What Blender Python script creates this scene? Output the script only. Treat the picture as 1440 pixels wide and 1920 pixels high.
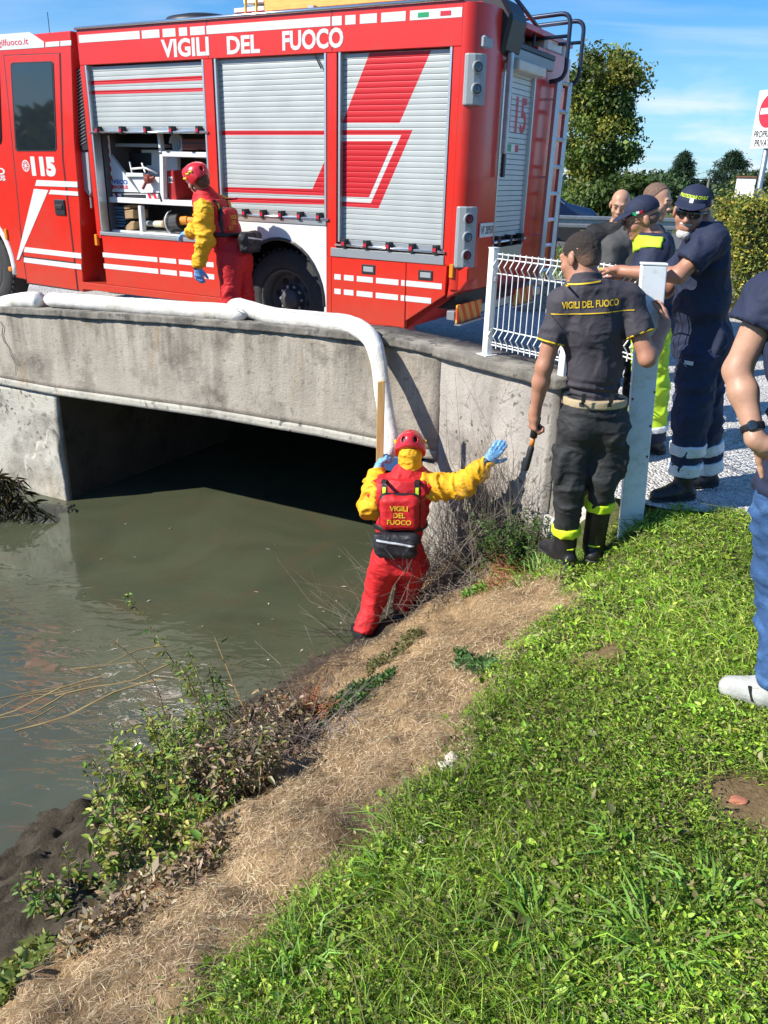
import bpy, bmesh, math, random
import numpy as np
from mathutils import Matrix, Vector
sc=bpy.context.scene
COL=sc.collection
for o in list(bpy.data.objects): bpy.data.objects.remove(o)
R_=math.radians
# ------------------------------------------------------------------ camera
FPX=1551.0; CX,CY=720.0,960.0; CAMH=1.75
_dn=np.array([-100.,3800.,1551.]); _dn/=np.linalg.norm(_dn)
_up=-_dn; _fw=np.array([0,0,1.])-_up*_up[2]; _fw/=np.linalg.norm(_fw)
_rt=np.cross(_dn,_fw); CM=np.array([_rt,_fw,_up])
cam=bpy.data.cameras.new('camera'); cam.sensor_fit='HORIZONTAL'; cam.sensor_width=36; cam.lens=36*FPX/1440
cam.clip_start=.05; cam.clip_end=3000
camo=bpy.data.objects.new('camera',cam); COL.objects.link(camo)
_m=Matrix(((CM[0][0],-CM[0][1],-CM[0][2]),(CM[1][0],-CM[1][1],-CM[1][2]),(CM[2][0],-CM[2][1],-CM[2][2])))
camo.matrix_world=Matrix.Translation((0,0,CAMH)) @ _m.to_4x4()
sc.camera=camo
# ------------------------------------------------------------------ sun and sky
SUN_EL=R_(38); SUN_L=np.array([.94,.34]); SUN_L/=np.linalg.norm(SUN_L)
sdir=Vector((SUN_L[0]*math.cos(SUN_EL),SUN_L[1]*math.cos(SUN_EL),-math.sin(SUN_EL)))
sl=bpy.data.lights.new('sun','SUN'); sl.energy=5.0; sl.angle=R_(.55); sl.color=(1.0,.945,.85)
so=bpy.data.objects.new('sun',sl); COL.objects.link(so); so.rotation_euler=sdir.to_track_quat('-Z','Y').to_euler(); so.location=(-20,-10,30)
w=bpy.data.worlds.new('World'); sc.world=w; w.use_nodes=True
nt=w.node_tree; N=nt.nodes; L=nt.links
for n in list(N): N.remove(n)
out=N.new('ShaderNodeOutputWorld'); bg=N.new('ShaderNodeBackground'); bg.inputs[1].default_value=.10
sky=N.new('ShaderNodeTexSky'); sky.sky_type='NISHITA'; sky.sun_disc=False; sky.sun_elevation=SUN_EL
sky.sun_rotation=math.atan2(-SUN_L[0],-SUN_L[1]); sky.air_density=1.0; sky.dust_density=.25; sky.ozone_density=2.2
# thin cirrus wisps, laid out by view direction over the whole dome
tc=N.new('ShaderNodeTexCoord'); sep=N.new('ShaderNodeSeparateXYZ'); L.new(tc.outputs['Generated'],sep.inputs[0])
def wmath(op,a,b=None):
    n=N.new('ShaderNodeMath'); n.operation=op
    for i,v in enumerate((a,b)):
        if v is None: continue
        if isinstance(v,(int,float)): n.inputs[i].default_value=v
        else: L.new(v,n.inputs[i])
    return n.outputs[0]
zz=wmath('ADD',wmath('MAXIMUM',sep.outputs[2],0.0),.10)
cmb=N.new('ShaderNodeCombineXYZ'); L.new(wmath('DIVIDE',sep.outputs[0],zz),cmb.inputs[0]); L.new(wmath('DIVIDE',sep.outputs[1],zz),cmb.inputs[1])
mp=N.new('ShaderNodeMapping'); mp.inputs['Rotation'].default_value=(0,0,R_(10)); mp.inputs['Scale'].default_value=(.55,1.9,1); L.new(cmb.outputs[0],mp.inputs[0])
nz=N.new('ShaderNodeTexNoise'); nz.inputs['Scale'].default_value=.9; nz.inputs['Detail'].default_value=8; nz.inputs['Distortion'].default_value=.5; L.new(mp.outputs[0],nz.inputs['Vector'])
rp=N.new('ShaderNodeValToRGB'); rp.color_ramp.elements[0].position=.5; rp.color_ramp.elements[1].position=.85; L.new(nz.outputs[0],rp.inputs[0])
# low cumulus bank near the horizon all round
nz2=N.new('ShaderNodeTexNoise'); nz2.inputs['Scale'].default_value=9; nz2.inputs['Detail'].default_value=7
mp2=N.new('ShaderNodeMapping'); mp2.inputs['Scale'].default_value=(1,1,3.2); L.new(tc.outputs['Generated'],mp2.inputs[0]); L.new(mp2.outputs[0],nz2.inputs['Vector'])
rp2=N.new('ShaderNodeValToRGB'); rp2.color_ramp.elements[0].position=.48; rp2.color_ramp.elements[1].position=.66; L.new(nz2.outputs[0],rp2.inputs[0])
mr=N.new('ShaderNodeMapRange'); mr.inputs['From Min'].default_value=.13; mr.inputs['From Max'].default_value=.03; L.new(sep.outputs[2],mr.inputs['Value'])
low=wmath('MULTIPLY',wmath('MULTIPLY',rp2.outputs[0],mr.outputs[0]),.8)
hz=N.new('ShaderNodeMapRange'); hz.inputs['From Min'].default_value=.16; hz.inputs['From Max'].default_value=0; hz.inputs['To Max'].default_value=.35; L.new(sep.outputs[2],hz.inputs['Value'])
fac=wmath('MINIMUM',wmath('ADD',wmath('ADD',wmath('MULTIPLY',rp.outputs[0],.45),low),hz.outputs[0]),1.0)
mx=N.new('ShaderNodeMixRGB'); L.new(fac,mx.inputs[0]); 
tint=N.new('ShaderNodeMixRGB'); tint.blend_type='MULTIPLY'; tint.inputs[0].default_value=1; tint.inputs[2].default_value=(.34,.74,1.12,1); L.new(sky.outputs[0],tint.inputs[1])
L.new(tint.outputs[0],mx.inputs[1]); mx.inputs[2].default_value=(6.0,6.7,7.6,1)
L.new(mx.outputs[0],bg.inputs[0]); L.new(bg.outputs[0],out.inputs[0])
sc.view_settings.view_transform='Standard'; sc.view_settings.look='None'; sc.view_settings.exposure=0.6; sc.view_settings.gamma=1
sc.view_settings.use_curve_mapping=False
sc.render.engine='CYCLES'; sc.cycles.use_denoising=True; sc.cycles.max_bounces=8; sc.cycles.transparent_max_bounces=12
sc.cycles.caustics_reflective=False; sc.cycles.caustics_refractive=False; sc.cycles.sample_clamp_indirect=6
# ------------------------------------------------------------------ photo measurement helpers (pixel -> point on a real plane)
CP=np.array([0,0,CAMH])
def ray(x,y): return CM@np.array([x-CX,y-CY,FPX])
def atz(x,y,z): r=ray(x,y); return CP+r*((z-CAMH)/r[2])
def aty(x,y,Y): r=ray(x,y); return CP+r*(Y/r[1])
def atpl(x,y,p,n): r=ray(x,y); n=np.asarray(n,float); return CP+r*(np.dot(np.asarray(p)-CP,n)/np.dot(r,n))
V=lambda *a: np.array(a,float)
def nrm(v): v=np.asarray(v,float); return v/(np.linalg.norm(v)+1e-12)
TD=V(-.876,.483,0); TD/=np.linalg.norm(TD); TN=V(-.483,-.876,0); TN/=np.linalg.norm(TN)   # along / out of the truck's side
rng=np.random.default_rng(7); random.seed(7)
# ------------------------------------------------------------------ objects
def tag(o,label=None,cat=None,group=None,kind=None):
    if label: o['label']=label
    if cat: o['category']=cat
    if group: o['group']=group
    if kind: o['kind']=kind
    return o
def empty(name,loc=(0,0,0),label=None,cat=None,group=None,kind=None,mw=None,parent=None):
    o=bpy.data.objects.new(name,None); COL.objects.link(o); o.empty_display_size=.1
    if mw is not None: o.matrix_world=mw
    else: o.location=loc
    if parent: o.parent=parent
    return tag(o,label,cat,group,kind)
def obj(name,me,mat=None,parent=None,loc=None,smooth=None,**k):
    if isinstance(me,bmesh.types.BMesh):
        b=me; me=bpy.data.meshes.new(name); b.to_mesh(me); b.free()
    o=bpy.data.objects.new(name,me); COL.objects.link(o)
    if mat is not None:
        me.materials.clear()
        for m in (mat if isinstance(mat,(list,tuple)) else [mat]): me.materials.append(m)
    if parent: o.parent=parent
    if loc is not None: o.location=loc
    if smooth is not None: me.polygons.foreach_set('use_smooth',[smooth]*len(me.polygons))
    return tag(o,**k)
def mesh_np(name,v,f,uv=None,col=None,smooth=False):
    """v (n,3), f list of index arrays (m,k)"""
    if isinstance(f,np.ndarray): f=[f]
    me=bpy.data.meshes.new(name); v=np.ascontiguousarray(v,np.float32)
    me.vertices.add(len(v)); me.vertices.foreach_set('co',v.ravel())
    nl=sum(a.size for a in f); npoly=sum(len(a) for a in f)
    me.loops.add(nl); me.polygons.add(npoly)
    li=np.concatenate([a.ravel() for a in f]).astype(np.int32)
    tot=np.concatenate([np.full(len(a),a.shape[1]) for a in f]).astype(np.int32)
    st=np.concatenate([[0],np.cumsum(tot)[:-1]]).astype(np.int32)
    me.loops.foreach_set('vertex_index',li); me.polygons.foreach_set('loop_start',st)
    try: me.polygons.foreach_set('loop_total',tot)
    except Exception: pass
    if smooth: me.polygons.foreach_set('use_smooth',np.ones(npoly,bool))
    me.update(calc_edges=True)
    if col is not None:
        ca=me.color_attributes.new('Col','FLOAT_COLOR','POINT')
        c=np.ones((len(v),4),np.float32); c[:,:3]=col; ca.data.foreach_set('color',c.ravel())
    return me
class MB:
    def __init__(s): s.v=[]; s.f=[]
    def add(s,vs,fs):
        n=len(s.v); s.v+= [tuple(map(float,p)) for p in vs]; s.f+=[tuple(i+n for i in f) for f in fs]; return s
    def box(s,a,b,M=None):
        (x0,y0,z0),(x1,y1,z1)=a,b
        vs=[(x0,y0,z0),(x1,y0,z0),(x1,y1,z0),(x0,y1,z0),(x0,y0,z1),(x1,y0,z1),(x1,y1,z1),(x0,y1,z1)]
        if M is not None: vs=[tuple(M@Vector(p)) for p in vs]
        return s.add(vs,[(0,3,2,1),(4,5,6,7),(0,1,5,4),(1,2,6,5),(2,3,7,6),(3,0,4,7)])
    def prism(s,pts,y0,y1):
        """polygon in (x,z) drawn out from y0 to y1"""
        n=len(pts); vs=[(x,y0,z) for x,z in pts]+[(x,y1,z) for x,z in pts]
        return s.add(vs,[tuple(range(n)),tuple(range(2*n-1,n-1,-1))]+[(i,i+n,(i+1)%n+n,(i+1)%n) for i in range(n)])
    def prismz(s,pts,z0,z1):
        n=len(pts); vs=[(x,y,z0) for x,y in pts]+[(x,y,z1) for x,y in pts]
        return s.add(vs,[tuple(range(n)),tuple(range(2*n-1,n-1,-1))]+[(i,i+n,(i+1)%n+n,(i+1)%n) for i in range(n)])
    def tube(s,path,r,seg=8,cap=True,flat=1.0,up=(0,0,1)):
        P=[np.asarray(p,float) for p in path]; n=len(P); r=[r]*n if np.isscalar(r) else list(r)
        base=len(s.v); prev=None
        for i in range(n):
            d=nrm(P[min(i+1,n-1)]-P[max(i-1,0)])
            if prev is None:
                a=np.cross(d,up); 
                if np.linalg.norm(a)<1e-3: a=np.cross(d,(1,0,0))
            else: a=prev-d*np.dot(prev,d)
            a=nrm(a); b=np.cross(d,a); prev=a
            for k in range(seg):
                t=2*math.pi*k/seg; s.v.append(tuple(P[i]+r[i]*(a*math.cos(t)+b*math.sin(t)*flat)))
        for i in range(n-1):
            for k in range(seg):
                k2=(k+1)%seg; s.f.append((base+i*seg+k,base+i*seg+k2,base+(i+1)*seg+k2,base+(i+1)*seg+k))
        if cap: s.f.append(tuple(base+k for k in range(seg))[::-1]); s.f.append(tuple(base+(n-1)*seg+k for k in range(seg)))
        return s
    def lathe(s,prof,seg=24,M=None,cap=True):
        """prof [(r,h)] round z, then M"""
        base=len(s.v)
        for r,h in prof:
            for k in range(seg):
                t=2*math.pi*k/seg; p=Vector((r*math.cos(t),r*math.sin(t),h)); s.v.append(tuple(M@p if M is not None else p))
        for i in range(len(prof)-1):
            for k in range(seg):
                k2=(k+1)%seg; s.f.append((base+i*seg+k,base+i*seg+k2,base+(i+1)*seg+k2,base+(i+1)*seg+k))
        if cap: s.f.append(tuple(base+k for k in range(seg))[::-1]); s.f.append(tuple(base+(len(prof)-1)*seg+k for k in range(seg)))
        return s
    def bm(s):
        b=bmesh.new(); vs=[b.verts.new(p) for p in s.v]
        for f in s.f:
            try: b.faces.new([vs[i] for i in f])
            except ValueError: pass
        bmesh.ops.recalc_face_normals(b,faces=b.faces); return b
    def build(s,name,mat=None,parent=None,bevel=0,smooth=None,seg=1,**k):
        b=s.bm()
        if bevel:
            es=[e for e in b.edges if len(e.link_faces)==2 and e.calc_face_angle(0)>.5]
            bmesh.ops.bevel(b,geom=es,offset=bevel,segments=seg,affect='EDGES',profile=.5,clamp_overlap=True)
        return obj(name,b,mat,parent,smooth=smooth,**k)
def text_mesh(txt,size,ext=.002,bold=0.0,xs=1.0,space=1.0,align='LEFT',lines=1.0):
    c=bpy.data.curves.new('text','FONT'); c.body=txt; c.size=size; c.extrude=ext; c.offset=bold; c.align_x=align; c.space_character=space; c.space_line=lines
    c.resolution_u=3
    o=bpy.data.objects.new('text',c); COL.objects.link(o)
    dg=bpy.context.evaluated_depsgraph_get(); me=bpy.data.meshes.new_from_object(o.evaluated_get(dg))
    bpy.data.objects.remove(o); bpy.data.curves.remove(c)
    if xs!=1: 
        me.transform(Matrix.Diagonal((xs,1,1,1)))
    return me
# ------------------------------------------------------------------ materials
MATS={}
def nodes(name):
    m=bpy.data.materials.new(name); m.use_nodes=True; return m,m.node_tree.nodes,m.node_tree.links,m.node_tree.nodes['Principled BSDF']
def mat(name,col,rough=.5,metal=0.,var=.12,vs=6.,bump=0.,bs=60.,coat=0.,sss=0.,emit=0.,trans=0.,attr=False,spec=.5,stretch=(1,1,1),dirt=None,dscale=3.,bdist=.01,sheen=0.,bdis=0.):
    if name in MATS: return MATS[name]
    m,N,L,P=nodes(name); MATS[name]=m
    P.inputs['Roughness'].default_value=rough; P.inputs['Metallic'].default_value=metal; P.inputs['Specular IOR Level'].default_value=spec
    if coat: P.inputs['Coat Weight'].default_value=coat; P.inputs['Coat Roughness'].default_value=.04
    if sss: P.inputs['Subsurface Weight'].default_value=sss; P.inputs['Subsurface Radius'].default_value=(.02,.008,.004); P.inputs['Subsurface Scale'].default_value=.3
    if trans: P.inputs['Transmission Weight'].default_value=trans
    if sheen: P.inputs['Sheen Weight'].default_value=sheen
    tc=N.new('ShaderNodeTexCoord'); mp=N.new('ShaderNodeMapping'); mp.inputs['Scale'].default_value=stretch; L.new(tc.outputs['Object'],mp.inputs[0])
    n=N.new('ShaderNodeTexNoise'); n.inputs['Scale'].default_value=vs; n.inputs['Detail'].default_value=5; n.inputs['Roughness'].default_value=.62; L.new(mp.outputs[0],n.inputs['Vector'])
    mr=N.new('ShaderNodeMapRange'); mr.inputs['From Min'].default_value=.25; mr.inputs['From Max'].default_value=.75; mr.inputs['To Min'].default_value=1-var; mr.inputs['To Max'].default_value=1+var; L.new(n.outputs[0],mr.inputs['Value'])
    mu=N.new('ShaderNodeMixRGB'); mu.blend_type='MULTIPLY'; mu.inputs[0].default_value=1; L.new(mr.outputs[0],mu.inputs[2])
    if attr:
        a=N.new('ShaderNodeAttribute'); a.attribute_name='Col'; L.new(a.outputs['Color'],mu.inputs[1])
    else: mu.inputs[1].default_value=(*col,1)
    cur=mu.outputs[0]
    if dirt:
        d=N.new('ShaderNodeTexNoise'); d.inputs['Scale'].default_value=dscale; d.inputs['Detail'].default_value=8; d.inputs['Roughness'].default_value=.7; L.new(mp.outputs[0],d.inputs['Vector'])
        r=N.new('ShaderNodeValToRGB'); r.color_ramp.elements[0].position=.52; r.color_ramp.elements[1].position=.72; L.new(d.outputs[0],r.inputs[0])
        x=N.new('ShaderNodeMixRGB'); L.new(r.outputs[0],x.inputs[0]); L.new(cur,x.inputs[1]); x.inputs[2].default_value=(*dirt,1); cur=x.outputs[0]
    L.new(cur,P.inputs['Base Color'])
    if emit: P.inputs['Emission Color'].default_value=(*col,1); P.inputs['Emission Strength'].default_value=emit
    if bump:
        n2=N.new('ShaderNodeTexNoise'); n2.inputs['Scale'].default_value=bs; n2.inputs['Detail'].default_value=4; L.new(mp.outputs[0],n2.inputs['Vector']); n2.inputs['Distortion'].default_value=bdis
        b=N.new('ShaderNodeBump'); b.inputs['Strength'].default_value=bump; b.inputs['Distance'].default_value=bdist; L.new(n2.outputs[0],b.inputs['Height']); L.new(b.outputs[0],P.inputs['Normal'])
    return m
M_red=mat('red_paint',(.64,.020,.008),.32,var=.06,coat=.25,bump=.02,bs=2.2,dirt=(.52,.045,.028),dscale=1.6)
_N,_L=M_red.node_tree.nodes,M_red.node_tree.links; _P=_N['Principled BSDF']; _src=_P.inputs['Base Color'].links[0].from_socket      # road grime low on the panels
_tc=_N.new('ShaderNodeTexCoord'); _sx=_N.new('ShaderNodeSeparateXYZ'); _L.new(_tc.outputs['Object'],_sx.inputs[0]); _mr=_N.new('ShaderNodeMapRange'); _mr.inputs['From Min'].default_value=1.05; _mr.inputs['From Max'].default_value=.35; _L.new(_sx.outputs[2],_mr.inputs['Value'])
_nz=_N.new('ShaderNodeTexNoise'); _nz.inputs['Scale'].default_value=5; _nz.inputs['Detail'].default_value=8; _nz.inputs['Roughness'].default_value=.75; _L.new(_tc.outputs['Object'],_nz.inputs['Vector']); _mu=_N.new('ShaderNodeMath'); _mu.operation='MULTIPLY'; _L.new(_mr.outputs[0],_mu.inputs[0]); _L.new(_nz.outputs[0],_mu.inputs[1])
_mx=_N.new('ShaderNodeMixRGB'); _L.new(_mu.outputs[0],_mx.inputs[0]); _L.new(_src,_mx.inputs[1]); _mx.inputs[2].default_value=(.36,.10,.06,1); _L.new(_mx.outputs[0],_P.inputs['Base Color'])
M_white=mat('white_paint',(.72,.72,.70),.42,var=.05,dirt=(.62,.60,.55),dscale=5)
M_retro=mat('white_reflective_tape',(.62,.64,.62),.35,var=.06,vs=30)
M_alu=mat('brushed_aluminium',(.60,.62,.62),.32,.75,var=.08,vs=20,stretch=(1,1,8))
M_slat=mat('silver_slat',(.55,.58,.57),.45,.25,var=.06,vs=8)
M_dark=mat('dark_rubber',(.012,.013,.014),.6,var=.3)
M_black=mat('black_plastic',(.018,.019,.021),.45,var=.2)
M_tyre=mat('tyre_rubber',(.028,.028,.028),.75,var=.35,vs=14,bump=.3,bs=40)
M_steel=mat('galvanised_steel',(.42,.44,.45),.42,.7,var=.18,vs=12)
M_grey=mat('grey_plastic',(.30,.33,.34),.45,var=.1)
M_orange=mat('orange_lens',(.75,.24,.02),.25,var=.1)
M_glassdark=mat('dark_glass',(.015,.02,.025),.03,var=.1,spec=.9)
M_chrome=mat('polished_trim',(.75,.76,.76),.18,.9,var=.05)
M_blue=mat('blue_print',(.02,.08,.35),.4)
M_green=mat('green_print',(.0,.30,.10),.4)
M_redp=mat('red_print',(.55,.01,.03),.4,var=.05)
M_bluelens=mat('blue_lens',(.03,.20,.50),.12,var=.1)
M_yellowp=mat('yellow_print',(.72,.42,.04),.5)
# ================================================================== noise
_perm=np.random.default_rng(11).random((64,64,64)).astype(np.float32)
def vnoise(P,f=1.0):
    P=np.asarray(P,np.float32)*f; i=np.floor(P).astype(np.int64); t=P-i; t=t*t*(3-2*t); i&=63; j=(i+1)&63
    x0,y0,z0=i[:,0],i[:,1],i[:,2]; x1,y1,z1=j[:,0],j[:,1],j[:,2]; tx,ty,tz=t[:,0],t[:,1],t[:,2]
    a=_perm[x0,y0,z0]*(1-tx)+_perm[x1,y0,z0]*tx; b=_perm[x0,y1,z0]*(1-tx)+_perm[x1,y1,z0]*tx
    c=_perm[x0,y0,z1]*(1-tx)+_perm[x1,y0,z1]*tx; d=_perm[x0,y1,z1]*(1-tx)+_perm[x1,y1,z1]*tx
    return (a*(1-ty)+b*ty)*(1-tz)+(c*(1-ty)+d*ty)*tz-.5
def fbm(P,f=1.0,o=4):
    s=0; a=1
    for k in range(o): s=s+a*vnoise(np.asarray(P)+k*7.3,f*2**k); a*=.5
    return s
def sm(x,a,b):
    t=np.clip((x-a)/(b-a),0,1); return t*t*(3-2*t)
# ================================================================== ground
WATER=-1.5
P0=V(-3.298,8.031,0); BEND=V(.393,5.996,0); WEND=V(1.07,5.19,0)
_PS=[-16,-12,-9.2,-8.2,-6,-4.6,-3.9,-3.45,-3.2,-2.9,-2.4,-1.9,-1.5,-1.1,-.6,3]
_PZ=[0,-.2,-1.4,-2.2,-2.5,-2.15,-1.78,-1.5,-1.36,-1.17,-.85,-.52,-.26,-.09,0,0]
def bank(x,y):
    s=.79*x-.61*y; a=.61*x+.79*y
    return s,a
def Hn(x,y,detail=True):
    x=np.asarray(x,float); y=np.asarray(y,float)
    s,a=bank(x,y); s2=s+.55*sm(a,4.0,5.2)*sm(s,-4.2,-3.0)
    z=np.interp(s2,_PS,_PZ)
    pl=sm(x,1.15,1.75)*sm(y,3.2,4.2); z=z*(1-pl)
    if detail:
        P=np.stack([x,y,np.zeros_like(x)],-1).reshape(-1,3); sh=x.shape
        n1=fbm(P,1.3,3).reshape(sh); n2=fbm(P+5,6.,3).reshape(sh); n3=fbm(P+9,22.,2).reshape(sh)
        near=np.clip(1-(np.abs(y)-8)/20,0,1)
        slope=sm(s,-4.2,-2.6)*(1-sm(s,-1.4,-.7))*(1-pl); mud=sm(s,-4.6,-3.6)*(1-sm(s,-2.7,-2.1))*(1-sm(a,2.2,3.4))
        z=z+near*(.05*n1*(1-pl)*(1-sm(s,-1.2,-.6)*.5)+slope*(.10*n2+.03*n3)+mud*(.09*n2+.05*n3+.03*fbm(P+2,55.,2).reshape(sh))+.012*n2*(1-pl))
        # rounded lip of the thatch mound, and the burrow in it
        z=z-.11*np.exp(-(((x-.46)/.075)**2+((y-3.40)/.085)**2))+.06*np.exp(-(((x-.34)/.13)**2+((y-3.32)/.14)**2))
        z=z+.10*np.exp(-(((x-.86)/.35)**2+((y-4.3)/.35)**2))
    # behind the walls
    px,py=x-P0[0],y-P0[1]; u=px*TD[0]+py*TD[1]; e=-(px*TN[0]+py*TN[1])
    dB=nrm(WEND-BEND); eB=(x-BEND[0])*(-dB[1])+(y-BEND[1])*dB[0]
    behind=np.where(u>-4.22,e>.2,(eB>.15)&(y>BEND[1]-.9)&(x<1.4))|((x>1.2)&(e>.0))
    chan=((u<.06)&(u>-4.2)&(e>.12)&(e<9.3))|(behind&(u<2.6)&(u>-5.6)&(e>.15)&(e<9.3))
    z=np.where(behind&~chan,-.04,z); z=np.where(chan,-2.35,z)
    return z
def H(x,y): return float(Hn(np.array([x]),np.array([y]))[0])
def hit(px,py):
    r=ray(px,py); ts=np.linspace(.0005,.012,6000); P=CP+r*ts[:,None]; g=P[:,2]-Hn(P[:,0],P[:,1]); i=int(np.argmax(g<0)); return P[i]
def axis(lo,hi,st,far,g=1.25):
    m=np.arange(lo,hi+1e-6,st); r=[hi]; d=st
    while r[-1]<far: d*=g; r.append(r[-1]+d)
    l=[lo]; d=st
    while l[-1]>-far: d*=g; l.append(l[-1]-d)
    return np.concatenate([l[:0:-1],m,r[1:]])
def lawn_mask(x,y):
    s,a=bank(x,y); P=np.stack([x,y,0*x],-1).reshape(-1,3)
    edge=np.interp(a,[.5,.9,1.3,1.7,2.05,2.4,2.95,3.5,3.85,4.2,4.8],[-1.12,-1.16,-1.22,-1.27,-1.22,-1.36,-1.56,-1.50,-1.78,-2.0,-2.3])
    return (s-edge+.14*fbm(P,4.,3).reshape(np.shape(x)))
xs=axis(-2.6,3.0,.03,700); ys=axis(.6,6.8,.03,1100)
X,Y=np.meshgrid(xs,ys,indexing='ij'); Z=Hn(X,Y)
Z=np.where(Y>14,np.where(Y>20,-.1,-.04),Z)
nx,ny=X.shape; idx=np.arange(nx*ny).reshape(nx,ny)
F=np.stack([idx[:-1,:-1],idx[1:,:-1],idx[1:,1:],idx[:-1,1:]],-1).reshape(-1,4)
S_,A_=bank(X,Y); lm=np.clip(lawn_mask(X,Y)*9+.5,0,1); lm=np.where((Y>9)|(X>1.6),1,lm)
for bx,by,br in ((1.13,2.02,.19),(1.22,1.62,.22),(.92,3.02,.12)): lm=np.where((X-bx)**2+(Y-by)**2<br*br*(1+.8*vnoise(np.stack([X,Y,0*X],-1).reshape(-1,3),9).reshape(X.shape)),.15,lm)
mudm=np.clip((np.interp(A_,[.6,.76,1.22,1.62,2.26,3,4,5],[-1.95,-1.95,-2.05,-2.2,-2.5,-2.85,-3.05,-3.1])-S_+.45*fbm(np.stack([X,Y,0*X],-1).reshape(-1,3),3.,3).reshape(X.shape))*5,0,1)
colr=np.stack([lm,mudm,np.zeros_like(lm)],-1).reshape(-1,3)
me=mesh_np('ground',np.stack([X,Y,Z],-1).reshape(-1,3),F,col=colr,smooth=True)
def ground_mat():
    m,N,L,P=nodes('ground_soil'); P.inputs['Roughness'].default_value=.95; P.inputs['Specular IOR Level'].default_value=.15
    tc=N.new('ShaderNodeTexCoord'); at=N.new('ShaderNodeAttribute'); at.attribute_name='Col'; sp=N.new('ShaderNodeSeparateColor'); L.new(at.outputs['Color'],sp.inputs[0])
    def noise(sc_,det=6,stretch=None,rough=.65):
        n=N.new('ShaderNodeTexNoise'); n.inputs['Scale'].default_value=sc_; n.inputs['Detail'].default_value=det; n.inputs['Roughness'].default_value=rough
        L.new(tc.outputs['Object'],n.inputs['Vector']); return n.outputs[0]
    def ramp(v,stops):
        r=N.new('ShaderNodeValToRGB'); e=r.color_ramp.elements
        while len(e)<len(stops): e.new(.5)
        for i,(p,c) in enumerate(stops): e[i].position=p; e[i].color=(*c,1)
        L.new(v,r.inputs[0]); return r.outputs[0]
    th=ramp(noise(34,8,rough=.8),[(.25,(.18,.12,.065)),(.45,(.36,.25,.14)),(.6,(.48,.35,.205)),(.8,(.58,.45,.29))])
    big=ramp(noise(2.6,5),[(.35,(.50,.46,.42)),(.62,(1.0,.95,.88))])
    mu=N.new('ShaderNodeMixRGB'); mu.blend_type='MULTIPLY'; mu.inputs[0].default_value=1; L.new(th,mu.inputs[1]); L.new(big,mu.inputs[2])
    so=ramp(noise(26,7),[(.3,(.05,.06,.02)),(.5,(.09,.10,.035)),(.75,(.19,.16,.08))])
    mdc=ramp(noise(9,8,rough=.7),[(.3,(.035,.03,.022)),(.55,(.085,.07,.05)),(.75,(.16,.13,.095))])
    a=N.new('ShaderNodeMixRGB'); L.new(sp.outputs[1],a.inputs[0]); L.new(mu.outputs[0],a.inputs[1]); L.new(mdc,a.inputs[2])
    b=N.new('ShaderNodeMixRGB'); L.new(sp.outputs[0],b.inputs[0]); L.new(a.outputs[0],b.inputs[1]); L.new(so,b.inputs[2])
    L.new(b.outputs[0],P.inputs['Base Color'])
    bu=N.new('ShaderNodeBump'); bu.inputs['Strength'].default_value=.9; bu.inputs['Distance'].default_value=.02; L.new(noise(75,5,rough=.75),bu.inputs['Height']); L.new(bu.outputs[0],P.inputs['Normal'])
    return m
obj('ground',me,ground_mat(),kind='structure')
# ---- gravel yard behind the walls
def gravel_mat(name,c1,c2,c3,scale):
    m,N,L,P=nodes(name); P.inputs['Roughness'].default_value=.85
    tc=N.new('ShaderNodeTexCoord'); v=N.new('ShaderNodeTexVoronoi'); v.inputs['Scale'].default_value=scale; L.new(tc.outputs['Object'],v.inputs['Vector'])
    sp=N.new('ShaderNodeSeparateColor'); L.new(v.outputs['Color'],sp.inputs[0])
    r=N.new('ShaderNodeValToRGB'); e=r.color_ramp.elements; e.new(.5)
    for i,(p,c) in enumerate(((.1,c1),(.5,c2),(.95,c3))): e[i].position=p; e[i].color=(*c,1)
    L.new(sp.outputs[0],r.inputs[0])
    n=N.new('ShaderNodeTexNoise'); n.inputs['Scale'].default_value=1.4; n.inputs['Detail'].default_value=6; L.new(tc.outputs['Object'],n.inputs['Vector'])
    mr=N.new('ShaderNodeMapRange'); mr.inputs['To Min'].default_value=.55; mr.inputs['To Max'].default_value=1.3; L.new(n.outputs[0],mr.inputs['Value'])
    mu=N.new('ShaderNodeMixRGB'); mu.blend_type='MULTIPLY'; mu.inputs[0].default_value=1; L.new(r.outputs[0],mu.inputs[1]); L.new(mr.outputs[0],mu.inputs[2]); L.new(mu.outputs[0],P.inputs['Base Color'])
    b=N.new('ShaderNodeBump'); b.inputs['Strength'].default_value=1; b.inputs['Distance'].default_value=.02; b.invert=True; L.new(v.outputs['Distance'],b.inputs['Height']); L.new(b.outputs[0],P.inputs['Normal'])
    return m
M_gravel=gravel_mat('pale_gravel',(.40,.385,.36),(.62,.60,.565),(.78,.76,.72),55)
wl=P0+TD*9-TN*.3; wb=BEND-TN*.25
gy=[tuple(wl[:2]),tuple(wb[:2]),(WEND[0]+.22,WEND[1]+.1),(1.30,4.62),(1.62,4.42),(2.1,4.36),(2.7,4.40),(3.6,4.30),(6,4.1),(14,4.2),(14,15.5),(-14,23)]
gb=bmesh.new(); vs=[gb.verts.new((x,y,.012)) for x,y in gy]; gb.faces.new(vs); bmesh.ops.triangulate(gb,faces=gb.faces)
obj('gravel_yard',gb,M_gravel,kind='structure')
# ---- far road
M_asph=mat('asphalt',(.10,.10,.105),.85,var=.2,vs=3,bump=.3,bs=90)
rb=MB(); rb.box((-60,23.2,-.06),(90,31,.06)); obj('road',rb.bm(),M_asph,kind='structure')
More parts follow.
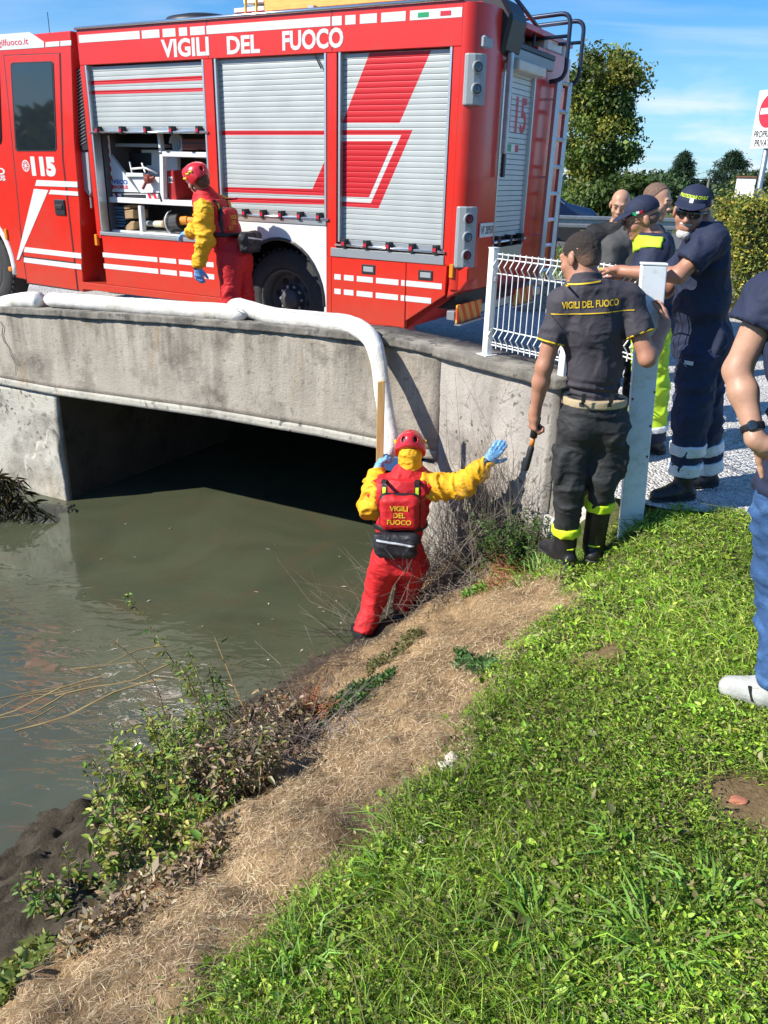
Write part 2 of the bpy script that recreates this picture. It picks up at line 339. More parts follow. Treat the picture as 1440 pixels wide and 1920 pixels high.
# ---- water
def water_mat():
    m,N,L,P=nodes('murky_water'); N.remove(P); o=N['Material Output']
    tc=N.new('ShaderNodeTexCoord'); n=N.new('ShaderNodeTexNoise'); n.inputs['Scale'].default_value=.9; n.inputs['Detail'].default_value=5; n.inputs['Distortion'].default_value=1.2; L.new(tc.outputs['Object'],n.inputs['Vector'])
    r=N.new('ShaderNodeValToRGB'); r.color_ramp.elements[0].position=.35; r.color_ramp.elements[0].color=(.092,.106,.062,1); r.color_ramp.elements[1].position=.7; r.color_ramp.elements[1].color=(.130,.143,.084,1); L.new(n.outputs[0],r.inputs[0])
    nb=N.new('ShaderNodeTexNoise'); nb.inputs['Scale'].default_value=1.3; nb.inputs['Detail'].default_value=6; nb.inputs['Distortion'].default_value=1.5; L.new(tc.outputs['Object'],nb.inputs['Vector']); rb2=N.new('ShaderNodeMapRange'); rb2.inputs['From Min'].default_value=.5; rb2.inputs['From Max'].default_value=.72; rb2.inputs['To Max'].default_value=.75; L.new(nb.outputs[0],rb2.inputs['Value'])
    xb=N.new('ShaderNodeMixRGB'); L.new(rb2.outputs[0],xb.inputs[0]); L.new(r.outputs[0],xb.inputs[1]); xb.inputs[2].default_value=(.135,.115,.065,1)
    d=N.new('ShaderNodeBsdfDiffuse'); L.new(xb.outputs[0],d.inputs[0])
    t=N.new('ShaderNodeBsdfTransparent'); t.inputs[0].default_value=(.42,.40,.22,1)
    mx=N.new('ShaderNodeMixShader'); mx.inputs[0].default_value=.34; L.new(d.outputs[0],mx.inputs[1]); L.new(t.outputs[0],mx.inputs[2])
    g=N.new('ShaderNodeBsdfGlossy'); g.inputs['Roughness'].default_value=.02; g.inputs[0].default_value=(.95,.97,1,1)
    # ripples: calm by the bridge, wavering where the current runs off to the left
    sx=N.new('ShaderNodeSeparateXYZ'); L.new(tc.outputs['Object'],sx.inputs[0])
    mr=N.new('ShaderNodeMapRange'); mr.inputs['From Min'].default_value=6.6; mr.inputs['From Max'].default_value=4.6; mr.inputs['To Min'].default_value=.012; mr.inputs['To Max'].default_value=.16; L.new(sx.outputs[1],mr.inputs['Value'])
    mp=N.new('ShaderNodeMapping'); mp.inputs['Rotation'].default_value=(0,0,R_(40)); mp.inputs['Scale'].default_value=(1.,2.2,1); L.new(tc.outputs['Object'],mp.inputs[0])
    n2=N.new('ShaderNodeTexNoise'); n2.inputs['Scale'].default_value=3.2; n2.inputs['Detail'].default_value=2.5; n2.inputs['Distortion'].default_value=.8; L.new(mp.outputs[0],n2.inputs['Vector'])
    b=N.new('ShaderNodeBump'); b.inputs['Distance'].default_value=.12; L.new(mr.outputs[0],b.inputs['Strength']); L.new(n2.outputs[0],b.inputs['Height']); L.new(b.outputs[0],g.inputs['Normal'])
    f=N.new('ShaderNodeFresnel'); f.inputs[0].default_value=1.62; L.new(b.outputs[0],f.inputs['Normal'])
    m2=N.new('ShaderNodeMixShader'); L.new(f.outputs[0],m2.inputs[0]); L.new(mx.outputs[0],m2.inputs[1]); L.new(g.outputs[0],m2.inputs[2]); L.new(m2.outputs[0],o.inputs[0])
    return m
wb_=bmesh.new(); vs=[wb_.verts.new((x,y,WATER)) for x,y in ((-14,-8),(1.5,-8),(1.6,6.2),(5,14.2),(-1,17),(-14,17))]; wb_.faces.new(vs)
obj('water',wb_,water_mat(),kind='structure')
# ================================================================== bridge
def concrete_mat(name,base,dark,light,spots=0.0,rust=0.):
    m,N,L,P=nodes(name); P.inputs['Roughness'].default_value=.9; P.inputs['Specular IOR Level'].default_value=.2
    tc=N.new('ShaderNodeTexCoord')
    def noise(s_,d=6,st=(1,1,1),ro=.65,off=0):
        mp=N.new('ShaderNodeMapping'); mp.inputs['Scale'].default_value=st; mp.inputs['Location'].default_value=(off,off,off); L.new(tc.outputs['Object'],mp.inputs[0])
        n=N.new('ShaderNodeTexNoise'); n.inputs['Scale'].default_value=s_; n.inputs['Detail'].default_value=d; n.inputs['Roughness'].default_value=ro; L.new(mp.outputs[0],n.inputs['Vector']); return n.outputs[0]
    def ramp(v,a,b):
        r=N.new('ShaderNodeMapRange'); r.inputs['From Min'].default_value=a; r.inputs['From Max'].default_value=b; L.new(v,r.inputs['Value']); return r.outputs[0]
    def mix(f,a,b):
        x=N.new('ShaderNodeMixRGB'); L.new(f,x.inputs[0])
        for i,c in ((1,a),(2,b)):
            if isinstance(c,tuple): x.inputs[i].default_value=(*c,1)
            else: L.new(c,x.inputs[i])
        return x.outputs[0]
    def mul(a,k):
        x=N.new('ShaderNodeMath'); x.operation='MULTIPLY'; L.new(a,x.inputs[0])
        if isinstance(k,float): x.inputs[1].default_value=k
        else: L.new(k,x.inputs[1])
        return x.outputs[0]
    c=mix(ramp(noise(1.8,7),.3,.7),base,light)
    sx=N.new('ShaderNodeSeparateXYZ'); L.new(tc.outputs['Object'],sx.inputs[0])
    c=mix(mul(mul(ramp(noise(5.5,7,(1,1,.13),off=3),.40,.66),ramp(sx.outputs[2],-.45,.45)),.85),c,dark)                 # run-off streaks, starting under the coping
    c=mix(mul(ramp(noise(2.3,8,off=9),.50,.68),.75),c,tuple(x*.72 for x in dark))     # stains
    c=mix(mul(ramp(noise(14,6,off=5),.55,.75),.5),c,light)
    if rust: c=mix(mul(ramp(noise(3.1,5,(1,1,.35),off=21),.60,.72),rust),c,(.36,.24,.10))
    if spots:
        s=ramp(noise(19,3,off=13,ro=.4),.60,.66); big=ramp(noise(1.6,3,off=31),.40,.60)
        c=mix(mul(mul(s,big),spots),c,(.055,.05,.045))
    L.new(c,P.inputs['Base Color'])
    b=N.new('ShaderNodeBump'); b.inputs['Strength'].default_value=.55; b.inputs['Distance'].default_value=.02; L.new(noise(48,6,ro=.75,off=2),b.inputs['Height'])
    b2=N.new('ShaderNodeBump'); b2.inputs['Strength'].default_value=.2; b2.inputs['Distance'].default_value=.05; L.new(noise(7,5,off=8),b2.inputs['Height']); L.new(b2.outputs[0],b.inputs['Normal']); L.new(b.outputs[0],P.inputs['Normal'])
    return m
M_conc=concrete_mat('weathered_concrete',(.38,.335,.275),(.13,.115,.095),(.48,.43,.36),.35,.5); M_pier=concrete_mat('pale_flaking_concrete',(.46,.435,.37),(.26,.24,.20),(.56,.53,.46),.8,.5)
M_cope=concrete_mat('mossy_coping_shaded_end',(.20,.185,.16),(.07,.065,.055),(.34,.315,.27),1.)
M_wing=concrete_mat('pitted_concrete',(.40,.365,.325),(.27,.245,.22),(.48,.44,.39),1.,.3)
MBr=Matrix(((TD[0],TN[0],0,P0[0]),(TD[1],TN[1],0,P0[1]),(0,0,1,0),(0,0,0,1)))
bridge=empty('bridge',mw=MBr,label='weathered concrete bridge with mossy coping over the green canal',cat='bridge')
def slab(name,top,bot,us,y0,y1,m,amp=.006,nz=14,parent=bridge,fine=.06):
    """wall between two z-profiles, front face y1 gently uneven, real thickness"""
    us=np.asarray(us); n=len(us); t=np.array([top(u) for u in us]); b=np.array([bot(u) for u in us])
    k=np.linspace(0,1,nz); ZZ=b[:,None]+(t-b)[:,None]*k[None]; UU=np.repeat(us[:,None],nz,1)
    P=np.stack([UU,0*UU,ZZ],-1).reshape(-1,3); d=amp*fbm(P,3.,4)+amp*.5*vnoise(P,25)
    fr=P.copy(); fr[:,1]=y1+d; bk=P.copy(); bk[:,1]=y0; vv=np.concatenate([fr,bk]); q=np.arange(n*nz).reshape(n,nz); o=n*nz
    f=[np.stack([q[:-1,:-1],q[1:,:-1],q[1:,1:],q[:-1,1:]],-1).reshape(-1,4)]
    f.append(np.stack([q[:-1,:-1],q[:-1,1:],q[1:,1:],q[1:,:-1]],-1).reshape(-1,4)+o)
    for e in (q[:,0],q[:,-1][::-1],q[0][::-1],q[-1]): f.append(np.stack([e[:-1],e[1:],e[1:]+o,e[:-1]+o],-1)[:,::-1])
    b_=bmesh.new(); mm=mesh_np(name,vv,f); b_.from_mesh(mm); bpy.data.meshes.remove(mm); bmesh.ops.recalc_face_normals(b_,faces=b_.faces)
    return obj(name,b_,m,parent)
_tu=[-4.3,-4.216,-3.635,-2.42,-1.48,-.12,.654,4,9]; _tz=[.597,.600,.640,.604,.560,.487,.440,.28,.1]
top=lambda u: float(np.interp(u,_tu,_tz))
bot=lambda u: float(np.interp(u,[-4.3,-3.85,-3.15,-2.02,.03,9],[-.262,-.257,-.251,-.272,-.362,-.45]))
US=np.arange(-4.21,9.01,.09)
slab('parapet_wall',lambda u:top(u)-.062,lambda u:bot(u)+.075,US,-.32,0,M_conc,.007,18)
slab('fascia_band',lambda u:bot(u)+.073,bot,US,-.32,.012,M_pier,.005,4)
slab('coping',top,lambda u:top(u)-.060,np.arange(-4.24,9.01,.04),-.36,.032,M_cope,.026,6)
slab('pier',lambda u:bot(u)-.012,lambda u:-2.6,np.arange(.03,3.0,.05),-.07,-.012,M_pier,.022,46)
slab('broken_facing',lambda u:-.72-.9*abs(u-.10)-.05*math.sin(u*31),lambda u:-2.5,np.arange(.028,.62,.03),-.06,.016,M_pier,.035,30)
slab('abutment_wall',lambda u:-.30,lambda u:-2.6,[-4.75,-4.3,-4.08],-9,-.03,M_conc,.0,6)
M_inner=concrete_mat('stained_shade_concrete',(.085,.07,.05),(.035,.03,.022),(.12,.10,.07),.6)  # brownish stained concrete, its colour darkened for the shade under the deck
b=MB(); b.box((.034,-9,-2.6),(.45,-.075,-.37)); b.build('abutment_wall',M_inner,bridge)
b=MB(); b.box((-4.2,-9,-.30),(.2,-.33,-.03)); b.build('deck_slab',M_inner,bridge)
b=MB(); b.box((-4.7,-9.3,-2.6),(.5,-9.01,-.03)); b.build('added_end_wall',M_inner,bridge)  # added wall, closes the canal so the far end stays dark
# blue service duct under the deck by the right abutment
b=MB(); b.box((-4.07,-.42,-.44),(-3.72,-.02,-.305)); b.build('service_duct',mat('blue_duct',(.02,.06,.17),.5),bridge,bevel=.01,label='dark blue duct box under the deck')
# crack lines in the left of the parapet
def crack(pts,wd=.012):
    b=MB(); vs=[]; fs=[]
    for i,(x,y) in enumerate(pts):
        p=atpl(x,y,P0+TN*.0065,TN); q=p-P0; u=np.dot(q,TD); ww=wd*(1-abs(i/(len(pts)-1)-.3)); vs+=[(u-ww/2,.0085,p[2]),(u+ww/2,.0085,p[2])]
    fs=[(2*i,2*i+1,2*i+3,2*i+2) for i in range(len(pts)-1)]; b.add(vs,fs); return b
crack([(0,602),(6,612),(4,628),(8,640),(17,652),(22,668),(28,680),(30,692),(28,704)]).build('crack',mat('crack_shadow',(.02,.018,.015),1),bridge)
# wing wall
dB=nrm(WEND-BEND); nB=V(dB[1],-dB[0],0)
if np.dot(nB,CP-BEND)<0: nB=-nB
LB=np.linalg.norm(WEND-BEND)
MW=Matrix(((dB[0],nB[0],0,BEND[0]),(dB[1],nB[1],0,BEND[1]),(0,0,1,0),(0,0,0,1)))
iMB=MBr.inverted()
wing=empty('wing_wall',label='pitted concrete wing wall running from the bridge to the grass bank',cat='wall',mw=MW)
slab('wall_face',lambda u:.535-.02*u,lambda u:-2.2,np.arange(-.03,LB+.01,.035),-.28,0,M_wing,.012,70,wing)
slab('coping',lambda u:.605-.015*u,lambda u:.533-.015*u,np.arange(-.06,LB+.05,.04),-.33,.05,M_cope,.02,5,wing)
slab('end_pillar',lambda u:.50,lambda u:-1.2,[LB+.01,LB+.10,LB+.2],-.30,-.05,M_cope,.012,30,wing)  # shaded wall end, its shade put in by the dark coping concrete
slab('footing',lambda u:-.22-.15*math.sin(u*7),lambda u:-1.6,np.arange(LB-.12,LB+.45,.03),-.4,-.02,mat('pale_render',(.55,.52,.46),.95,var=.2,vs=9,bump=.8,bs=30),.03,30,wing)
# ================================================================== fire truck (local x to the front, y out of its near side, z up)
TP=aty(845,475,7.6); TP[2]=0
MT=Matrix(((TD[0],TN[0],0,TP[0]),(TD[1],TN[1],0,TP[1]),(0,0,1,.012),(0,0,0,1)))
def T(x,y,yy=0.):
    p=atpl(x,y,TP+TN*yy,TN); return (float(np.dot(p-TP,TD)),float(p[2]))
def TT(pts,yy=0.): return [T(x,y,yy) for x,y in pts]
truck=empty('fire_truck',mw=MT,label='red fire engine with silver roller shutters parked along the bridge',cat='fire truck')
def panel(name,pts,y0,y1,m,parent=truck,bevel=.004,px=True,**k):
    if px: pts=TT(pts)
    return MB().prism(pts,y0,y1).build(name,m,parent,bevel=bevel,**k)
def rect(name,u0,u1,z0,z1,y0,y1,m,parent=truck,bevel=.004,**k):
    return MB().box((u0,y0,z0),(u1,y1,z1)).build(name,m,parent,bevel=bevel,**k)
def text_on(txt,u_left,z_bot,wd,hg,y,m,parent,bold=.012,name='lettering',ext=.0015,mirror=False,lines=1.0,align='LEFT'):
    """flat lettering on the side: reads towards -x"""
    me=text_mesh(txt,1.0,0,bold,align=align,lines=lines); n=len(me.vertices); c=np.zeros(n*3,np.float32); me.vertices.foreach_get('co',c); c=c.reshape(-1,3)
    lo,hi=c[:,:2].min(0),c[:,:2].max(0); s=(c[:,:2]-lo)/(hi-lo)
    c2=np.stack([u_left-s[:,0]*wd,np.full(n,y),z_bot+s[:,1]*hg],-1).astype(np.float32); me.vertices.foreach_set('co',c2.ravel()); me.update()
    b=bmesh.new(); b.from_mesh(me); bpy.data.meshes.remove(me); bmesh.ops.recalc_face_normals(b,faces=b.faces)
    if b.faces and sum(f.normal.y for f in b.faces)<0: bmesh.ops.reverse_faces(b,faces=b.faces)
    ex=bmesh.ops.extrude_face_region(b,geom=b.faces[:]); 
    bmesh.ops.translate(b,verts=[v for v in ex['geom'] if isinstance(v,bmesh.types.BMVert)],vec=(0,ext,0))
    return obj(name,b,m,parent,smooth=False)
# shell
top_band=rect('upper_panel',0.0,4.36,2.712,3.035,-.08,0,M_red)
rect('roof_panel',-.12,4.36,2.98,3.03,-2.45,-.085,M_red)
MB().tube([(4.37,.008,3.045),(-.0,.008,3.045)],.016,8).build('roof_trim',M_chrome,truck,smooth=True)
for u in (2.632,1.24): rect('panel_gap',u-.004,u+.004,2.72,3.03,-.02,.0015,M_black,top_band,0)
for a,b in ((4.29,4.36),(2.585,2.70),(1.19,1.295),(0.,.072)): rect('pillar',a,b,1.0,2.71,-.12,0,M_red)
for uu in (4.285,2.695,2.565,1.30,1.172,.078):
    s=-1 if uu in (4.285,2.565,1.172) else 1
    rect('shutter_rail',min(uu,uu+s*.022),max(uu,uu+s*.022),1.07 if uu>2.6 else (1.33 if uu>1.25 else 1.14),2.71,-.10,.004,M_alu,bevel=.002)  # inside: one solid dark box filling the hedge behind its leaves
# locker lower panel, sill, step
low=rect('lower_panel',2.62,4.285,.50,1.035,-.10,0,M_red); rect('sill',2.66,4.30,1.036,1.072,-.6,.012,M_alu)
rect('side_step',2.45,4.66,.42,.498,-.25,.02,M_red)
rect('rear_sill',.06,1.25,1.005,1.085,-.5,.01,M_alu)
dl=MB().prism([(.436,.415),(.44,1.0),(1.245,1.0),(1.245,.415)],-.06,0).build('lower_door',M_red,truck,bevel=.004)
dr=MB().prism(TT([(762,494),(838,500),(834,556),(760,604)]),-.06,0).build('lower_door',M_red,truck,bevel=.004)
rect('skirt_panel',.43,1.30,.37,.413,-.2,0,M_red)
rect('fender_side_panel',1.247,1.30,.40,1.0,-.06,-.002,M_red)
for p,d in (((691,508),dl),((798,519),dr)):
    u,z=T(*p); h=rect('handle',u-.075,u+.075,z-.045,z+.045,-.03,.006,M_black,d,.006); rect('recess',u-.055,u+.055,z-.022,z+.028,-.01,.0085,M_grey,h,.004)
# white wheel arch panel with round cut-out
WU,WZ,WR=1.86,.53,.50
n=18; arc=[(WU+.66*math.cos(math.pi*(k/n)),WZ+.02+.66*math.sin(math.pi*(k/n))) for k in range(n+1)]
pts=[(1.31,.42),(1.31,1.275),(2.60,1.275),(2.60,.42)]; 
arch=[(WU-.53,.42)]+[(WU-.53*math.cos(math.pi*k/n),WZ+.60*math.sin(math.pi*k/n)) for k in range(n+1)]+[(WU+.53,.42)]
poly=[(1.305,.42),(1.305,1.275),(2.59,1.275),(2.59,.42)]+arch[::-1]
MB().prism(poly,-.05,-.004).build('wheel_arch',M_white,truck)
MB().tube([(u,-.01,z) for u,z in arch[1:-1]],.018,6).build('arch_trim',M_black,truck)
MB().box((1.25,-.9,.30),(2.66,-.75,1.27)).box((1.25,-.75,1.2),(2.66,-.052,1.27)).box((2.60,-.75,.42),(2.615,-.06,1.2)).box((1.30,-.75,.42),(1.304,-.06,1.2)).build('wheel_well',M_black,truck)
rect('arch_ledge',1.30,2.585,1.277,1.325,-.4,.008,M_alu)
# wheels
def wheel(u,y,z,r,name='wheel',dual=True):
    e=empty(name,parent=truck); e.location=(u,y,z)
    Rm=Matrix.Rotation(R_(-90),4,'X')      # lathe axis z -> +y
    Rm=Matrix(((1,0,0,0),(0,0,1,0),(0,1,0,0),(0,0,0,1)))
    w=.28; MB().lathe([(r*.60,-w),(r*.93,-w),(r*.985,-w+.03),(r,-w+.07),(r,-.07),(r*.985,-.03),(r*.93,0),(r*.72,.008),(r*.62,0),(r*.60,-.02)],40,Rm,False).build('tyre',M_tyre,e,smooth=True)
    tr=MB()
    for k in range(44):
        a=2*math.pi*k/44; c,s_=math.cos(a),math.sin(a); tr.box((r*.97,-.06,-.012),(r*1.008,-.008,.012),Matrix(((c,0,-s_,0),(0,1,0,0),(s_,0,c,0),(0,0,0,1))))
    tr.build('tread',M_tyre,e,kind='stuff')
    prof=[(r*.615,-.01),(r*.60,.005),(r*.57,-.015),(r*.54,-.03),(r*.52,-.12),(r*.48,-.15),(r*.30,-.155),(r*.27,-.14),(r*.21,-.07),(r*.18,-.04),(r*.03,-.03),(r*.0,-.03)] if dual else [(r*.615,-.01),(r*.6,.005),(r*.55,-.02),(r*.45,0.02),(r*.3,.03),(r*.22,.08),(.0,.08)]
    rim=MB().lathe(prof,40,Rm,False).build('rim',mat('wheel_steel',(.085,.085,.088),.55,.4,var=.3,dirt=(.05,.045,.04)),e,smooth=True)
    for k in range(8):
        a=2*math.pi*k/8+.2; MB().lathe([(.040,-.155),(.038,-.150),(.0,-.149)],12,Matrix.Translation((r*.385*math.cos(a),0,r*.385*math.sin(a)))@Rm).build('hand_hole',M_black,rim)
    for k in range(10):
        a=2*math.pi*k/10; MB().lathe([(.016,-.13),(.016,-.09),(.0,-.088)],6,Matrix.Translation((r*.255*math.cos(a),0,r*.255*math.sin(a)))@Rm).build('wheel_nut',M_steel,rim)
wheel(WU,-.10,WZ,WR); wheel(6.47,-.07,WZ,WR,dual=False)
for u in (WU,6.47): MB().lathe([(.45,-.3),(.5,-.22),(.5,0)],32,Matrix.Translation((u,-2.1,WZ))@Matrix(((1,0,0,0),(0,0,1,0),(0,1,0,0),(0,0,0,1)))).build('far_wheel',M_tyre,truck)
MB().box((.2,-2.0,.42),(6.6,-.95,.62)).box((.6,-1.9,.36),(1.2,-.6,.42)).box((3.0,-2.2,.30),(4.2,-1.0,.42)).build('chassis',M_black,truck)
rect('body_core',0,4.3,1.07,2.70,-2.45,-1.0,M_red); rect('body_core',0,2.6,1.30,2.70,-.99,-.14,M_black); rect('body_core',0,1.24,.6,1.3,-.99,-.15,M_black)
# retro-reflective strips
def strip(xa,xb,ya,yb,xr=None,parent=truck,m=M_retro):
    """pixel x-range, y of its top and bottom edge at xr"""
    ua,_=T(xa,ya); ub,_=T(xb,ya); z1=T(xr or (xa+xb)/2,ya)[1]; z0=T(xr or (xa+xb)/2,yb)[1]
    return MB().box((min(ua,ub),-.001,z0),(max(ua,ub),.0022,z1)).build('reflective_strip',m,parent)
for a,b in ((148,262),(266,299),(305,329),(335.5,351),(356.5,384),(387,619.5),(622.5,641),(647.5,667),(675,707),(715,761),(769,867)):
    ua,ub=T(a,60-.08*(a-300))[0],T(b,60-.08*(b-300))[0]; MB().box((ub,-.001,2.915),(ua,.0022,2.985)).build('reflective_strip',M_retro,top_band)
for (a,b,m) in ((784,804,M_green),(826,846,M_redp)):
    ua,ub=T(a,27)[0],T(b,25)[0]; MB().box((ub,.002,2.932),(ua,.004,2.966)).build('flag_patch',m,top_band)
for z0,z1 in ((.80,.85),(.677,.73)):
    for a,b in ((195,297),(301,332),(337,361),(366,381),(384,402)):
        ua,ub=T(a,500+.1*(a-200)),T(b,500+.1*(b-200)); MB().box((ub[0],-.001,z0),(ua[0],.0022,z1)).build('reflective_strip',M_retro,low)
for z0,z1,k in ((.795,.845,0),(.66,.71,1)):
    for a,b in ((627,639),(645,663),(669,699),(705,747)):
        ua,ub=T(a,540),T(b,540); MB().box((ub[0],-.001,z0),(ua[0],.0022,z1)).build('reflective_strip',M_retro,dl)
    MB().box((.447,-.001,z0),(T(752,540)[0],.0022,z1)).build('reflective_strip',M_retro,dl)
    MB().box((.07 if not k else .17,-.001,z0),(.432,.0022,z1)).build('reflective_strip',M_retro,dr)
# lettering on the upper panel
def let(txt,a,b,parent=top_band):
    ua,za=T(*a); ub,zb=T(*b); text_on(txt,ua,za,ua-ub,zb-za,.001,M_retro,parent,bold=.035)
let('VIGILI',(304,111.5),(391,71)); let('DEL',(426.5,105),(487,67)); let('FUOCO',(530,98.5),(644,53.5))
# shutters
def shutter_mat(name,root,polys):
    m,N,L,P=nodes(name); P.inputs['Roughness'].default_value=.42; P.inputs['Metallic'].default_value=.15
    tc=N.new('ShaderNodeTexCoord'); tc.object=root; sp=N.new('ShaderNodeSeparateXYZ'); L.new(tc.outputs['Object'],sp.inputs[0])
    def mth(op,a,b,c=None):
        n=N.new('ShaderNodeMath'); n.operation=op
        for i,v in enumerate((a,b,c)):
            if v is None: continue
            if isinstance(v,(int,float)): n.inputs[i].default_value=float(v)
            else: L.new(v,n.inputs[i])
        return n.outputs[0]
    nz=N.new('ShaderNodeTexNoise'); nz.inputs['Scale'].default_value=3; nz.inputs['Detail'].default_value=7; L.new(tc.outputs['Object'],nz.inputs['Vector'])
    r=N.new('ShaderNodeValToRGB'); r.color_ramp.elements[0].position=.3; r.color_ramp.elements[0].color=(.40,.43,.42,1); r.color_ramp.elements[1].position=.7; r.color_ramp.elements[1].color=(.48,.51,.50,1); L.new(nz.outputs[0],r.inputs[0]); cur=r.outputs[0]
    for pts,c in polys:
        cx=sum(p[0] for p in pts)/len(pts); cz=sum(p[1] for p in pts)/len(pts); msk=None
        for i in range(len(pts)):
            (x0,z0),(x1,z1)=pts[i],pts[(i+1)%len(pts)]; a,b_=z1-z0,-(x1-x0); c0=-(a*x0+b_*z0)
            if a*cx+b_*cz+c0<0: a,b_,c0=-a,-b_,-c0
            g=mth('GREATER_THAN',mth('MULTIPLY_ADD',sp.outputs[0],a,mth('MULTIPLY_ADD',sp.outputs[2],b_,c0)),0.)
            msk=g if msk is None else mth('MULTIPLY',msk,g)
        mx=N.new('ShaderNodeMixRGB'); L.new(msk,mx.inputs[0]); L.new(cur,mx.inputs[1]); mx.inputs[2].default_value=(*c,1); cur=mx.outputs[0]
    L.new(cur,P.inputs['Base Color']); return m
RD=(.55,.012,.02); WT=(.58,.59,.57)
def shutter(u0,u1,z0,z1,pitch,polys,y=-.045,bar=True,nclip=5):
    e=empty('roller_shutter',parent=truck); sm_=shutter_mat('shutter_print',e,polys)
    n=int(round((z1-z0)/pitch)); pitch=(z1-z0)/n; h=pitch
    b=MB(); prof=[(0,-.012),(.0010,-.0045),(.0025,-.0008),(h*.2,.0),(h*.5,.0006),(h*.85,0),(h-.0025,-.0008),(h-.0010,-.0045),(h,-.012)]
    vs=[(u,yy,zz) for u in (u0,u1) for zz,yy in prof]; k=len(prof)
    b.add(vs,[(i,i+1,i+1+k,i+k) for i in range(k-1)]+[(k-1,0,k,2*k-1),tuple(range(k))[::-1],tuple(range(k,2*k))])
    bm_=b.bm(); me=bpy.data.meshes.new('slat'); bm_.to_mesh(me); bm_.free(); me.materials.append(sm_)
    for i in range(n):
        o=bpy.data.objects.new('slat',me); COL.objects.link(o); o.parent=e; o.location=(0,y+float(rng.normal(0,.0004)),z0+i*pitch); o.rotation_euler=(float(rng.normal(0,.003)),0,0)
    rect('back_sheet',u0,u1,z0,z1,y-.05,y-.014,M_black,e,0)
    if bar:
        zb=z0-.04; rect('bottom_rail',u0,u1,z0-.055,z0-.002,y-.01,y+.012,M_alu,e,.003)
        MB().tube([(u0-.03,y+.055,zb-.012),(u1+.03,y+.055,zb-.012)],.011,8).build('lift_bar',M_chrome,e,smooth=True)
        for i in range(nclip):
            u=u0+(u1-u0)*(.06+.88*i/(nclip-1)); c=rect('bar_clip',u-.022,u+.022,zb-.03,zb+.045,y,y+.075,M_black,e,.004); rect('clip_badge',u-.014,u+.014,zb-.012,zb+.02,y+.074,y+.078,M_redp,c,0)
    return e
s1=shutter(2.705,4.275,2.13,2.70,.0475,[(TT([(160,153.5),(384,143),(384,152),(160,161.5)]),RD),(TT([(160,172),(384,166),(384,173),(160,179.5)]),RD)])
s2=shutter(1.305,2.555,1.385,2.705,.0455,[(TT([(400,247),(616,247),(616,255.5),(400,255.5)]),RD),(TT([(612.5,284),(612.5,358),(580.5,357.5)]),RD),(TT([(400,353),(615,357.5),(615,370),(400,362)]),RD),(TT([(400,372.5),(615,376.5),(615,387),(400,381)]),RD)],nclip=6)
s3=shutter(.082,1.165,1.165,2.705,.0455,[(TT([(688,101),(804,96),(744.5,232.5),(637,232.5)]),RD),(TT([(628,246),(769,246),(705,393.5),(628,389)]),RD),(TT([(628,255.5),(747.5,255.5),(690.5,383.5),(628,380)]),WT),(TT([(628,267),(733,267),(687,373),(628,371)]),RD)])
# cable hanging over the second shutter
MB().tube([(T(587,104)[0],-.02,T(587,104)[1]),(T(594,118)[0],-.02,T(594,118)[1]),(T(600,131)[0],-.022,T(600,131)[1])],.007,6).build('loose_strap',M_black,truck)
# open locker interior
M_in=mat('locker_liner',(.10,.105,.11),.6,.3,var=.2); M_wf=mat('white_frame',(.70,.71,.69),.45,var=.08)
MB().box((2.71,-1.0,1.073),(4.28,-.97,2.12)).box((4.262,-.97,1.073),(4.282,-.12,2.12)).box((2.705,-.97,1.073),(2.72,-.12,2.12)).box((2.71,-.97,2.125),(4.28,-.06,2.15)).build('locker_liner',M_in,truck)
def bar(pa,pb,wd,y=-.14,d=.06,m=M_wf,name='shelf_frame'):
    a,b=np.array(T(*pa,y)),np.array(T(*pb,y)); t=nrm(np.append(b-a,0))[:2]; nn=np.array([-t[1],t[0]])*wd/2
    return MB().prism([tuple(a+nn),tuple(b+nn),tuple(b-nn),tuple(a-nn)],y-d,y).build(name,m,truck,bevel=.004)
bar((198,376),(392,386),.055,d=.75); bar((261,388),(265,436),.045); bar((302,292),(304,378),.05); bar((296,250),(300,288),.035); bar((304,291),(388,293),.05,d=.75); bar((200,434),(385,450),.03,d=.7)
bar((298,366),(302,380),.02,y=-.13,m=M_black,name='latch')
# cab
cab=MB().prism(TT([(-140,84)])+[(7.2,1.2),(6.9,1.2),(6.45,1.2),(6.1,1.08),(5.9,.82),(5.84,.46)]+TT([(157,550),(150,383),(140,267),(133,60)]),-2.42,0).build('cab_shell',M_red,truck,bevel=.01)
door=panel('cab_door',[(8.5,107),(112.5,103),(118,300),(146,546),(52,532),(45,480)],-.02,.006,M_red)
panel('door_shadow_gap',[(7,105.5),(114,101.5),(119.5,300),(148,548),(51,534),(43,481)],-.02,.002,M_black,bevel=0)
fr=panel('window_frame',[(21,124),(24,119.5),(98,117),(102,121),(108,281),(105,286),(33,286),(30,281)],-.01,.011,M_black,door,.003)
panel('window_glass',[(24,126),(27,122.5),(96.5,120),(99,123),(105,279),(102,283),(36,283),(33,279)],-.01,.0135,M_glassdark,door,0)
panel('quarter_window',[(-40,126),(-1,122),(4,262),(2,272),(-40,276)],-.01,.009,M_glassdark,cab,.003)
u,z=T(114.5,391); h=rect('door_handle',u-.085,u+.085,z-.085,z+.085,0,.024,M_black,door,.01); rect('grip',u-.06,u+.06,z-.02,z+.03,.02,.036,M_dark,h,.008)
panel('lower_step_gap',[(45,482),(142,494),(142,497),(45,485)],-.01,.0075,M_black,door,0)
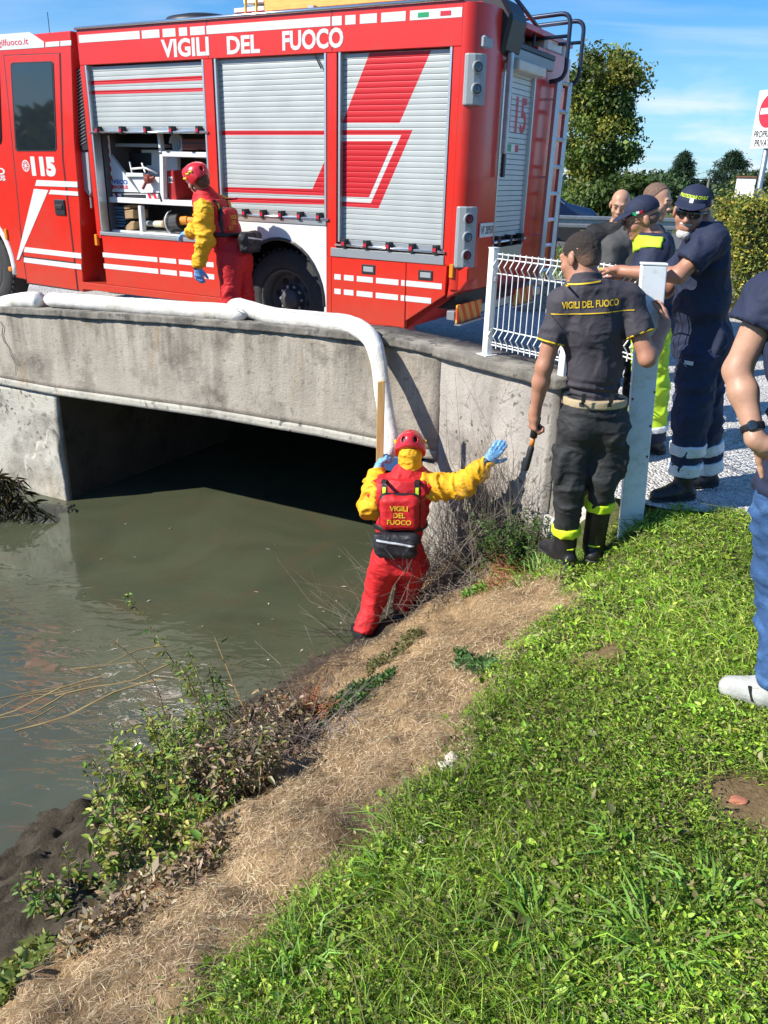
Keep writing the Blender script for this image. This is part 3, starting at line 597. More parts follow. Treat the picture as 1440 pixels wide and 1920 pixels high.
for p in ([(70,339.5),(146,343),(146.5,353.5),(67,350.5)],[(96,358),(147,361.5),(148,369.5),(92.5,366)],[(65,356),(92,358.5),(36.5,489),(32.5,489)],[(48,465),(153,477),(154,487),(46,474.5)],[(46,484.5),(153,497.5),(154,507.5),(46,493.5)]):
    panel('reflective_strip',p,.0,.0085,M_retro,door,0)
panel('reflective_strip',[(-70,72),(56,62.5),(83,81),(83.5,91.5),(-70,101)],-.005,.004,M_retro,cab,0)
panel('reflective_strip',[(86,81.5),(112,79.5),(112,89),(86,91)],-.005,.004,M_retro,cab,0); panel('reflective_strip',[(114,79.3),(134,78),(134,87.5),(114,89)],-.005,.004,M_retro,cab,0)
ua,za=T(-44,96); ub,zb=T(53,73); text_on('www.vigilfuoco.it',ua,za,ua-ub,zb-za,.0038,M_redp,cab,bold=.01)
ua,za=T(62,332); ub,zb=T(103,296.5); text_on('115',ua,za,ua-ub,zb-za,.006,M_retro,door,bold=.07)
cu,cz=T(49.5,313); ph=MB()
ph.prism([(cu+.062*math.cos(t),cz+.062*math.sin(t)) for t in np.linspace(0,2*math.pi,28,endpoint=False)],.006,.0075); ph.build('phone_dial_emblem',M_retro,door)
MB().prism([(cu+.05*math.cos(t),cz+.05*math.sin(t)) for t in np.linspace(0,2*math.pi,28,endpoint=False)],.0076,.0082).build('phone_dial_ring',M_redp,door)
for k in range(8):
    t=2*math.pi*k/8+.2; MB().prism([(cu+.037*math.cos(t)+.009*math.cos(a),cz+.037*math.sin(t)+.009*math.sin(a)) for a in np.linspace(0,6.28,9)[:-1]],.0083,.009).build('dial_hole',M_retro,door)
MB().prism([(cu+.02*math.cos(t),cz+.02*math.sin(t)) for t in np.linspace(0,2*math.pi,16,endpoint=False)],.0083,.009).build('dial_centre',M_retro,door)
ua,za=T(-46,328); ub,zb=T(9,317); text_on('IVECO',ua,za,ua-ub,zb-za,.002,M_retro,cab,bold=.03); ua,za=T(-42,339); ub,zb=T(10,331); text_on('MAGIRUS',ua,za,ua-ub,zb-za,.002,M_retro,cab,bold=.03)
fa=[(6.47+.63*math.cos(t),WZ+.03+.66*math.sin(t)) for t in np.linspace(-.1,math.pi+.1,22)]
MB().tube([(u,-.03,z) for u,z in fa],.05,8).build('front_fender',M_white,truck,smooth=True)
MB().box((5.9,-.9,.4),(7.0,-.55,1.15)).build('front_wheel_well',M_black,truck)
for p in ((182,452),(13,441)):
    u,z=T(*p); rect('side_marker',u-.022,u+.022,z-.06,z+.06,-.02,.02,M_orange,bevel=.006)
u,z=T(21,506); MB().lathe([(.03,0),(.028,.012),(.0,.018)],14,Matrix.Translation((u,.008,z))@Matrix(((1,0,0,0),(0,0,1,0),(0,1,0,0),(0,0,0,1)))).build('round_marker',M_orange,truck)
MB().tube([(5.1,-.3,3.05),(5.1,-.3,3.28)],.004,5).build('antenna',M_black,truck)
# gap behind the cab
rect('cab_gap_bellows',4.363,4.40,.5,2.98,-2.3,-.35,M_black,bevel=0)
g=MB().prism(TT([(141,132),(152,130),(166,283),(150,285)],-.06),-.4,-.06).build('intake_grille',M_black,truck)
for k in range(22):
    u0,z0=T(143+.5*k,140+6.4*k,-.055); MB().tube([(u0+.03,-.055,z0),(u0-.075,-.055,z0+.035)],.004,4).build('grille_bar',M_grey,g)
MB().prism(TT([(150,287),(166,285),(172,362),(168,372),(158,360)],-.08),-.4,-.08).build('intake_box',M_grey,truck,bevel=.01)
MB().tube([(T(170,372,-.09)[0],-.09,T(170,372,-.09)[1]),(T(172,392,-.09)[0],-.09,T(172,392,-.09)[1])],.012,6).build('drain_pipe',M_grey,truck)
# rear end
RU=-.17
cp=[(0.002,0),(-.02,-.0)]+[(-.02+RU*.885*math.sin(a),-.25*(1-math.cos(a))) for a in np.linspace(.1,math.pi/2,12)]+[(RU,-.55),(-.1,-.55),(-.1,-.2),(.002,-.1)]
pil=MB().prismz(cp,.80,3.02).build('corner_pillar',M_red,truck,smooth=True); pil.data.set_sharp_from_angle(angle=.6)
cpf=[(u,-2.45-y) for u,y in cp]; cpf=[(u,y) for u,y in cpf]
cpf[-4]=(RU,-1.30); cpf[-3]=(-.1,-1.30)
pil=MB().prismz(cpf,.80,2.86).build('corner_pillar',M_red,truck,smooth=True); pil.data.set_sharp_from_angle(angle=.6)
sk=TT([(836,500),(833.5,557),(762,606)]); 
MB().prism([(.012,1.0),(.04,.705),(.43,.41),(.45,.41),(.45,.6),(.1,.8),(.05,1.0)],-2.4,-.065).build('rear_underside',mat('rear_skirt_red',(.40,.02,.012),.5,var=.2),truck)
MB().prism([(0.0,1.0),(.035,.715),(-.11,.80),(RU,.88),(RU,1.0)],-2.43,-.02).build('rear_skirt',M_red,truck,bevel=.012)
MB().box((.0,-.0,1.0),(.06,-.06,1.01)).build('skirt_cap',M_red,truck)
rs=empty('rear_shutter',parent=truck)
rb_=MB(); h=.045
me=None
bm_=MB().box((RU+.03,-1.29,.003),(RU+.05,-.55,h-.001)).bm(); me=bpy.data.meshes.new('slat'); bmesh.ops.bevel(bm_,geom=bm_.edges[:],offset=.002,segments=1,affect='EDGES'); bm_.to_mesh(me); bm_.free(); me.materials.append(M_slat)
for i in range(32):
    o=bpy.data.objects.new('slat',me); COL.objects.link(o); o.parent=rs; o.location=(0,0,1.22+i*h)
MB().box((RU+.052,-1.29,1.2),(RU+.08,-.55,2.7)).build('back_sheet',M_black,rs)
MB().box((RU,-1.31,1.02),(RU+.06,-.54,1.13)).build('rear_ledge',M_alu,rs)
MB().tube([(RU-.02,-1.33,1.185),(RU-.02,-.52,1.185)],.012,8).build('lift_bar',M_chrome,rs,smooth=True)
for y in (-.62,-.92,-1.22): MB().box((RU-.035,y-.03,1.15),(RU+.03,y+.03,1.235)).build('bar_clip',M_black,rs,bevel=.004)
for y in (-.545,-1.30): MB().box((RU-.004,y-.014,1.1),(RU+.05,y+.014,2.64)).build('shutter_rail',M_alu,rs)
def rear_text(txt,y_left,z,wd,hg,m):
    me=text_mesh(txt,1.0,0,.03); n=len(me.vertices); c=np.zeros(n*3,np.float32); me.vertices.foreach_get('co',c); c=c.reshape(-1,3); lo,hi=c[:,:2].min(0),c[:,:2].max(0); s=(c[:,:2]-lo)/(hi-lo)
    me.vertices.foreach_set('co',np.stack([np.full(n,RU+.0285),y_left-s[:,0]*wd,z+s[:,1]*hg],-1).astype(np.float32).ravel()); me.update(); return obj('lettering',me,m,rs)
rear_text('115',-.76,2.12,.46,.30,M_redp)
for k,m in enumerate((M_green,M_white,M_redp)): MB().box((RU+.0275,-.80-.09*(k+1),1.96),(RU+.0295,-.80-.09*k,2.02)).build('flag_patch',m,rs)
# lamp over the shutter, rear beam
MB().box((RU-.10,-1.30,2.60),(RU+.04,-.62,2.68)).build('work_lamp',mat('cream_lamp',(.62,.60,.52),.5),truck,bevel=.01)
MB().box((RU-.03,-1.7,2.69),(RU+.3,-.56,2.78)).build('rear_beam',M_grey,truck,bevel=.008); MB().box((RU-.02,-1.75,2.785),(RU+.3,-.56,2.83)).build('rear_beam_trim',M_black,truck,bevel=.006)
# light pods
def pod(z0,z1,lamps):
    pp=[(-.035,.010),(-.07,.008),(-.12,-.014),(-.160,-.055),(-.185,-.115),(-.155,-.115),(-.115,-.04),(-.035,-.03)]
    e=MB().prismz(pp,z0,z1).build('light_pod',M_grey,truck,bevel=.012,seg=2)
    for zz,mm in lamps:
        a=nrm(V(-.78,.62,0)); MM=Matrix.Translation((-.142,-.028,zz))@Vector((0,0,1)).rotation_difference(Vector(a)).to_matrix().to_4x4()
        r=MB().lathe([(.048,-.01),(.048,.010),(.040,.013),(.038,.004)],20,MM,False).build('lamp_ring',M_grey,e); MB().lathe([(.038,-.01),(.038,.006),(.025,.010),(0,.012)],18,MM).build('lamp_lens',mm,r,smooth=True)
    return e
M_cl=mat('clear_lens',(.16,.18,.18),.12,.3); M_rl=mat('red_lens',(.20,.01,.01),.15)
pod(2.28,2.66,[(2.56,M_cl),(2.40,M_cl)]); pod(.99,1.50,[(1.40,M_rl),(1.25,M_cl),(1.10,M_rl)])
MB().prismz([(u,-2.45-y) for u,y in [(-.06,.012),(-.12,-.012),(-.165,-.055),(-.195,-.13),(-.16,-.13),(-.12,-.04)]],.95,1.5).build('light_pod',M_grey,truck)
MB().prismz([(u,-2.45-y) for u,y in [(-.06,.012),(-.12,-.012),(-.165,-.055),(-.195,-.13),(-.16,-.13),(-.12,-.04)]],2.2,2.6).build('light_pod',M_grey,truck)
MB().box((-.04,-.04,.90),(.0,.018,1.02)).build('side_marker',M_orange,truck,bevel=.006)
pl_=MB().box((RU-.012,-.50,1.24),(RU-.002,-.20,1.36)).build('number_plate',M_white,truck,bevel=.002)
me=text_mesh('VF 28958',1.0,0,.01); n=len(me.vertices); c=np.zeros(n*3,np.float32); me.vertices.foreach_get('co',c); c=c.reshape(-1,3); lo,hi=c[:,:2].min(0),c[:,:2].max(0); s=(c[:,:2]-lo)/(hi-lo)
me.vertices.foreach_set('co',np.stack([np.full(n,RU-.0135),-.215-s[:,0]*.27,1.265+s[:,1]*.07],-1).astype(np.float32).ravel()); me.update(); obj('plate_lettering',me,M_black,pl_)
# rear ladder
ld=empty('rear_ladder',parent=truck)
for y in (-1.66,-1.98): MB().tube([(RU-.11,y+.08,.72),(RU-.10,y,2.62)],.036,4,flat=.6).build('stile',M_alu,ld)
for k in range(8):
    z=.85+k*.25; yo=.08*(1-(z-.72)/1.9); MB().tube([(RU-.105,-1.66+yo,z),(RU-.105,-1.98+yo,z)],.021,6).build('rung',M_alu,ld)
for z in (1.2,1.75,2.45): MB().tube([(RU-.10,-1.70+.02,z),(RU+.02,-1.68,z)],.012,6).build('bracket',M_alu,ld)
# roof hoops above the ladder and roof rail
M_hoop=mat('dark_blue_tube',(.035,.05,.085),.35,.5)
def arcpath(pts,r=.1,n=5):
    P=[np.asarray(p,float) for p in pts]; o=[P[0]]
    for i in range(1,len(P)-1):
        a=P[i]+nrm(P[i-1]-P[i])*r; b=P[i]+nrm(P[i+1]-P[i])*r
        for k in range(n+1):
            t=k/n; o.append((1-t)**2*a+2*t*(1-t)*P[i]+t*t*b)
    o.append(P[-1]); return o
for y in (-1.64,-2.06):
    MB().tube(arcpath([(RU-.02,y,2.60),(RU-.17,y,2.62),(RU-.17,y,3.17),(RU+.55,y,3.13),(RU+.55,y,2.9)],.10),.021,8).build('roof_hoop',M_hoop,truck,smooth=True)
    MB().tube([(RU-.17,y,2.98),(RU+.55,y,2.96)],.016,8).build('hoop_bar',M_hoop,truck,smooth=True)
MB().tube([(RU+.10,-.75,3.22),(RU+.10,-1.64,3.02)],.018,8).build('roof_rail',M_hoop,truck,smooth=True)
for y in (-1.1,-1.45): MB().tube([(RU+.10,y,3.14-(y+1.1)*-.22),(RU+.10,y,2.83)],.014,8).build('rail_post',M_hoop,truck)
Mz=Matrix.Translation((RU+.12,-.95,2.83)); MB().lathe([(.10,0),(.11,.02),(.11,.06)],20,Mz).build('beacon_base',M_black,truck); MB().lathe([(.105,.062),(.105,.13),(.11,.14),(.105,.15),(.10,.21),(.07,.235),(0,.24)],22,Mz).build('blue_beacon',M_bluelens,truck,smooth=True)
MB().box((-.1,-2.2,2.87),(.5,-1.72,3.05)).build('roof_locker',M_white,truck,bevel=.03); MB().box((-.1,-2.42,2.87),(2.5,-2.25,3.0)).build('roof_locker',M_white,truck,bevel=.02)
# crane head / rolled lift at the rear corner and its hanging arm
MB().box((-.14,-.34,2.80),(.05,-.10,3.02)).build('lift_bracket',M_white,truck,bevel=.02)
for y,z in ((-.15,2.97),(-.29,2.97),(-.15,2.85),(-.29,2.85)): MB().lathe([(.013,0),(.013,.012),(0,.014)],8,Matrix.Translation((-.14,y,z))@Matrix.Rotation(R_(-90),4,'Y')).build('bolt',M_black,truck)
MB().box((-.17,-.36,2.70),(.2,-.08,2.795)).build('lift_underside',M_grey,truck,bevel=.015)
MB().prism([(-.20,2.70),(-.26,2.98),(-.16,3.12),(.25,3.14),(.25,2.62)],-.78,-.40).build('lift_housing',M_black,truck,bevel=.03)
MB().box((-.24,-.56,1.93),(-.20,-.50,2.72)).build('hanging_arm',M_steel,truck,bevel=.006); MB().box((-.235,-.555,1.74),(-.205,-.505,1.93)).build('arm_grip',M_black,truck,bevel=.005)
# roof load
MB().lathe([(.42,0),(.45,.05),(.40,.11),(.25,.145),(0,.15)],28,Matrix.Translation((3.15,-.62,3.03))).build('roof_dome',M_black,truck,smooth=True)
M_lad=mat('orange_yellow_ladder',(.72,.44,.10),.6,var=.2,vs=12,stretch=(1,6,6)); 
rl=empty('roof_ladder',parent=truck)
for y in (-.55,-.95): MB().box((.15,y-.03,3.16),(2.35,y+.03,3.27)).build('stile',M_lad,rl,bevel=.006); MB().box((.3,y-.03,3.30),(2.2,y+.03,3.40)).build('stile',M_lad,rl,bevel=.006)
for k in range(9): MB().tube([(.3+k*.24,-.95,3.21),(.3+k*.24,-.55,3.21)],.016,6).build('rung',M_steel,rl)
MB().box((2.352,-.98,3.17),(2.72,-.52,3.21)).box((2.352,-.98,3.24),(2.6,-.52,3.29)).build('stile_end',M_white,rl,bevel=.004)
for u in (2.45,2.58): MB().tube([(u,-.53,3.03),(u-.02,-.51,3.45)],.013,6).build('tie_strap',mat('yellow_strap',(.65,.50,.03),.5),rl)
for u in (.5,1.7): MB().box((u,-1.1,3.03),(u+.06,-.4,3.16)).build('ladder_rest',M_steel,rl)
# underrun bar with striped boards
MB().box((-.06,-2.3,.53),(.02,-.02,.61)).build('underrun_bar',M_alu,truck,bevel=.006)
def stripes_mat():
    m,N,L,P=nodes('striped_board'); tc=N.new('ShaderNodeTexCoord'); mp=N.new('ShaderNodeMapping'); mp.inputs['Rotation'].default_value=(R_(35),0,0); L.new(tc.outputs['Object'],mp.inputs[0])
    wv=N.new('ShaderNodeTexWave'); wv.bands_direction='Y'; wv.inputs['Scale'].default_value=2.6; L.new(mp.outputs[0],wv.inputs['Vector']); r=N.new('ShaderNodeValToRGB'); r.color_ramp.interpolation='CONSTANT'; r.color_ramp.elements[0].color=(.80,.09,.01,1); r.color_ramp.elements[1].position=.5; r.color_ramp.elements[1].color=(.85,.38,.05,1); L.new(wv.outputs[0],r.inputs[0]); L.new(r.outputs[0],P.inputs['Base Color']); return m
ms=stripes_mat()
for y in (-.03,-1.45):
    MB().box((-.085,y-.55,.50),(-.065,y,.665)).build('striped_board',ms,truck,bevel=.004); MB().box((-.12,y-.56,.485),(-.06,y+.005,.498)).build('board_ledge',M_alu,truck)
# ------------------------------------------------------------------ things stowed in the open locker
def tpoint(px,py,yy):
    u,z=T(px,py,yy); return MT@Vector((u,yy,z-.012))
def in_truck(name,label,cat,group=None): return empty(name,mw=MT,label=label,cat=cat,group=group)
gen=in_truck('equipment_unit','white equipment unit with blue and red lettering inside the open locker','equipment')
YG=-.20
def gp(name,pts,y0,y1,m,b=.004,par=None): return MB().prism(TT(pts,YG),y0,y1).build(name,m,par or gen,bevel=b)
M_eq=mat('equipment_white',(.62,.66,.66),.5,var=.1)
gp('side_panel',[(205,291),(260,363),(212,362)],YG-.05,YG,M_eq); gp('front_panel',[(243,334),(298,334),(298,364),(262,364)],YG-.06,YG-.01,M_eq)
bk=gp('back_panel',[(226,281),(296,281),(297,332),(242,332)],YG-.35,YG-.30,M_eq); MB().prism(TT([(239,289),(283,289),(283,312),(240,312)],YG-.29),YG-.30,YG-.29).build('window_opening',M_black,bk)
gp('base_bar',[(211,365),(297,366),(296,376),(213,374)],YG-.1,YG+.005,M_white)
for k,x in enumerate((216,277,287)): gp('hazard_stripe',[(x,365),(x+5,365),(x+9,375.5),(x+4,375.5)],YG,YG+.0075,M_redp,0)
gp('dark_slot',[(228,366.5),(274,367),(275,374),(230,373)],YG,YG+.0075,M_black,0)
gp('edge_strip',[(199,256),(203,256),(213,362),(209,362)],YG-.02,YG+.004,M_white)
for k in range(6): gp('hazard_stripe',[(199.5+k*1.75,260+k*17),(203.3+k*1.75,264+k*17),(204.3+k*1.75,273+k*17),(200.5+k*1.75,269+k*17)],YG,YG+.0065,M_redp,0)
ua,za=T(211,347,YG); ub,zb=T(239,339.5,YG); text_on('IVECO',ua,za,ua-ub,zb-za,YG+.001,M_blue,gen,bold=.03); ua,za=T(211,355.5,YG); ub,zb=T(240,350,YG); text_on('MAGIRUS',ua,za,ua-ub,zb-za,YG+.001,M_redp,gen,bold=.03)
for a,b in (((244,330),(236,305)),((270,332),(259,308))):
    (ua,za),(ub,zb)=T(*a,YG),T(*b,YG); MB().tube([(ua,YG-.04,za),(ub,YG-.06,zb)],.012,6).build('lever',M_steel,gen)
gp('control_block',[(238,326),(270,327),(272,334),(239,334)],YG-.1,YG+.02,M_eq)
u,z=T(283,338,YG); v=MB(); v.lathe([(.045,-.02),(.05,.02),(.03,.05),(0,.055)],12,Matrix.Translation((u,YG+.03,z))@Matrix(((1,0,0,0),(0,0,1,0),(0,1,0,0),(0,0,0,1)))); v.tube([(u-.01,YG+.05,z),(u-.1,YG+.05,z+.02)],.014,6); v.tube([(u,YG+.05,z),(u+.06,YG+.07,z-.10)],.016,6); v.build('valve',mat('red_valve',(.25,.05,.03),.5,var=.3),gen)
MB().tube([(T(246,319,YG)[0],YG,T(246,319,YG)[1]),(T(275,317,YG)[0],YG+.03,T(275,317,YG)[1]),(T(294,327,YG)[0],YG,T(294,327,YG)[1])],.012,6).build('hose_pipe',M_white,gen,smooth=True)
MB().prism(TT([(212,271),(294,272),(294,278),(214,277)],YG-.1),YG-.35,YG-.1).build('top_tray',M_grey,gen)
def boxthing(name,label,cat,pts,y0,y1,m,yy=-.2,group=None,bev=.008):
    e=in_truck(name,label,cat,group); return e,MB().prism(TT(pts,yy),y0,y1).build('body',m,e,bevel=bev)
M_can=mat('red_can',(.38,.02,.02),.4,var=.1)
e,b_=boxthing('fuel_can','upright red metal can with a white number label in the locker','can',[(309,323),(325,321),(332,380),(317,380)],-.5,-.2,M_can)
MB().prism(TT([(315.5,334),(323.5,333.5),(324.5,345),(316.5,345)],-.2),-.2,-.198).build('number_label',M_white,e)
ua,za=T(316.5,343.5,-.198); ub,zb=T(324,335.5,-.198); text_on('86',ua,za,ua-ub,zb-za,-.1979,M_black,e,bold=.02)
e,b_=boxthing('tool_case','dull red case on the top shelf of the open locker','case',[(341,262),(388,262),(388,283),(341,283)],-.6,-.2,mat('brown_red_case',(.22,.05,.03),.6))
rect_=MB().prism(TT([(341,270),(388,270),(388,272),(341,272)],-.198),-.2,-.197).build('lid_seam',M_black,e)
e=in_truck('hose_coil','pale grey coiled hose on the top shelf beside the red case','hose'); u,z=T(329,271,-.2); co=MB()
co.tube([(u+(.085-.004*k/4)*math.cos(k*.5)*(1-k/90),-.22-.0015*k,z+.10*math.sin(k*.5)*(1-k/90)) for k in range(60)],.018,6); co.build('coil',mat('grey_hose',(.40,.42,.43),.5),e,smooth=True)
e=in_truck('sheet_stack','stack of blue folded sheets at the bottom of the locker','stack')
for k in range(7):
    y0=389+k*5.6; MB().prism(TT([(206,y0),(232,y0+1),(232,y0+5),(206.5,y0+4)],-.2),-.6,-.2-.012*(k%3)).build('sheet',mat('blue_sheet',(.09,.15,.22),.6,var=.25),e,bevel=.006)
M_wood=mat('raw_wood',(.34,.22,.11),.75,var=.25,vs=10,stretch=(1,1,8),bump=.2,bs=50)
for lb,p in (('upper wooden block wedged beside the blue sheets',[(232,388),(244,386),(245,394),(233,396)]),('square wooden block below the upper one in the locker',[(233,397),(251,395),(252,412),(235,413)]),('pointed wooden wedge lying at the bottom of the locker',[(233,430),(246,417),(254,417),(252,432),(240,435)])):
    e,b_=boxthing('wood_block',lb,'wood block',p,-.42,-.19,M_wood,group='wooden blocks in the locker')
e=in_truck('rescue_tool','orange and black hydraulic rescue tool lying in the lower locker','tool')
MX=Matrix(((0,0,-1,0),(1,0,0,0),(0,1,0,0),(0,0,0,1)))
def cylx(pa,pb,r,m,name,yy=-.26):
    (ua,za),(ub,zb)=T(*pa,yy),T(*pb,yy); MB().tube([(ua,yy,za),(ub,yy,zb)],r,14).build(name,m,e,bevel=.004)
cylx((277,421),(290,422),.028,M_grey,'tip'); cylx((290,422),(308,422),.034,mat('cream_sleeve',(.70,.60,.40),.5),'sleeve'); cylx((307,422),(313,422),.042,M_wood,'collar'); cylx((316,420),(340,417),.085,M_black,'motor'); cylx((340,416),(354,415),.045,mat('orange_body',(.75,.25,.02),.4),'body'); cylx((354,415),(368,416),.035,mat('orange_body',(.75,.25,.02),.4),'body_end')
u,z=T(322,419,-.24); MB().tube([(u+.01+.012*math.cos(t),-.26+.10*math.cos(t),z+.115*math.sin(t)) for t in np.linspace(-1.5,1.5,14)],.007,5).build('carry_loop',M_white,e)
# ================================================================== smooth solids (distance fields turned into one continuous surface)
class SD:
    def __init__(s): s.p=[]
    def cap(s,a,b,ra,rb=None,k=.03,flat=None,cut=0,op=1):
        a,b=V(*a),V(*b); rb=ra if rb is None else rb; m=max(ra,rb)+k+.03
        s.p.append(('c',a,b,ra,rb,k,flat,cut,op,np.minimum(a,b)-m,np.maximum(a,b)+m)); return s
    def ell(s,c,r,F=None,k=.03,op=1):
        c=V(*c); r=V(*r) if not np.isscalar(r) else V(r,r,r); m=max(r)+k+.03; s.p.append(('e',c,r,F,None,k,None,0,op,c-m,c+m)); return s
    def box(s,c,h,rad,F=None,k=.01,op=1):
        c=V(*c); h=V(*h); m=np.linalg.norm(h)+rad+k+.03; s.p.append(('b',c,h,F,rad,k,None,0,op,c-m,c+m)); return s
    def copy(s): n=SD(); n.p=list(s.p); return n
    def ext(s,o): s.p+=o.p; return s
    def mesh(s,vox,off=0.,clips=(),smooth=0):
        lo=np.min([p[9] for p in s.p if p[8]>0],0)-off; hi=np.max([p[10] for p in s.p if p[8]>0],0)+off
        n=np.ceil((hi-lo)/vox).astype(int)+1; f=np.full(n,.5,np.float32); ax=[lo[i]+vox*np.arange(n[i]) for i in range(3)]
        for p in s.p:
            i0=np.clip(np.floor((p[9]-off-lo)/vox).astype(int),0,n-1); i1=np.clip(np.ceil((p[10]+off-lo)/vox).astype(int)+1,0,n)
            if np.any(i1<=i0): continue
            G=np.stack(np.meshgrid(*[ax[i][i0[i]:i1[i]] for i in range(3)],indexing='ij'),-1).astype(np.float32)
            if p[0]=='c':
                _,a,b,ra,rb,k,flat,cut,op=p[:9]; q=G-a.astype(np.float32)
                if flat is not None: q=q+(q@flat[0].astype(np.float32))[...,None]*flat[0].astype(np.float32)*(flat[1]-1)
                ab=(b-a).astype(np.float32); h=np.clip((q@ab)/max(float(ab@ab),1e-9),0,1); d=np.linalg.norm(q-h[...,None]*ab,axis=-1)-(ra+(rb-ra)*h)
                if cut: u=ab/np.linalg.norm(ab); d=np.maximum(d,(G-b.astype(np.float32))@u)
            elif p[0]=='e':
                _,c,r,F,_,k,_,_,op=p[:9]; q=G-c.astype(np.float32)
                if F is not None: q=q@F.T.astype(np.float32)
                k0=np.linalg.norm(q/r.astype(np.float32),axis=-1); k1=np.linalg.norm(q/(r*r).astype(np.float32),axis=-1)+1e-6; d=k0*(k0-1)/k1
            else:
                _,c,h,F,rad,k,_,_,op=p[:9]; q=G-c.astype(np.float32)
                if F is not None: q=q@F.T.astype(np.float32)
                q=np.abs(q)-(h-rad).astype(np.float32); d=np.linalg.norm(np.maximum(q,0),axis=-1)+np.minimum(q.max(-1),0)-rad
            sl=tuple(slice(i0[i],i1[i]) for i in range(3)); c0=f[sl]
            if op>0: d=d-off; h=np.clip(.5+.5*(d-c0)/k,0,1); f[sl]=d*(1-h)+c0*h-k*h*(1-h)
            elif op<0: d=-d; h=np.clip(.5-.5*(d-c0)/k,0,1); f[sl]=d*(1-h)+c0*h+k*h*(1-h)
        if clips:
            G=np.stack(np.meshgrid(*ax,indexing='ij'),-1).astype(np.float32)
            for pt,nn in clips: f=np.maximum(f,(G-np.asarray(pt,np.float32))@np.asarray(nn,np.float32))
        f=np.pad(f,1,constant_values=.5); lo=lo-vox
        return nets(f,lo,vox)
def nets(f,lo,h):
    ins=f<0; c=np.zeros(np.array(f.shape)-1,np.int8)
    cor=[(i,j,k) for i in (0,1) for j in (0,1) for k in (0,1)]; nx,ny,nz=c.shape
    for i,j,k in cor: c+=ins[i:i+nx,j:j+ny,k:k+nz]
    act=(c>0)&(c<8); id_=np.full(c.shape,-1,np.int64); A=np.argwhere(act); id_[act]=np.arange(len(A))
    val=np.stack([f[A[:,0]+i,A[:,1]+j,A[:,2]+k] for i,j,k in cor],1); pos=np.zeros((len(A),3)); cnt=np.zeros(len(A))
    cc=np.array(cor,float)
    for a in range(8):
        for b in range(a+1,8):
            if np.abs(cc[a]-cc[b]).sum()!=1: continue
            m=(val[:,a]<0)!=(val[:,b]<0); t=val[m,a]/(val[m,a]-val[m,b]); pos[m]+=cc[a]+(cc[b]-cc[a])*t[:,None]; cnt[m]+=1
    v=(A+pos/cnt[:,None])*h+lo; F=[]
    for ax in range(3):
        o=[i for i in range(3) if i!=ax]; sl0=[slice(None)]*3; sl1=[slice(None)]*3; sl0[ax]=slice(0,-1); sl1[ax]=slice(1,None)
        x=ins[tuple(sl0)]!=ins[tuple(sl1)]; E=np.argwhere(x); E=E[(E[:,o[0]]>0)&(E[:,o[1]]>0)&(E[:,o[0]]<f.shape[o[0]]-1)&(E[:,o[1]]<f.shape[o[1]]-1)]
        s=ins[E[:,0],E[:,1],E[:,2]]; q=[]
        for da,db in ((0,0),(1,0),(1,1),(0,1)):
            e=E.copy(); e[:,o[0]]-=da; e[:,o[1]]-=db; q.append(id_[e[:,0],e[:,1],e[:,2]])
        q=np.stack(q,1); fl=(s if ax!=1 else ~s); q[~fl]=q[~fl][:,::-1]; F.append(q)
    return v,np.concatenate(F)
def vnormals(v,f):
    n=np.cross(v[f[:,2]]-v[f[:,0]],v[f[:,3]]-v[f[:,1]]); o=np.zeros_like(v)
    for k in range(4): np.add.at(o,f[:,k],n)
    return o/(np.linalg.norm(o,axis=1,keepdims=True)+1e-12)
def folds(v,f,amp,fr=11.,st=(1,1,1.7),seed=0.,axis=None,ak=2.4):
    n=vnormals(v,f); q=v*np.array(st)+seed
    if axis is not None: q=v+(v@axis)[:,None]*axis*(ak-1)+seed
    q=q; w=q+.05*np.stack([vnoise(q,7),vnoise(q+3,7),vnoise(q+6,7)],-1)
    r1=np.abs(vnoise(w,fr))*2; r2=np.abs(vnoise(w+4,fr*2.1))*2; d=amp*(1.1*np.exp(-(r1/.22)**2)-.35)+amp*.55*(np.exp(-(r2/.25)**2)-.3)
    return v+n*d[:,None]
def skinny(name,v,f,m,root,parent=None,**k):
    o=V(*root.location); return obj(name,mesh_np(name,v-o,f,smooth=True),m,parent or root,**k)
# ------------------------------------------------------------------ figure kit
UP=V(0,0,1)
def frame(fwd,up):
    f=nrm(fwd); u=nrm(V(*up)-f*np.dot(up,f)); return np.array([np.cross(f,u),f,u])     # rows: right, forward, up
def head_sd(S,c,F,s=1.0,neck=None,k=.02,chin=1.0):
    W=lambda x,y,z: c+s*(x*F[0]+y*F[1]+z*F[2])
    e=lambda p,r,k=k,op=1: S.ell(W(*p),V(*r)*s,F,k*s,op)
    e((0,-.012,.035),(.077,.096,.086)); e((0,.035,-.02),(.061,.058,.086)); e((0,.038,-.068),(.052,.05,.045)); e((0,.078,-.098),(.022*chin,.018,.018))
    for x in (-1,1):
        e((x*.038,.066,-.028),(.026,.024,.026)); e((x*.082,-.006,-.008),(.011,.021,.033),.008); e((x*.032,.104,.010),(.019,.016,.012),.01,-1); e((x*.032,.088,.008),(.013,.011,.011),.006)
        e((x*.014,.104,-.033),(.010,.010,.008),.008)
    S.cap(W(-.034,.090,.030),W(.034,.090,.030),.011*s,k=.015*s); S.cap(W(0,.094,.012),W(0,.114,-.028),.009*s,.0135*s,k=.012*s)
    S.cap(W(-.019,.089,-.060),W(.019,.089,-.060),.009*s,k=.012*s); S.cap(W(-.021,.103,-.063),W(.021,.103,-.063),.003*s,k=.005*s,op=-1); S.cap(W(-.015,.090,-.071),W(.015,.090,-.071),.008*s,k=.01*s)
    if neck is not None: S.cap(W(0,-.022,-.05),neck,.054*s,.062*s,k=.03)
    return W
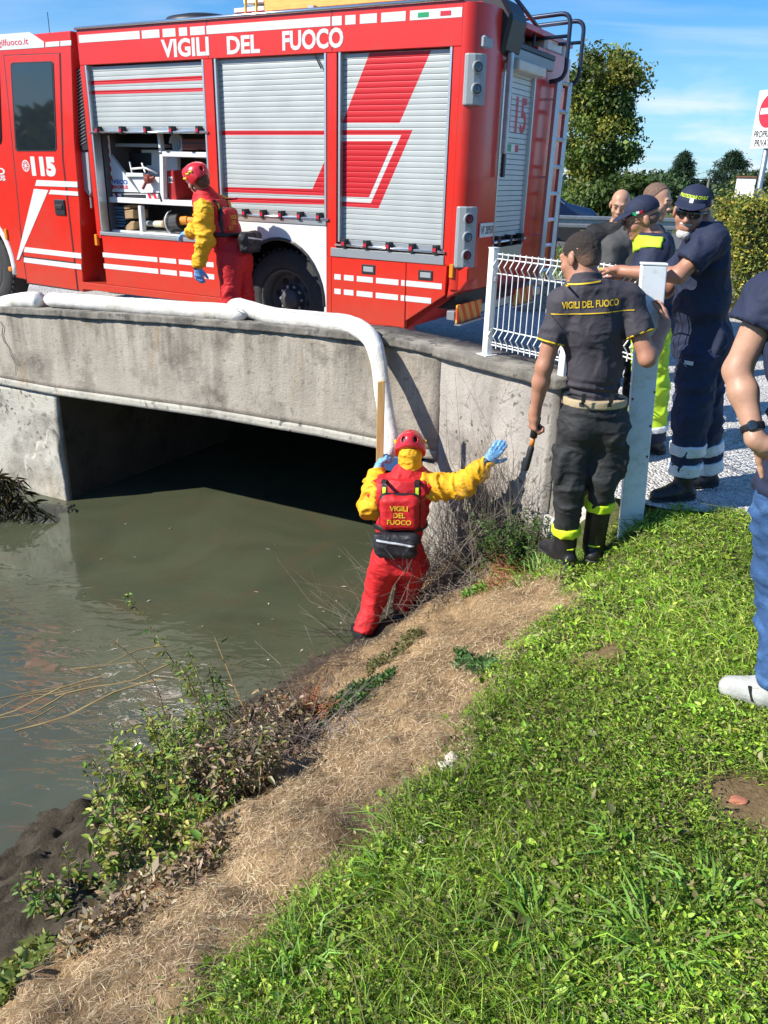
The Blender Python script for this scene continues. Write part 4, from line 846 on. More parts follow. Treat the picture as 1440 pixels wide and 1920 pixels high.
def hand_sd(S,wr,d,n,side,curl=.35,thumb=.6,s=1.0,spread=.12,k=.008):
    """side +1: thumb on the side of cross(d,n); fingers bend towards n"""
    d=nrm(d); n=nrm(n-d*np.dot(n,d)); l=np.cross(d,n)*side
    S.cap(wr-d*.01,wr+d*.025*s,.027*s,.030*s,k=.02)
    S.cap(wr+d*.035*s+l*.012*s,wr+d*.078*s+l*.020*s,.020*s,.016*s,k=.016); S.cap(wr+d*.035*s-l*.014*s,wr+d*.072*s-l*.020*s,.019*s,.015*s,k=.016); S.cap(wr+d*.03*s,wr+d*.08*s,.020*s,.016*s,k=.016)
    for i,(o,L) in enumerate(((.029,.95),(.0095,1.06),(-.0105,1.0),(-.029,.80))):
        p=wr+d*(.086-.004*abs(i-1))*s+l*o*s; a=0.; dd=nrm(d+l*o*spread*12)
        cu=curl if np.isscalar(curl) else curl[i]
        for j,(ln,r) in enumerate(((.041,.0095),(.026,.0088),(.021,.0078))):
            a+=cu*(1.0 if j else .75); q=p+(dd*math.cos(a)+n*math.sin(a))*ln*L*s; S.cap(p,q,r*s,(r-.0008)*s,k=k); p=q
    p=wr+d*.028*s+l*.026*s; dd=nrm(d*(1.1-thumb*.5)+l*thumb+n*.35)
    for j,(ln,r) in enumerate(((.040,.0125),(.032,.0105),(.024,.009))):
        q=p+dd*ln*s; S.cap(p,q,r*s,r*.9*s,k=k); p=q; dd=nrm(dd+n*.25+d*.15)
class Fig: pass
def torso_sd(S,J,off=0.,chest=1.0,k=.05,glut=True,low=True,belly=0.):
    F=J.F; sw=np.linalg.norm(J.shB-J.shA)/2; mid=(J.shA+J.shB)/2
    S.cap(J.shA-F[2]*.005,J.shB-F[2]*.005,.058+off,k=k); S.cap(mid+F[2]*.02,J.neck+F[2]*.02,.075+off,.062+off,k=.05)
    for q in (J.shA,J.shB): S.cap(J.neck-F[2]*.015,q*.85+mid*.15,.058+off,.054+off,k=.06)
    S.ell(mid-F[2]*.13,(sw*.90+off,.112*chest+off,.17+off),F,k); w=mid*.42+J.pelvis*.58
    S.ell(w+F[1]*belly*.5,(sw*.79+off,.100+off+belly,.18+off),F,k)
    if low:
        S.ell(J.pelvis,(sw*.86+off,.112+off+belly*.5,.12+off),F,k)
        if glut:
            for x in (-1,1): S.ell(J.pelvis-F[1]*.045+F[0]*x*.07-F[2]*.06,.082+off,F,k)
def arm_sd(S,a,off=0.,t=1.0,fore=True,k=.025,cut=0,loose=0.):
    if t<1: S.cap(a.sh,a.sh+(a.el-a.sh)*t,.057+off,.050+off+loose,k=k,cut=1); return
    S.cap(a.sh,a.el,.055+off,.042+off,k=k)
    if fore: m=a.el*.68+a.wr*.32; S.cap(a.el,m,.041+off,.043+off+loose,k=k); S.cap(m,a.wr,.043+off+loose,.0265+off+loose,k=k,cut=cut)
def leg_sd(S,l,off=0.,k=.03,low=None,r=(.092,.058,.05,.038),cut=0):
    S.cap(l.hip,l.kn,r[0]+off,r[1]+off,k=k); e=l.an if low is None else l.kn+(l.an-l.kn)*low; m=l.kn*.65+e*.35
    S.cap(l.kn,m,r[1]+off,r[2]+.006+off,k=k); S.cap(m,e,r[2]+.006+off,r[3]+off,k=k,cut=cut)
def foot_sd(S,l,off=0.,k=.02,h=1.0):
    d=nrm(l.toe-l.an); d2=nrm(V(l.toe[0]-l.an[0],l.toe[1]-l.an[1],0)); s_=l.sole
    an=V(l.an[0],l.an[1],s_+.075); S.cap(l.an,an,.045+off,.045+off,k=k); hl=V(l.an[0],l.an[1],s_+.036)-d2*.045; tt=V(l.an[0],l.an[1],s_+.032)+d2*.165; mid=V(l.an[0],l.an[1],s_+.045)+d2*.06
    S.cap(hl,mid,.036+off,.042+off,k=k); S.cap(mid,tt,.044+off,.032+off,k=k); S.cap(an,mid,.045+off,.042+off,k=k)
def L_(**k): f=Fig(); f.__dict__.update({a:(V(*b) if not np.isscalar(b) and not isinstance(b,np.ndarray) else b) for a,b in k.items()}); return f
M_skin=mat('skin_tan',(.42,.20,.125),.5,var=.22,vs=14,sss=.12,bump=.08,bs=160)
M_skin2=mat('skin_fair',(.47,.262,.172),.5,var=.22,vs=13,sss=.12,bump=.08,bs=160)
M_hair=mat('dark_hair',(.040,.028,.021),.75,var=.4,vs=60,bump=.9,bs=240)
M_hairb=mat('brown_hair',(.10,.055,.025),.6,var=.4,vs=50,bump=.9,bs=200)
M_hairg=mat('short_grey_brown_hair',(.16,.095,.065),.7,var=.4,vs=60,bump=.6,bs=240)
M_beard=mat('white_beard',(.60,.58,.55),.8,var=.25,vs=70,bump=.8,bs=220)
M_navy=mat('navy_cotton',(.012,.019,.050),.8,var=.15,vs=14,bump=.45,bs=7,bdist=.025,bdis=1.2)
M_polo=mat('charcoal_polo',(.046,.041,.052),.8,var=.15,vs=14,bump=.45,bs=7,bdist=.025,bdis=1.2)
M_trgrey=mat('charcoal_trousers',(.020,.021,.022),.75,var=.2,vs=10,bump=.45,bs=8,bdist=.025,bdis=1.2,stretch=(1,1,2))
M_hiy=mat('yellow_high_visibility',(.62,.80,.02),.6,var=.06)
M_lime=mat('lime_fabric',(.50,.75,.03),.7,var=.08,bump=.2,bs=200)
M_silver=mat('silver_reflective_band',(.62,.66,.70),.4,.2,var=.1,vs=40)
M_ryel=mat('yellow_drysuit',(.78,.40,.008),.72,var=.10,vs=8,bump=.45,bs=9,bdist=.03,bdis=1.2,stretch=(1,1,2.2))
M_rred=mat('red_drysuit',(.56,.012,.016),.72,var=.10,vs=8,bump=.45,bs=8,bdist=.03,bdis=1.2,stretch=(1,1,2.4))
M_rved=mat('red_vest',(.52,.010,.014),.6,var=.10,vs=10,bump=.2,bs=120)
M_helm=mat('red_helmet',(.55,.02,.03),.28,var=.06,coat=.4)
M_glove=mat('blue_glove',(.16,.38,.68),.4,var=.2,vs=30,bump=.4,bs=90)
M_boot=mat('black_boot',(.014,.014,.014),.42,var=.25,vs=20,bump=.2,bs=70)
M_bag=mat('black_nylon',(.012,.013,.018),.6,var=.25,vs=12,bump=.5,bs=40)
M_belt=mat('tan_belt',(.42,.33,.20),.7,var=.1,bump=.2,bs=120)
M_jean=mat('blue_denim',(.028,.080,.20),.85,var=.3,vs=9,bump=.4,bs=9,bdist=.02,bdis=1.,stretch=(1,1,1.8),dirt=(.07,.16,.31),dscale=9)
M_ypipe=mat('yellow_piping',(.75,.50,.02),.6)
M_eye=mat('eye_dark',(.03,.02,.015),.2)
M_dots=mat('black_trim',(.01,.01,.012),.5)
from mathutils.bvhtree import BVHTree
def decal(me,ob,root,org,right,up,m,name='lettering',lift=.003,reach=.3,mname=None):
    """print flat lettering onto a curved garment: every vertex is dropped along -normal onto the surface"""
    v=np.array([x.co for x in ob.data.vertices]); pol=[tuple(p.vertices) for p in ob.data.polygons]; T_=BVHTree.FromPolygons([tuple(x) for x in v],pol)
    right=nrm(right); up=nrm(up-right*np.dot(up,right)); nn=np.cross(right,up); o=V(*root.location)
    b=bmesh.new(); b.from_mesh(me); bpy.data.meshes.remove(me)
    bmesh.ops.triangulate(b,faces=b.faces); bmesh.ops.subdivide_edges(b,edges=[e for e in b.edges if e.calc_length()>.02],cuts=1)
    for q in b.verts:
        p=V(*org)+right*q.co.x+up*q.co.y-o; h=T_.ray_cast(Vector(p+nn*reach),Vector(-nn),2*reach)
        q.co=Vector(p) if h[0] is None else h[0]+Vector(nn)*lift
    return obj(name,b,m,ob,smooth=False)
def flat_rect(w,h,n=8):
    b=bmesh.new(); bmesh.ops.create_grid(b,x_segments=n,y_segments=max(2,int(n*h/w)+1),size=.5)
    for q in b.verts: q.co.x*=w; q.co.y*=h
    me=bpy.data.meshes.new('patch'); b.to_mesh(me); b.free(); return me
def fit_text(t,wd,hg,bold=.02,lines=1.0,align='CENTER'):
    me=text_mesh(t,1.0,0,bold,align=align,lines=lines); n=len(me.vertices); c=np.zeros(n*3,np.float32); me.vertices.foreach_get('co',c); c=c.reshape(-1,3); lo,hi=c[:,:2].min(0),c[:,:2].max(0)
    s=(c[:,:2]-(lo+hi)/2)/(hi-lo)*np.array([wd,hg]); me.vertices.foreach_set('co',np.concatenate([s,np.zeros((n,1))],1).astype(np.float32).ravel()); return me
def body(root,J,m,vox=.007,skinlegs=True,hands=True,head=1.0,chin=1.0):
    S=SD(); F=J.hF; head_sd(S,J.head,F,head,J.neck,chin=chin); torso_sd(S,J,-.012)
    for a in (J.A,J.B): arm_sd(S,a); hand_sd(S,a.wr,a.hd,a.hn,a.side,a.curl,a.thumb)
    for l in (J.LA,J.LB): leg_sd(S,l,-.01); foot_sd(S,l,-.012)
    v,f=S.mesh(vox); return skinny('body',v,f,m,root)
def helmet(root,J,vents=True,stick=True):
    c,F=J.head,J.hF; W=lambda x,y,z: c+x*F[0]+y*F[1]+z*F[2]
    S=SD().ell(W(0,-.008,.045),(.102,.122,.100),F,.01); S.cap(W(0,-.10,.06),W(0,.09,.10),.03,k=.06)
    for x in (-1,1): S.ell(W(x*.085,-.03,-.005),(.022,.06,.05),F,.03)
    S.ell(W(0,-.085,.0),(.07,.035,.05),F,.03)
    if vents:
        for x in (-1,1):
            S.ell(W(x*.040,-.118,.055),(.013,.04,.022),F,.006,-1); S.ell(W(x*.108,-.02,.062),(.03,.014,.012),F,.006,-1); S.ell(W(x*.106,.02,.068),(.03,.012,.011),F,.006,-1)
    v,f=S.mesh(.006,clips=[(W(0,.0,-.035),-F[2]*.95-F[1]*.3)]); h=skinny('helmet',v,f,M_helm,root)
    if stick:
        o=V(*root.location)
        for x in (-1,1):
            for (p,q) in (((.05,.02),(.075,.055)),((.005,.045),(.03,.06)),((-.035,.05),(-.015,.062))):
                pa,pb=W(x*.104,p[0]-.02,p[1]+.01),W(x*.098,p[0]+.018,p[1]+.02); MB().tube([pa-o,pb-o],.010,6).build('yellow_sticker',M_ypipe,h)
    inner=SD().ell(W(0,-.008,.04),(.094,.113,.090),F,.01); v,f=inner.mesh(.009,clips=[(W(0,0,-.02),-F[2])]); skinny('liner',v,f,M_dots,root)
    return W
def glove(root,a,name='glove',off=.003,cuff=True):
    S=SD(); hand_sd(S,a.wr,a.hd,a.hn,a.side,a.curl,a.thumb,1.05)
    if cuff: S.cap(a.wr-nrm(a.hd)*.05,a.wr,.036,.032,k=.015)
    v,f=S.mesh(.0055,off); return skinny(name,folds(v,f,.0025,30),f,M_glove,root)
def boot(root,l,m=M_boot,top=.2,off=.008,name='boot',yellow=False,r=.056):
    S=SD(); foot_sd(S,l,off); u=nrm(l.kn-l.an); S.cap(l.an+u*.0,l.an+u*top,r,r+.006,k=.02,cut=1)
    v,f=S.mesh(.008,clips=[((l.an[0],l.an[1],l.sole),(0,0,-1))]); b=skinny(name,v,f,m,root)
    d2=nrm(V(l.toe[0]-l.an[0],l.toe[1]-l.an[1],0)); o=V(*root.location); c=V(l.an[0],l.an[1],l.sole)
    SS=SD().cap(c-d2*.045+V(0,0,.012),c+d2*.165+V(0,0,.012),.048,.042,k=.01,flat=(V(0,0,1),3.)); v,f=SS.mesh(.009); skinny('sole',v,f,mat('boot_sole',(.03,.03,.03),.8),root,parent=b)
    if yellow:
        pa=c-d2*.052+V(0,0,.10); MB().tube([pa-o+V(0,0,0)-np.cross(d2,UP)*.03,pa-o-d2*.012,pa-o+np.cross(d2,UP)*.03],.006,6).build('yellow_edge',M_hiy,root)
    return b
def band(root,l,t0,t1,r,m,name='reflective_band',vox=.008):
    """a band round the lower leg between two shares of knee-to-ankle"""
    u=l.an-l.kn; a,b=l.kn+u*t0,l.kn+u*t1; d=nrm(u); S=SD().cap(a-d*.03,b+d*.03,r,r,k=.005); v,f=S.mesh(vox,clips=[(a,-d),(b,d)]); return skinny(name,folds(v,f,.004,12),f,m,root)
def A_(px,py,Y): return aty(px,py,Y)
# ================================================================== 1. firefighter from behind, dark polo
def person(name,label,loc): return empty(name,tuple(loc),label,'person')
def P1():
    Y=4.24; J=Fig(); J.F=frame(V(-.10,1,0),UP)
    J.shA,J.shB=A_(1055,568,Y),A_(1178,560,Y); J.neck=A_(1098,532,Y); J.pelvis=A_(1112,775,Y); J.head=A_(1089,484,Y+.03); J.hF=frame(V(-.62,.75,-.30),V(-.12,.22,1))
    J.A=L_(sh=J.shA,el=A_(1020,688,Y-.02),wr=A_(1003,775,Y+.02),hd=V(-.02,.05,-1),hn=V(.9,.2,-.1),side=-1,curl=1.15,thumb=.5)
    J.B=L_(sh=J.shB,el=A_(1214,672,Y-.10),wr=A_(1246,612,Y+.10),hd=V(.05,.55,.8),hn=V(-.8,.5,0),side=1,curl=.55,thumb=.6)
    zA=H(*A_(1058,1052,Y+.02)[:2]); 
    aA,aB=A_(1060,1018,Y+.03),A_(1114,1012,Y+.06)
    J.LA=L_(hip=A_(1083,800,Y),kn=A_(1068,908,Y-.03),an=aA,toe=aA+V(-.10,.18,-.08),sole=aA[2]-.115); J.LB=L_(hip=A_(1143,800,Y),kn=A_(1132,893,Y-.02),an=aB,toe=aB+V(.04,.2,-.08),sole=aB[2]-.115)
    root=person('person','person in a dark polo with yellow lettering, seen from behind at the white gate post',(J.pelvis[0],J.pelvis[1],J.LA.sole))
    body(root,J,M_skin,.0065)
    c,F=J.head,J.hF; W=lambda x,y,z:c+x*F[0]+y*F[1]+z*F[2]
    S=SD().ell(W(0,-.012,.036),(.0795,.0985,.090),F,.02).ell(W(0,-.055,-.02),(.060,.047,.055),F,.03); v,f=S.mesh(.005,clips=[(W(0,.045,.02),.75*F[1]-.66*F[2]),(W(0,-.03,-.058),-F[2]-.1*F[1])]); n_=vnormals(v,f); hh=(v-c)@F[2]; t=sm(hh+.012*vnoise(v,60),-.045,.035)
    v=v+n_*((.005*vnoise(v,120)+.003*vnoise(v,45))*t-.0022*(1-t))[:,None]; cl=np.array([.20,.108,.073])*(1-t)[:,None]+np.array([.030,.020,.015])*t[:,None]; o=V(*root.location)
    obj('hair',mesh_np('hair',v-o,f,col=cl,smooth=True),mat('cropped_hair',(.04,.03,.02),.75,var=.3,vs=90,bump=.8,bs=260,attr=True),root)
    # polo
    S=SD(); torso_sd(S,J,.014,low=True,glut=False); 
    for a in (J.A,J.B): arm_sd(S,a,.011,t=.60,loose=.012)
    hz_=A_(1112,748,Y)[2]; v,f=S.mesh(.008,clips=[((0,0,hz_),V(0,0,-1)),(J.neck+J.F[2]*.012,J.F[2]*.95+J.F[1]*.25)])
    v=folds(v,f,.006,9,(1,1,1.2)); v=v+vnormals(v,f)*(.008*np.maximum(0,1-np.abs(v[:,2]-hz_-.06)/.08)*np.sin(v[:,2]*150+6*v[:,0]+4*vnoise(v,8)))[:,None]
    polo=skinny('polo_shirt',v,f,M_polo,root)
    for a in (J.A,J.B):
        p=a.sh+(a.el-a.sh)*.60; d=nrm(a.el-a.sh); S=SD().cap(p-d*.03,p+d*.02,.0755,.0755,k=.005); v,f=S.mesh(.006,clips=[(p-d*.006,-d),(p+d*.004,d)]); skinny('sleeve_piping',v,f,M_ypipe,root,parent=polo)
    co=SD().cap(J.neck-J.F[2]*.02,J.neck+J.F[2]*.05,.092,.074,k=.005); v,f=co.mesh(.006,clips=[(J.neck+J.F[2]*.045,J.F[2]+J.F[1]*.3),(J.neck+J.F[2]*.005,-J.F[2])]); cl=skinny('collar',v,f,M_polo,root,parent=polo)
    v,f=co.mesh(.005,.005,clips=[(J.neck+J.F[2]*.014,J.F[2]+J.F[1]*.1),(J.neck+J.F[2]*.003,-J.F[2]-J.F[1]*.1)]); skinny('collar_piping',v,f,M_ypipe,root,parent=polo)
    decal(flat_rect(.17,.007,20),polo,root,A_(1096,533,Y-.12),V(1,-.02,.16),UP,M_ypipe,'collar_seam',lift=.005)
    decal(fit_text('VIGILI DEL FUOCO',.275,.034,.02),polo,root,A_(1109,571,Y-.12),V(1,-.02,.10),UP,M_ypipe,lift=.004)
    decal(flat_rect(.42,.005,24),polo,root,A_(1111,588,Y-.12),V(1,-.02,.09),UP,M_ypipe,'yellow_seam',lift=.004)
    # trousers
    S=SD(); S.ell(J.pelvis,(.168,.120,.13),J.F,.05); S.cap(J.pelvis,J.pelvis+J.F[2]*.11,.15,.148,k=.04,flat=(J.F[1],1.32))
    for x in (-1,1): S.ell(J.pelvis-J.F[1]*.045+J.F[0]*x*.075-UP*.07,.092,J.F,.05)
    for l,lo in ((J.LA,.80),(J.LB,.52)):
        S.cap(l.hip,l.kn,.102,.078,k=.04); e=l.kn+(l.an-l.kn)*lo; S.cap(l.kn,e,.080,.068,k=.03,cut=1)
    for l,x in ((J.LA,-1),(J.LB,1)):
        p=l.hip*.35+l.kn*.65+J.F[0]*x*.070; S.box(p,(.030,.070,.095),.02,J.F,.02)
    v,f=S.mesh(.009,clips=[((0,0,hz_+.012),V(0,0,1))]); tr=skinny('trousers',folds(v,f,.009,8,(1,1,1.5),3),f,M_trgrey,root)
    S=SD().cap(V(J.pelvis[0],J.pelvis[1],hz_-.07),V(J.pelvis[0],J.pelvis[1],hz_+.07),.170,.168,k=.01,flat=(J.F[1],1.30)); v,f=S.mesh(.007,.001,clips=[((0,0,hz_+.014),UP),((0,0,hz_-.028),-UP)]); bt=skinny('belt',v,f,M_belt,root)
    for px in (1094,1146):
        decal(flat_rect(.022,.075,3),bt,root,A_(px,752,Y-.15),V(1,0,0),UP,M_trgrey,'belt_loop',lift=.005)
    decal(flat_rect(.05,.028,4),tr,root,A_(1142,780,Y-.15),V(1,0,.08),UP,M_dots,'pocket_flap',lift=.003)
    for l,t0,t1,mm in ((J.LA,.68,.82,M_hiy),(J.LB,.34,.48,M_hiy)): band(root,l,t0,t1,.080,mm)
    for l in (J.LA,J.LB): boot(root,l,top=.28,r=.062,yellow=True)
    return J
# ================================================================== drysuit kit shared by the two water rescuers
def suit(root,J,amp=.012,vox=.010,hips=1.0):
    S=SD(); torso_sd(S,J,.03,low=True)
    for l in (J.LA,J.LB):
        S.cap(l.hip,l.kn,.120*hips,.086,k=.05); S.cap(l.kn,l.an,.086,.072,k=.04,cut=1)
    v,f=S.mesh(vox); v=folds(v,f,amp*.75,6,(1,1,1.),1,UP,1.7); skinny('drysuit',v,f,M_rred,root)
    for a in (J.A,J.B):
        S=SD(); S.cap(a.sh,a.el,.102,.080,k=.04); S.cap(a.el,a.el*.3+a.wr*.7,.078,.066,k=.04); S.cap(a.el*.3+a.wr*.7,a.wr,.066,.044,k=.03); v,f=S.mesh(.008); d=nrm(a.el-a.sh)
        skinny('sleeve',folds(v,f,.017,6.5,(1,1,1.),2,nrm(a.wr-a.sh),2.6),f,M_ryel,root)
        S=SD().cap(a.wr-nrm(a.wr-a.el)*.03,a.wr+nrm(a.wr-a.el)*.012,.043,.040,k=.01); v,f=S.mesh(.007); skinny('cuff',v,f,M_dots,root)
        glove(root,a)
def vest(root,J,text,panel_w=.27,panel_h=.26,bag=True):
    F=J.F; mid=(J.shA+J.shB)/2; S=SD(); torso_sd(S,J,.048,low=False)
    wz=mid*.47+J.pelvis*.53
    sides=[(J.shA+F[0]*-.0,-F[0]),(J.shB,F[0])]
    if np.dot(J.shB-J.shA,F[0])<0: sides=[(J.shA,F[0]),(J.shB,-F[0])]
    v,f=S.mesh(.009,clips=[(wz,-F[2]),(J.neck-F[2]*.0,F[2])]+[(p,n) for p,n in sides]); ve=skinny('life_vest',folds(v,f,.005,8),f,M_rved,root)
    pc=mid-F[2]*.105-F[1]*.17; S=SD().box(pc,(panel_w/2,.055,panel_h/2),.05,F,.02); v,f=S.mesh(.008); v=v-F[1]*0; pn=skinny('back_panel',folds(v,f,.004,9),f,M_rved,root)
    S=SD().box(pc+F[1]*.012,(panel_w/2+.008,.045,panel_h/2+.008),.05,F,.02); v,f=S.mesh(.009); skinny('panel_edge',v,f,M_dots,root)
    decal(fit_text(text,.165,.135,.02,1.0),pn,root,pc-F[2]*.005-F[1]*.07,F[0] ,F[2],M_ypipe,lift=.004)
    for x in (-1,1):
        q=mid+F[0]*x*.112+F[2]*.03-F[1]*.2; decal(flat_rect(.036,.15,4),ve,root,q,F[0],F[2],M_dots,'shoulder_strap',lift=.006); decal(flat_rect(.022,.085,3),ve,root,q-F[2]*.018,F[0],F[2],M_hiy,'yellow_strap',lift=.010)
    S=SD().cap(wz-F[2]*.02,wz+F[2]*.02,.196,.196,k=.01,flat=(F[1],1.2)); v,f=S.mesh(.009,clips=[(wz+F[2]*.02,F[2]),(wz-F[2]*.02,-F[2])]); skinny('waist_belt',v,f,M_dots,root)
    if bag:
        bc=J.pelvis+F[2]*.115-F[1]*.19; S=SD().box(bc,(.145,.052,.085),.05,F,.03).box(bc+F[2]*.06,(.155,.04,.04),.03,F,.04); v,f=S.mesh(.008); bg_=skinny('waist_bag',folds(v,f,.008,9,(1,1,2)),f,M_bag,root)
        me=flat_rect(.26,.014,12); decal(me,bg_,root,bc+F[2]*.045-F[1]*.06,F[0]*.99-F[2]*.12,F[2],M_silver,'reflective_tape',lift=.004)
    return pc
def P2():
    Y=5.40; J=Fig(); J.F=frame(V(.10,1,-.05),V(-.02,.16,1))
    J.shA,J.shB=A_(708,925,Y-.02),A_(800,912,Y-.02); J.neck=A_(768,890,Y+.03); J.pelvis=A_(747,1035,Y-.06); J.head=A_(770,846,Y+.06); J.hF=frame(V(.12,.85,-.5),V(0,.5,.86))
    J.A=L_(sh=J.shA,el=A_(690,948,Y+.02),wr=A_(708,884,Y+.13),hd=V(.25,.1,.9),hn=V(.9,.25,-.2),side=1,curl=1.0,thumb=.7)
    J.A.el=A_(694,950,Y-.05)
    J.B=L_(sh=J.shB,el=A_(864,914,Y-.06),wr=A_(912,868,Y-.13),hd=V(.52,-.05,.82),hn=V(.1,1,-.1),side=-1,curl=.12,thumb=.9)
    aA=A_(681,1186,Y-.13); aB=A_(752,1140,Y+.06)
    J.LA=L_(hip=A_(722,1060,Y-.06),kn=A_(703,1122,Y-.02),an=aA,toe=aA+V(-.08,.2,-.05),sole=aA[2]-.09); J.LB=L_(hip=A_(774,1058,Y-.04),kn=A_(766,1104,Y+.06),an=aB,toe=aB+V(.05,.2,-.05),sole=aB[2]-.09)
    root=person('person','person in red and yellow drysuit and red helmet at the water edge',(J.pelvis[0],J.pelvis[1],J.LA.sole))
    body(root,J,M_skin,.008); suit(root,J,hips=.95); vest(root,J,'VIGILI\nDEL\nFUOCO',.27,.25); helmet(root,J)
    S=SD().cap(J.neck-J.F[2]*.05,J.neck+J.F[2]*.02,.10,.080,k=.05).cap(J.neck,J.head-J.hF[2]*.03-J.hF[1]*.03,.082,.080,k=.03); v,f=S.mesh(.007); skinny('hood_collar',folds(v,f,.006,14),f,M_ryel,root)
    for l in (J.LA,J.LB): boot(root,l,top=.05,r=.05)
    o=V(*root.location); q=J.pelvis-J.F[1]*.2
    MB().tube([q+V(.02,0,-.02)-o,q+V(.07,-.01,-.06)-o,q+V(.06,-.01,-.13)-o,q+V(.10,-.01,-.15)-o,q+V(.12,0,-.08)-o,q+V(.10,.02,.0)-o],.0035,5).build('drawcord',M_dots,root,smooth=True)
    return J
def P3():
    Y=8.25; J=Fig(); fb=nrm(V(-.93,.36,0)); J.F=frame(fb,nrm(UP+fb*.22))
    J.shA,J.shB=A_(384,396,Y-.17),A_(412,388,Y+.17); J.neck=A_(385,373,Y); J.pelvis=A_(438,478,Y); J.head=A_(370,336,Y-.02); J.hF=frame(V(-.9,.45,-.42),V(-.35,.05,.93))
    J.A=L_(sh=J.shA,el=A_(384,452,Y-.22),wr=A_(371,499,Y-.20),hd=V(.03,0,-1),hn=V(.2,.8,0),side=1,curl=.5,thumb=.5)
    J.B=L_(sh=J.shB,el=A_(378,425,Y+.28),wr=A_(356,437,Y+.36),hd=V(-.8,.3,-.15),hn=V(0,.2,-1),side=-1,curl=.6,thumb=.6)
    zz=.012+.09
    hA,hB=A_(430,492,Y-.10),A_(447,490,Y+.10); 
    kA=hA+V(.01,-.03,-.42); kB=hB+V(.06,.02,-.42)
    aA=V(kA[0]+.02,kA[1]-.0,zz); aB=V(kB[0]+.06,kB[1],zz)
    J.LA=L_(hip=hA,kn=kA,an=aA,toe=aA+V(-.2,.06,0),sole=.014); J.LB=L_(hip=hB,kn=kB,an=aB,toe=aB+V(-.2,.06,0),sole=.014)
    root=person('person','person in red and yellow rescue gear reaching into the open truck locker',(J.pelvis[0],J.pelvis[1],.014))
    body(root,J,M_skin2,.009); suit(root,J,vox=.012); vest(root,J,'VIGILI\nDEL\nFUOCO',.24,.24); W=helmet(root,J)
    S=SD().ell(W(0,-.045,-.03),(.078,.062,.075),J.hF,.03); v,f=S.mesh(.008); skinny('hair',v+vnormals(v,f)*(.008*vnoise(v,50))[:,None],f,M_hairb,root)
    o=V(*root.location)
    for x in (-1,1): MB().tube([W(x*.085,.0,.0)-o,W(x*.075,.04,-.06)-o,W(0,.07,-.115)-o],.008,6).build('chin_strap',M_dots,root)
    S=SD().cap(J.neck-J.F[2]*.02,J.neck+J.F[2]*.05,.082,.075,k=.05); v,f=S.mesh(.009); skinny('hood_collar',v,f,M_rred,root)
    for l in (J.LA,J.LB): boot(root,l,top=.08)
    return J
# ================================================================== caps, shirts and trousers for the bystanders
def cap_on(root,J,m=M_navy,flag=True,tilt=0.):
    c,F=J.head,J.hF; W=lambda x,y,z:c+x*F[0]+y*F[1]+z*F[2]; o=V(*root.location)
    S=SD().ell(W(0,-.008,.052),(.090,.110,.088),F,.02); v,f=S.mesh(.006,clips=[(W(0,0,.040),-F[2]*.99-.0*F[1])]); cp=skinny('cap',v,f,m,root)
    a=.20; Fv=np.array([F[0],F[1]*math.cos(a)-F[2]*math.sin(a),F[2]*math.cos(a)+F[1]*math.sin(a)]); S=SD().ell(W(0,.105,.050),(.080,.080,.009),Fv,.01); v,f=S.mesh(.005,clips=[(W(0,.06,0),-F[1])]); skinny('visor',v,f,m,root,parent=cp)
    MB().lathe([(.009,0),(.008,.005),(0,.007)],8,Matrix.Translation(Vector(W(0,-.008,.138)-o))@Vector((0,0,1)).rotation_difference(Vector(F[2])).to_matrix().to_4x4()).build('button',m,cp)
    return cp,W
def tee(root,J,m,sl=.62,hem=-.14,name='t_shirt',off=.016,amp=.008,belly=0.,piping=None,vox=.009,loose=.014):
    S=SD(); torso_sd(S,J,off,glut=False,belly=belly)
    for a in (J.A,J.B): arm_sd(S,a,off+.004,t=sl,loose=loose)
    hz_=J.pelvis+J.F[2]*hem; S.cap(J.pelvis,hz_-J.F[2]*.05,.155+off,.165+off,k=.05,flat=(J.F[1],1.25))
    v,f=S.mesh(vox,clips=[(hz_,-J.F[2]),(J.neck+J.F[2]*.03,J.F[2])]); ob=skinny(name,folds(v,f,amp,8,(1,1,1.),5),f,m,root)
    if piping:
        for a in (J.A,J.B):
            p=a.sh+(a.el-a.sh)*sl; d=nrm(a.el-a.sh); S=SD().cap(p-d*.03,p+d*.02,.058+off+loose,.058+off+loose,k=.005); v,f=S.mesh(.007,clips=[(p-d*.010,-d),(p+d*.004,d)]); skinny('sleeve_piping',v,f,piping,root,parent=ob)
    return ob
def pants(root,J,m,r=(.112,.085,.075),low=.92,amp=.009,vox=.010,top=.06,name='trousers'):
    S=SD(); S.ell(J.pelvis,(.168,.122,.13),J.F,.05)
    for x in (-1,1): S.ell(J.pelvis-J.F[1]*.04+J.F[0]*x*.07-J.F[2]*.06,.088,J.F,.05)
    for l in (J.LA,J.LB): S.cap(l.hip,l.kn,r[0],r[1],k=.04); S.cap(l.kn,l.kn+(l.an-l.kn)*low,r[1],r[2],k=.03,cut=1)
    v,f=S.mesh(vox,clips=[(J.pelvis+J.F[2]*top,J.F[2])]); return skinny(name,folds(v,f,amp,8,(1,1,1.5),9),f,m,root)
def eyes(root,J):
    c,F=J.head,J.hF; o=V(*root.location)
    for x in (-1,1):
        S=SD().ell(c+F[0]*x*.032+F[1]*.091+F[2]*.009,(.011,.008,.006),F,.01); v,f=S.mesh(.004); skinny('eye',v,f,M_eye,root)
        MB().tube([c+F[0]*x*.016+F[1]*.103+F[2]*.030-o,c+F[0]*x*.034+F[1]*.101+F[2]*.034-o,c+F[0]*x*.050+F[1]*.090+F[2]*.029-o],.004,5).build('eyebrow',M_hairg,root)
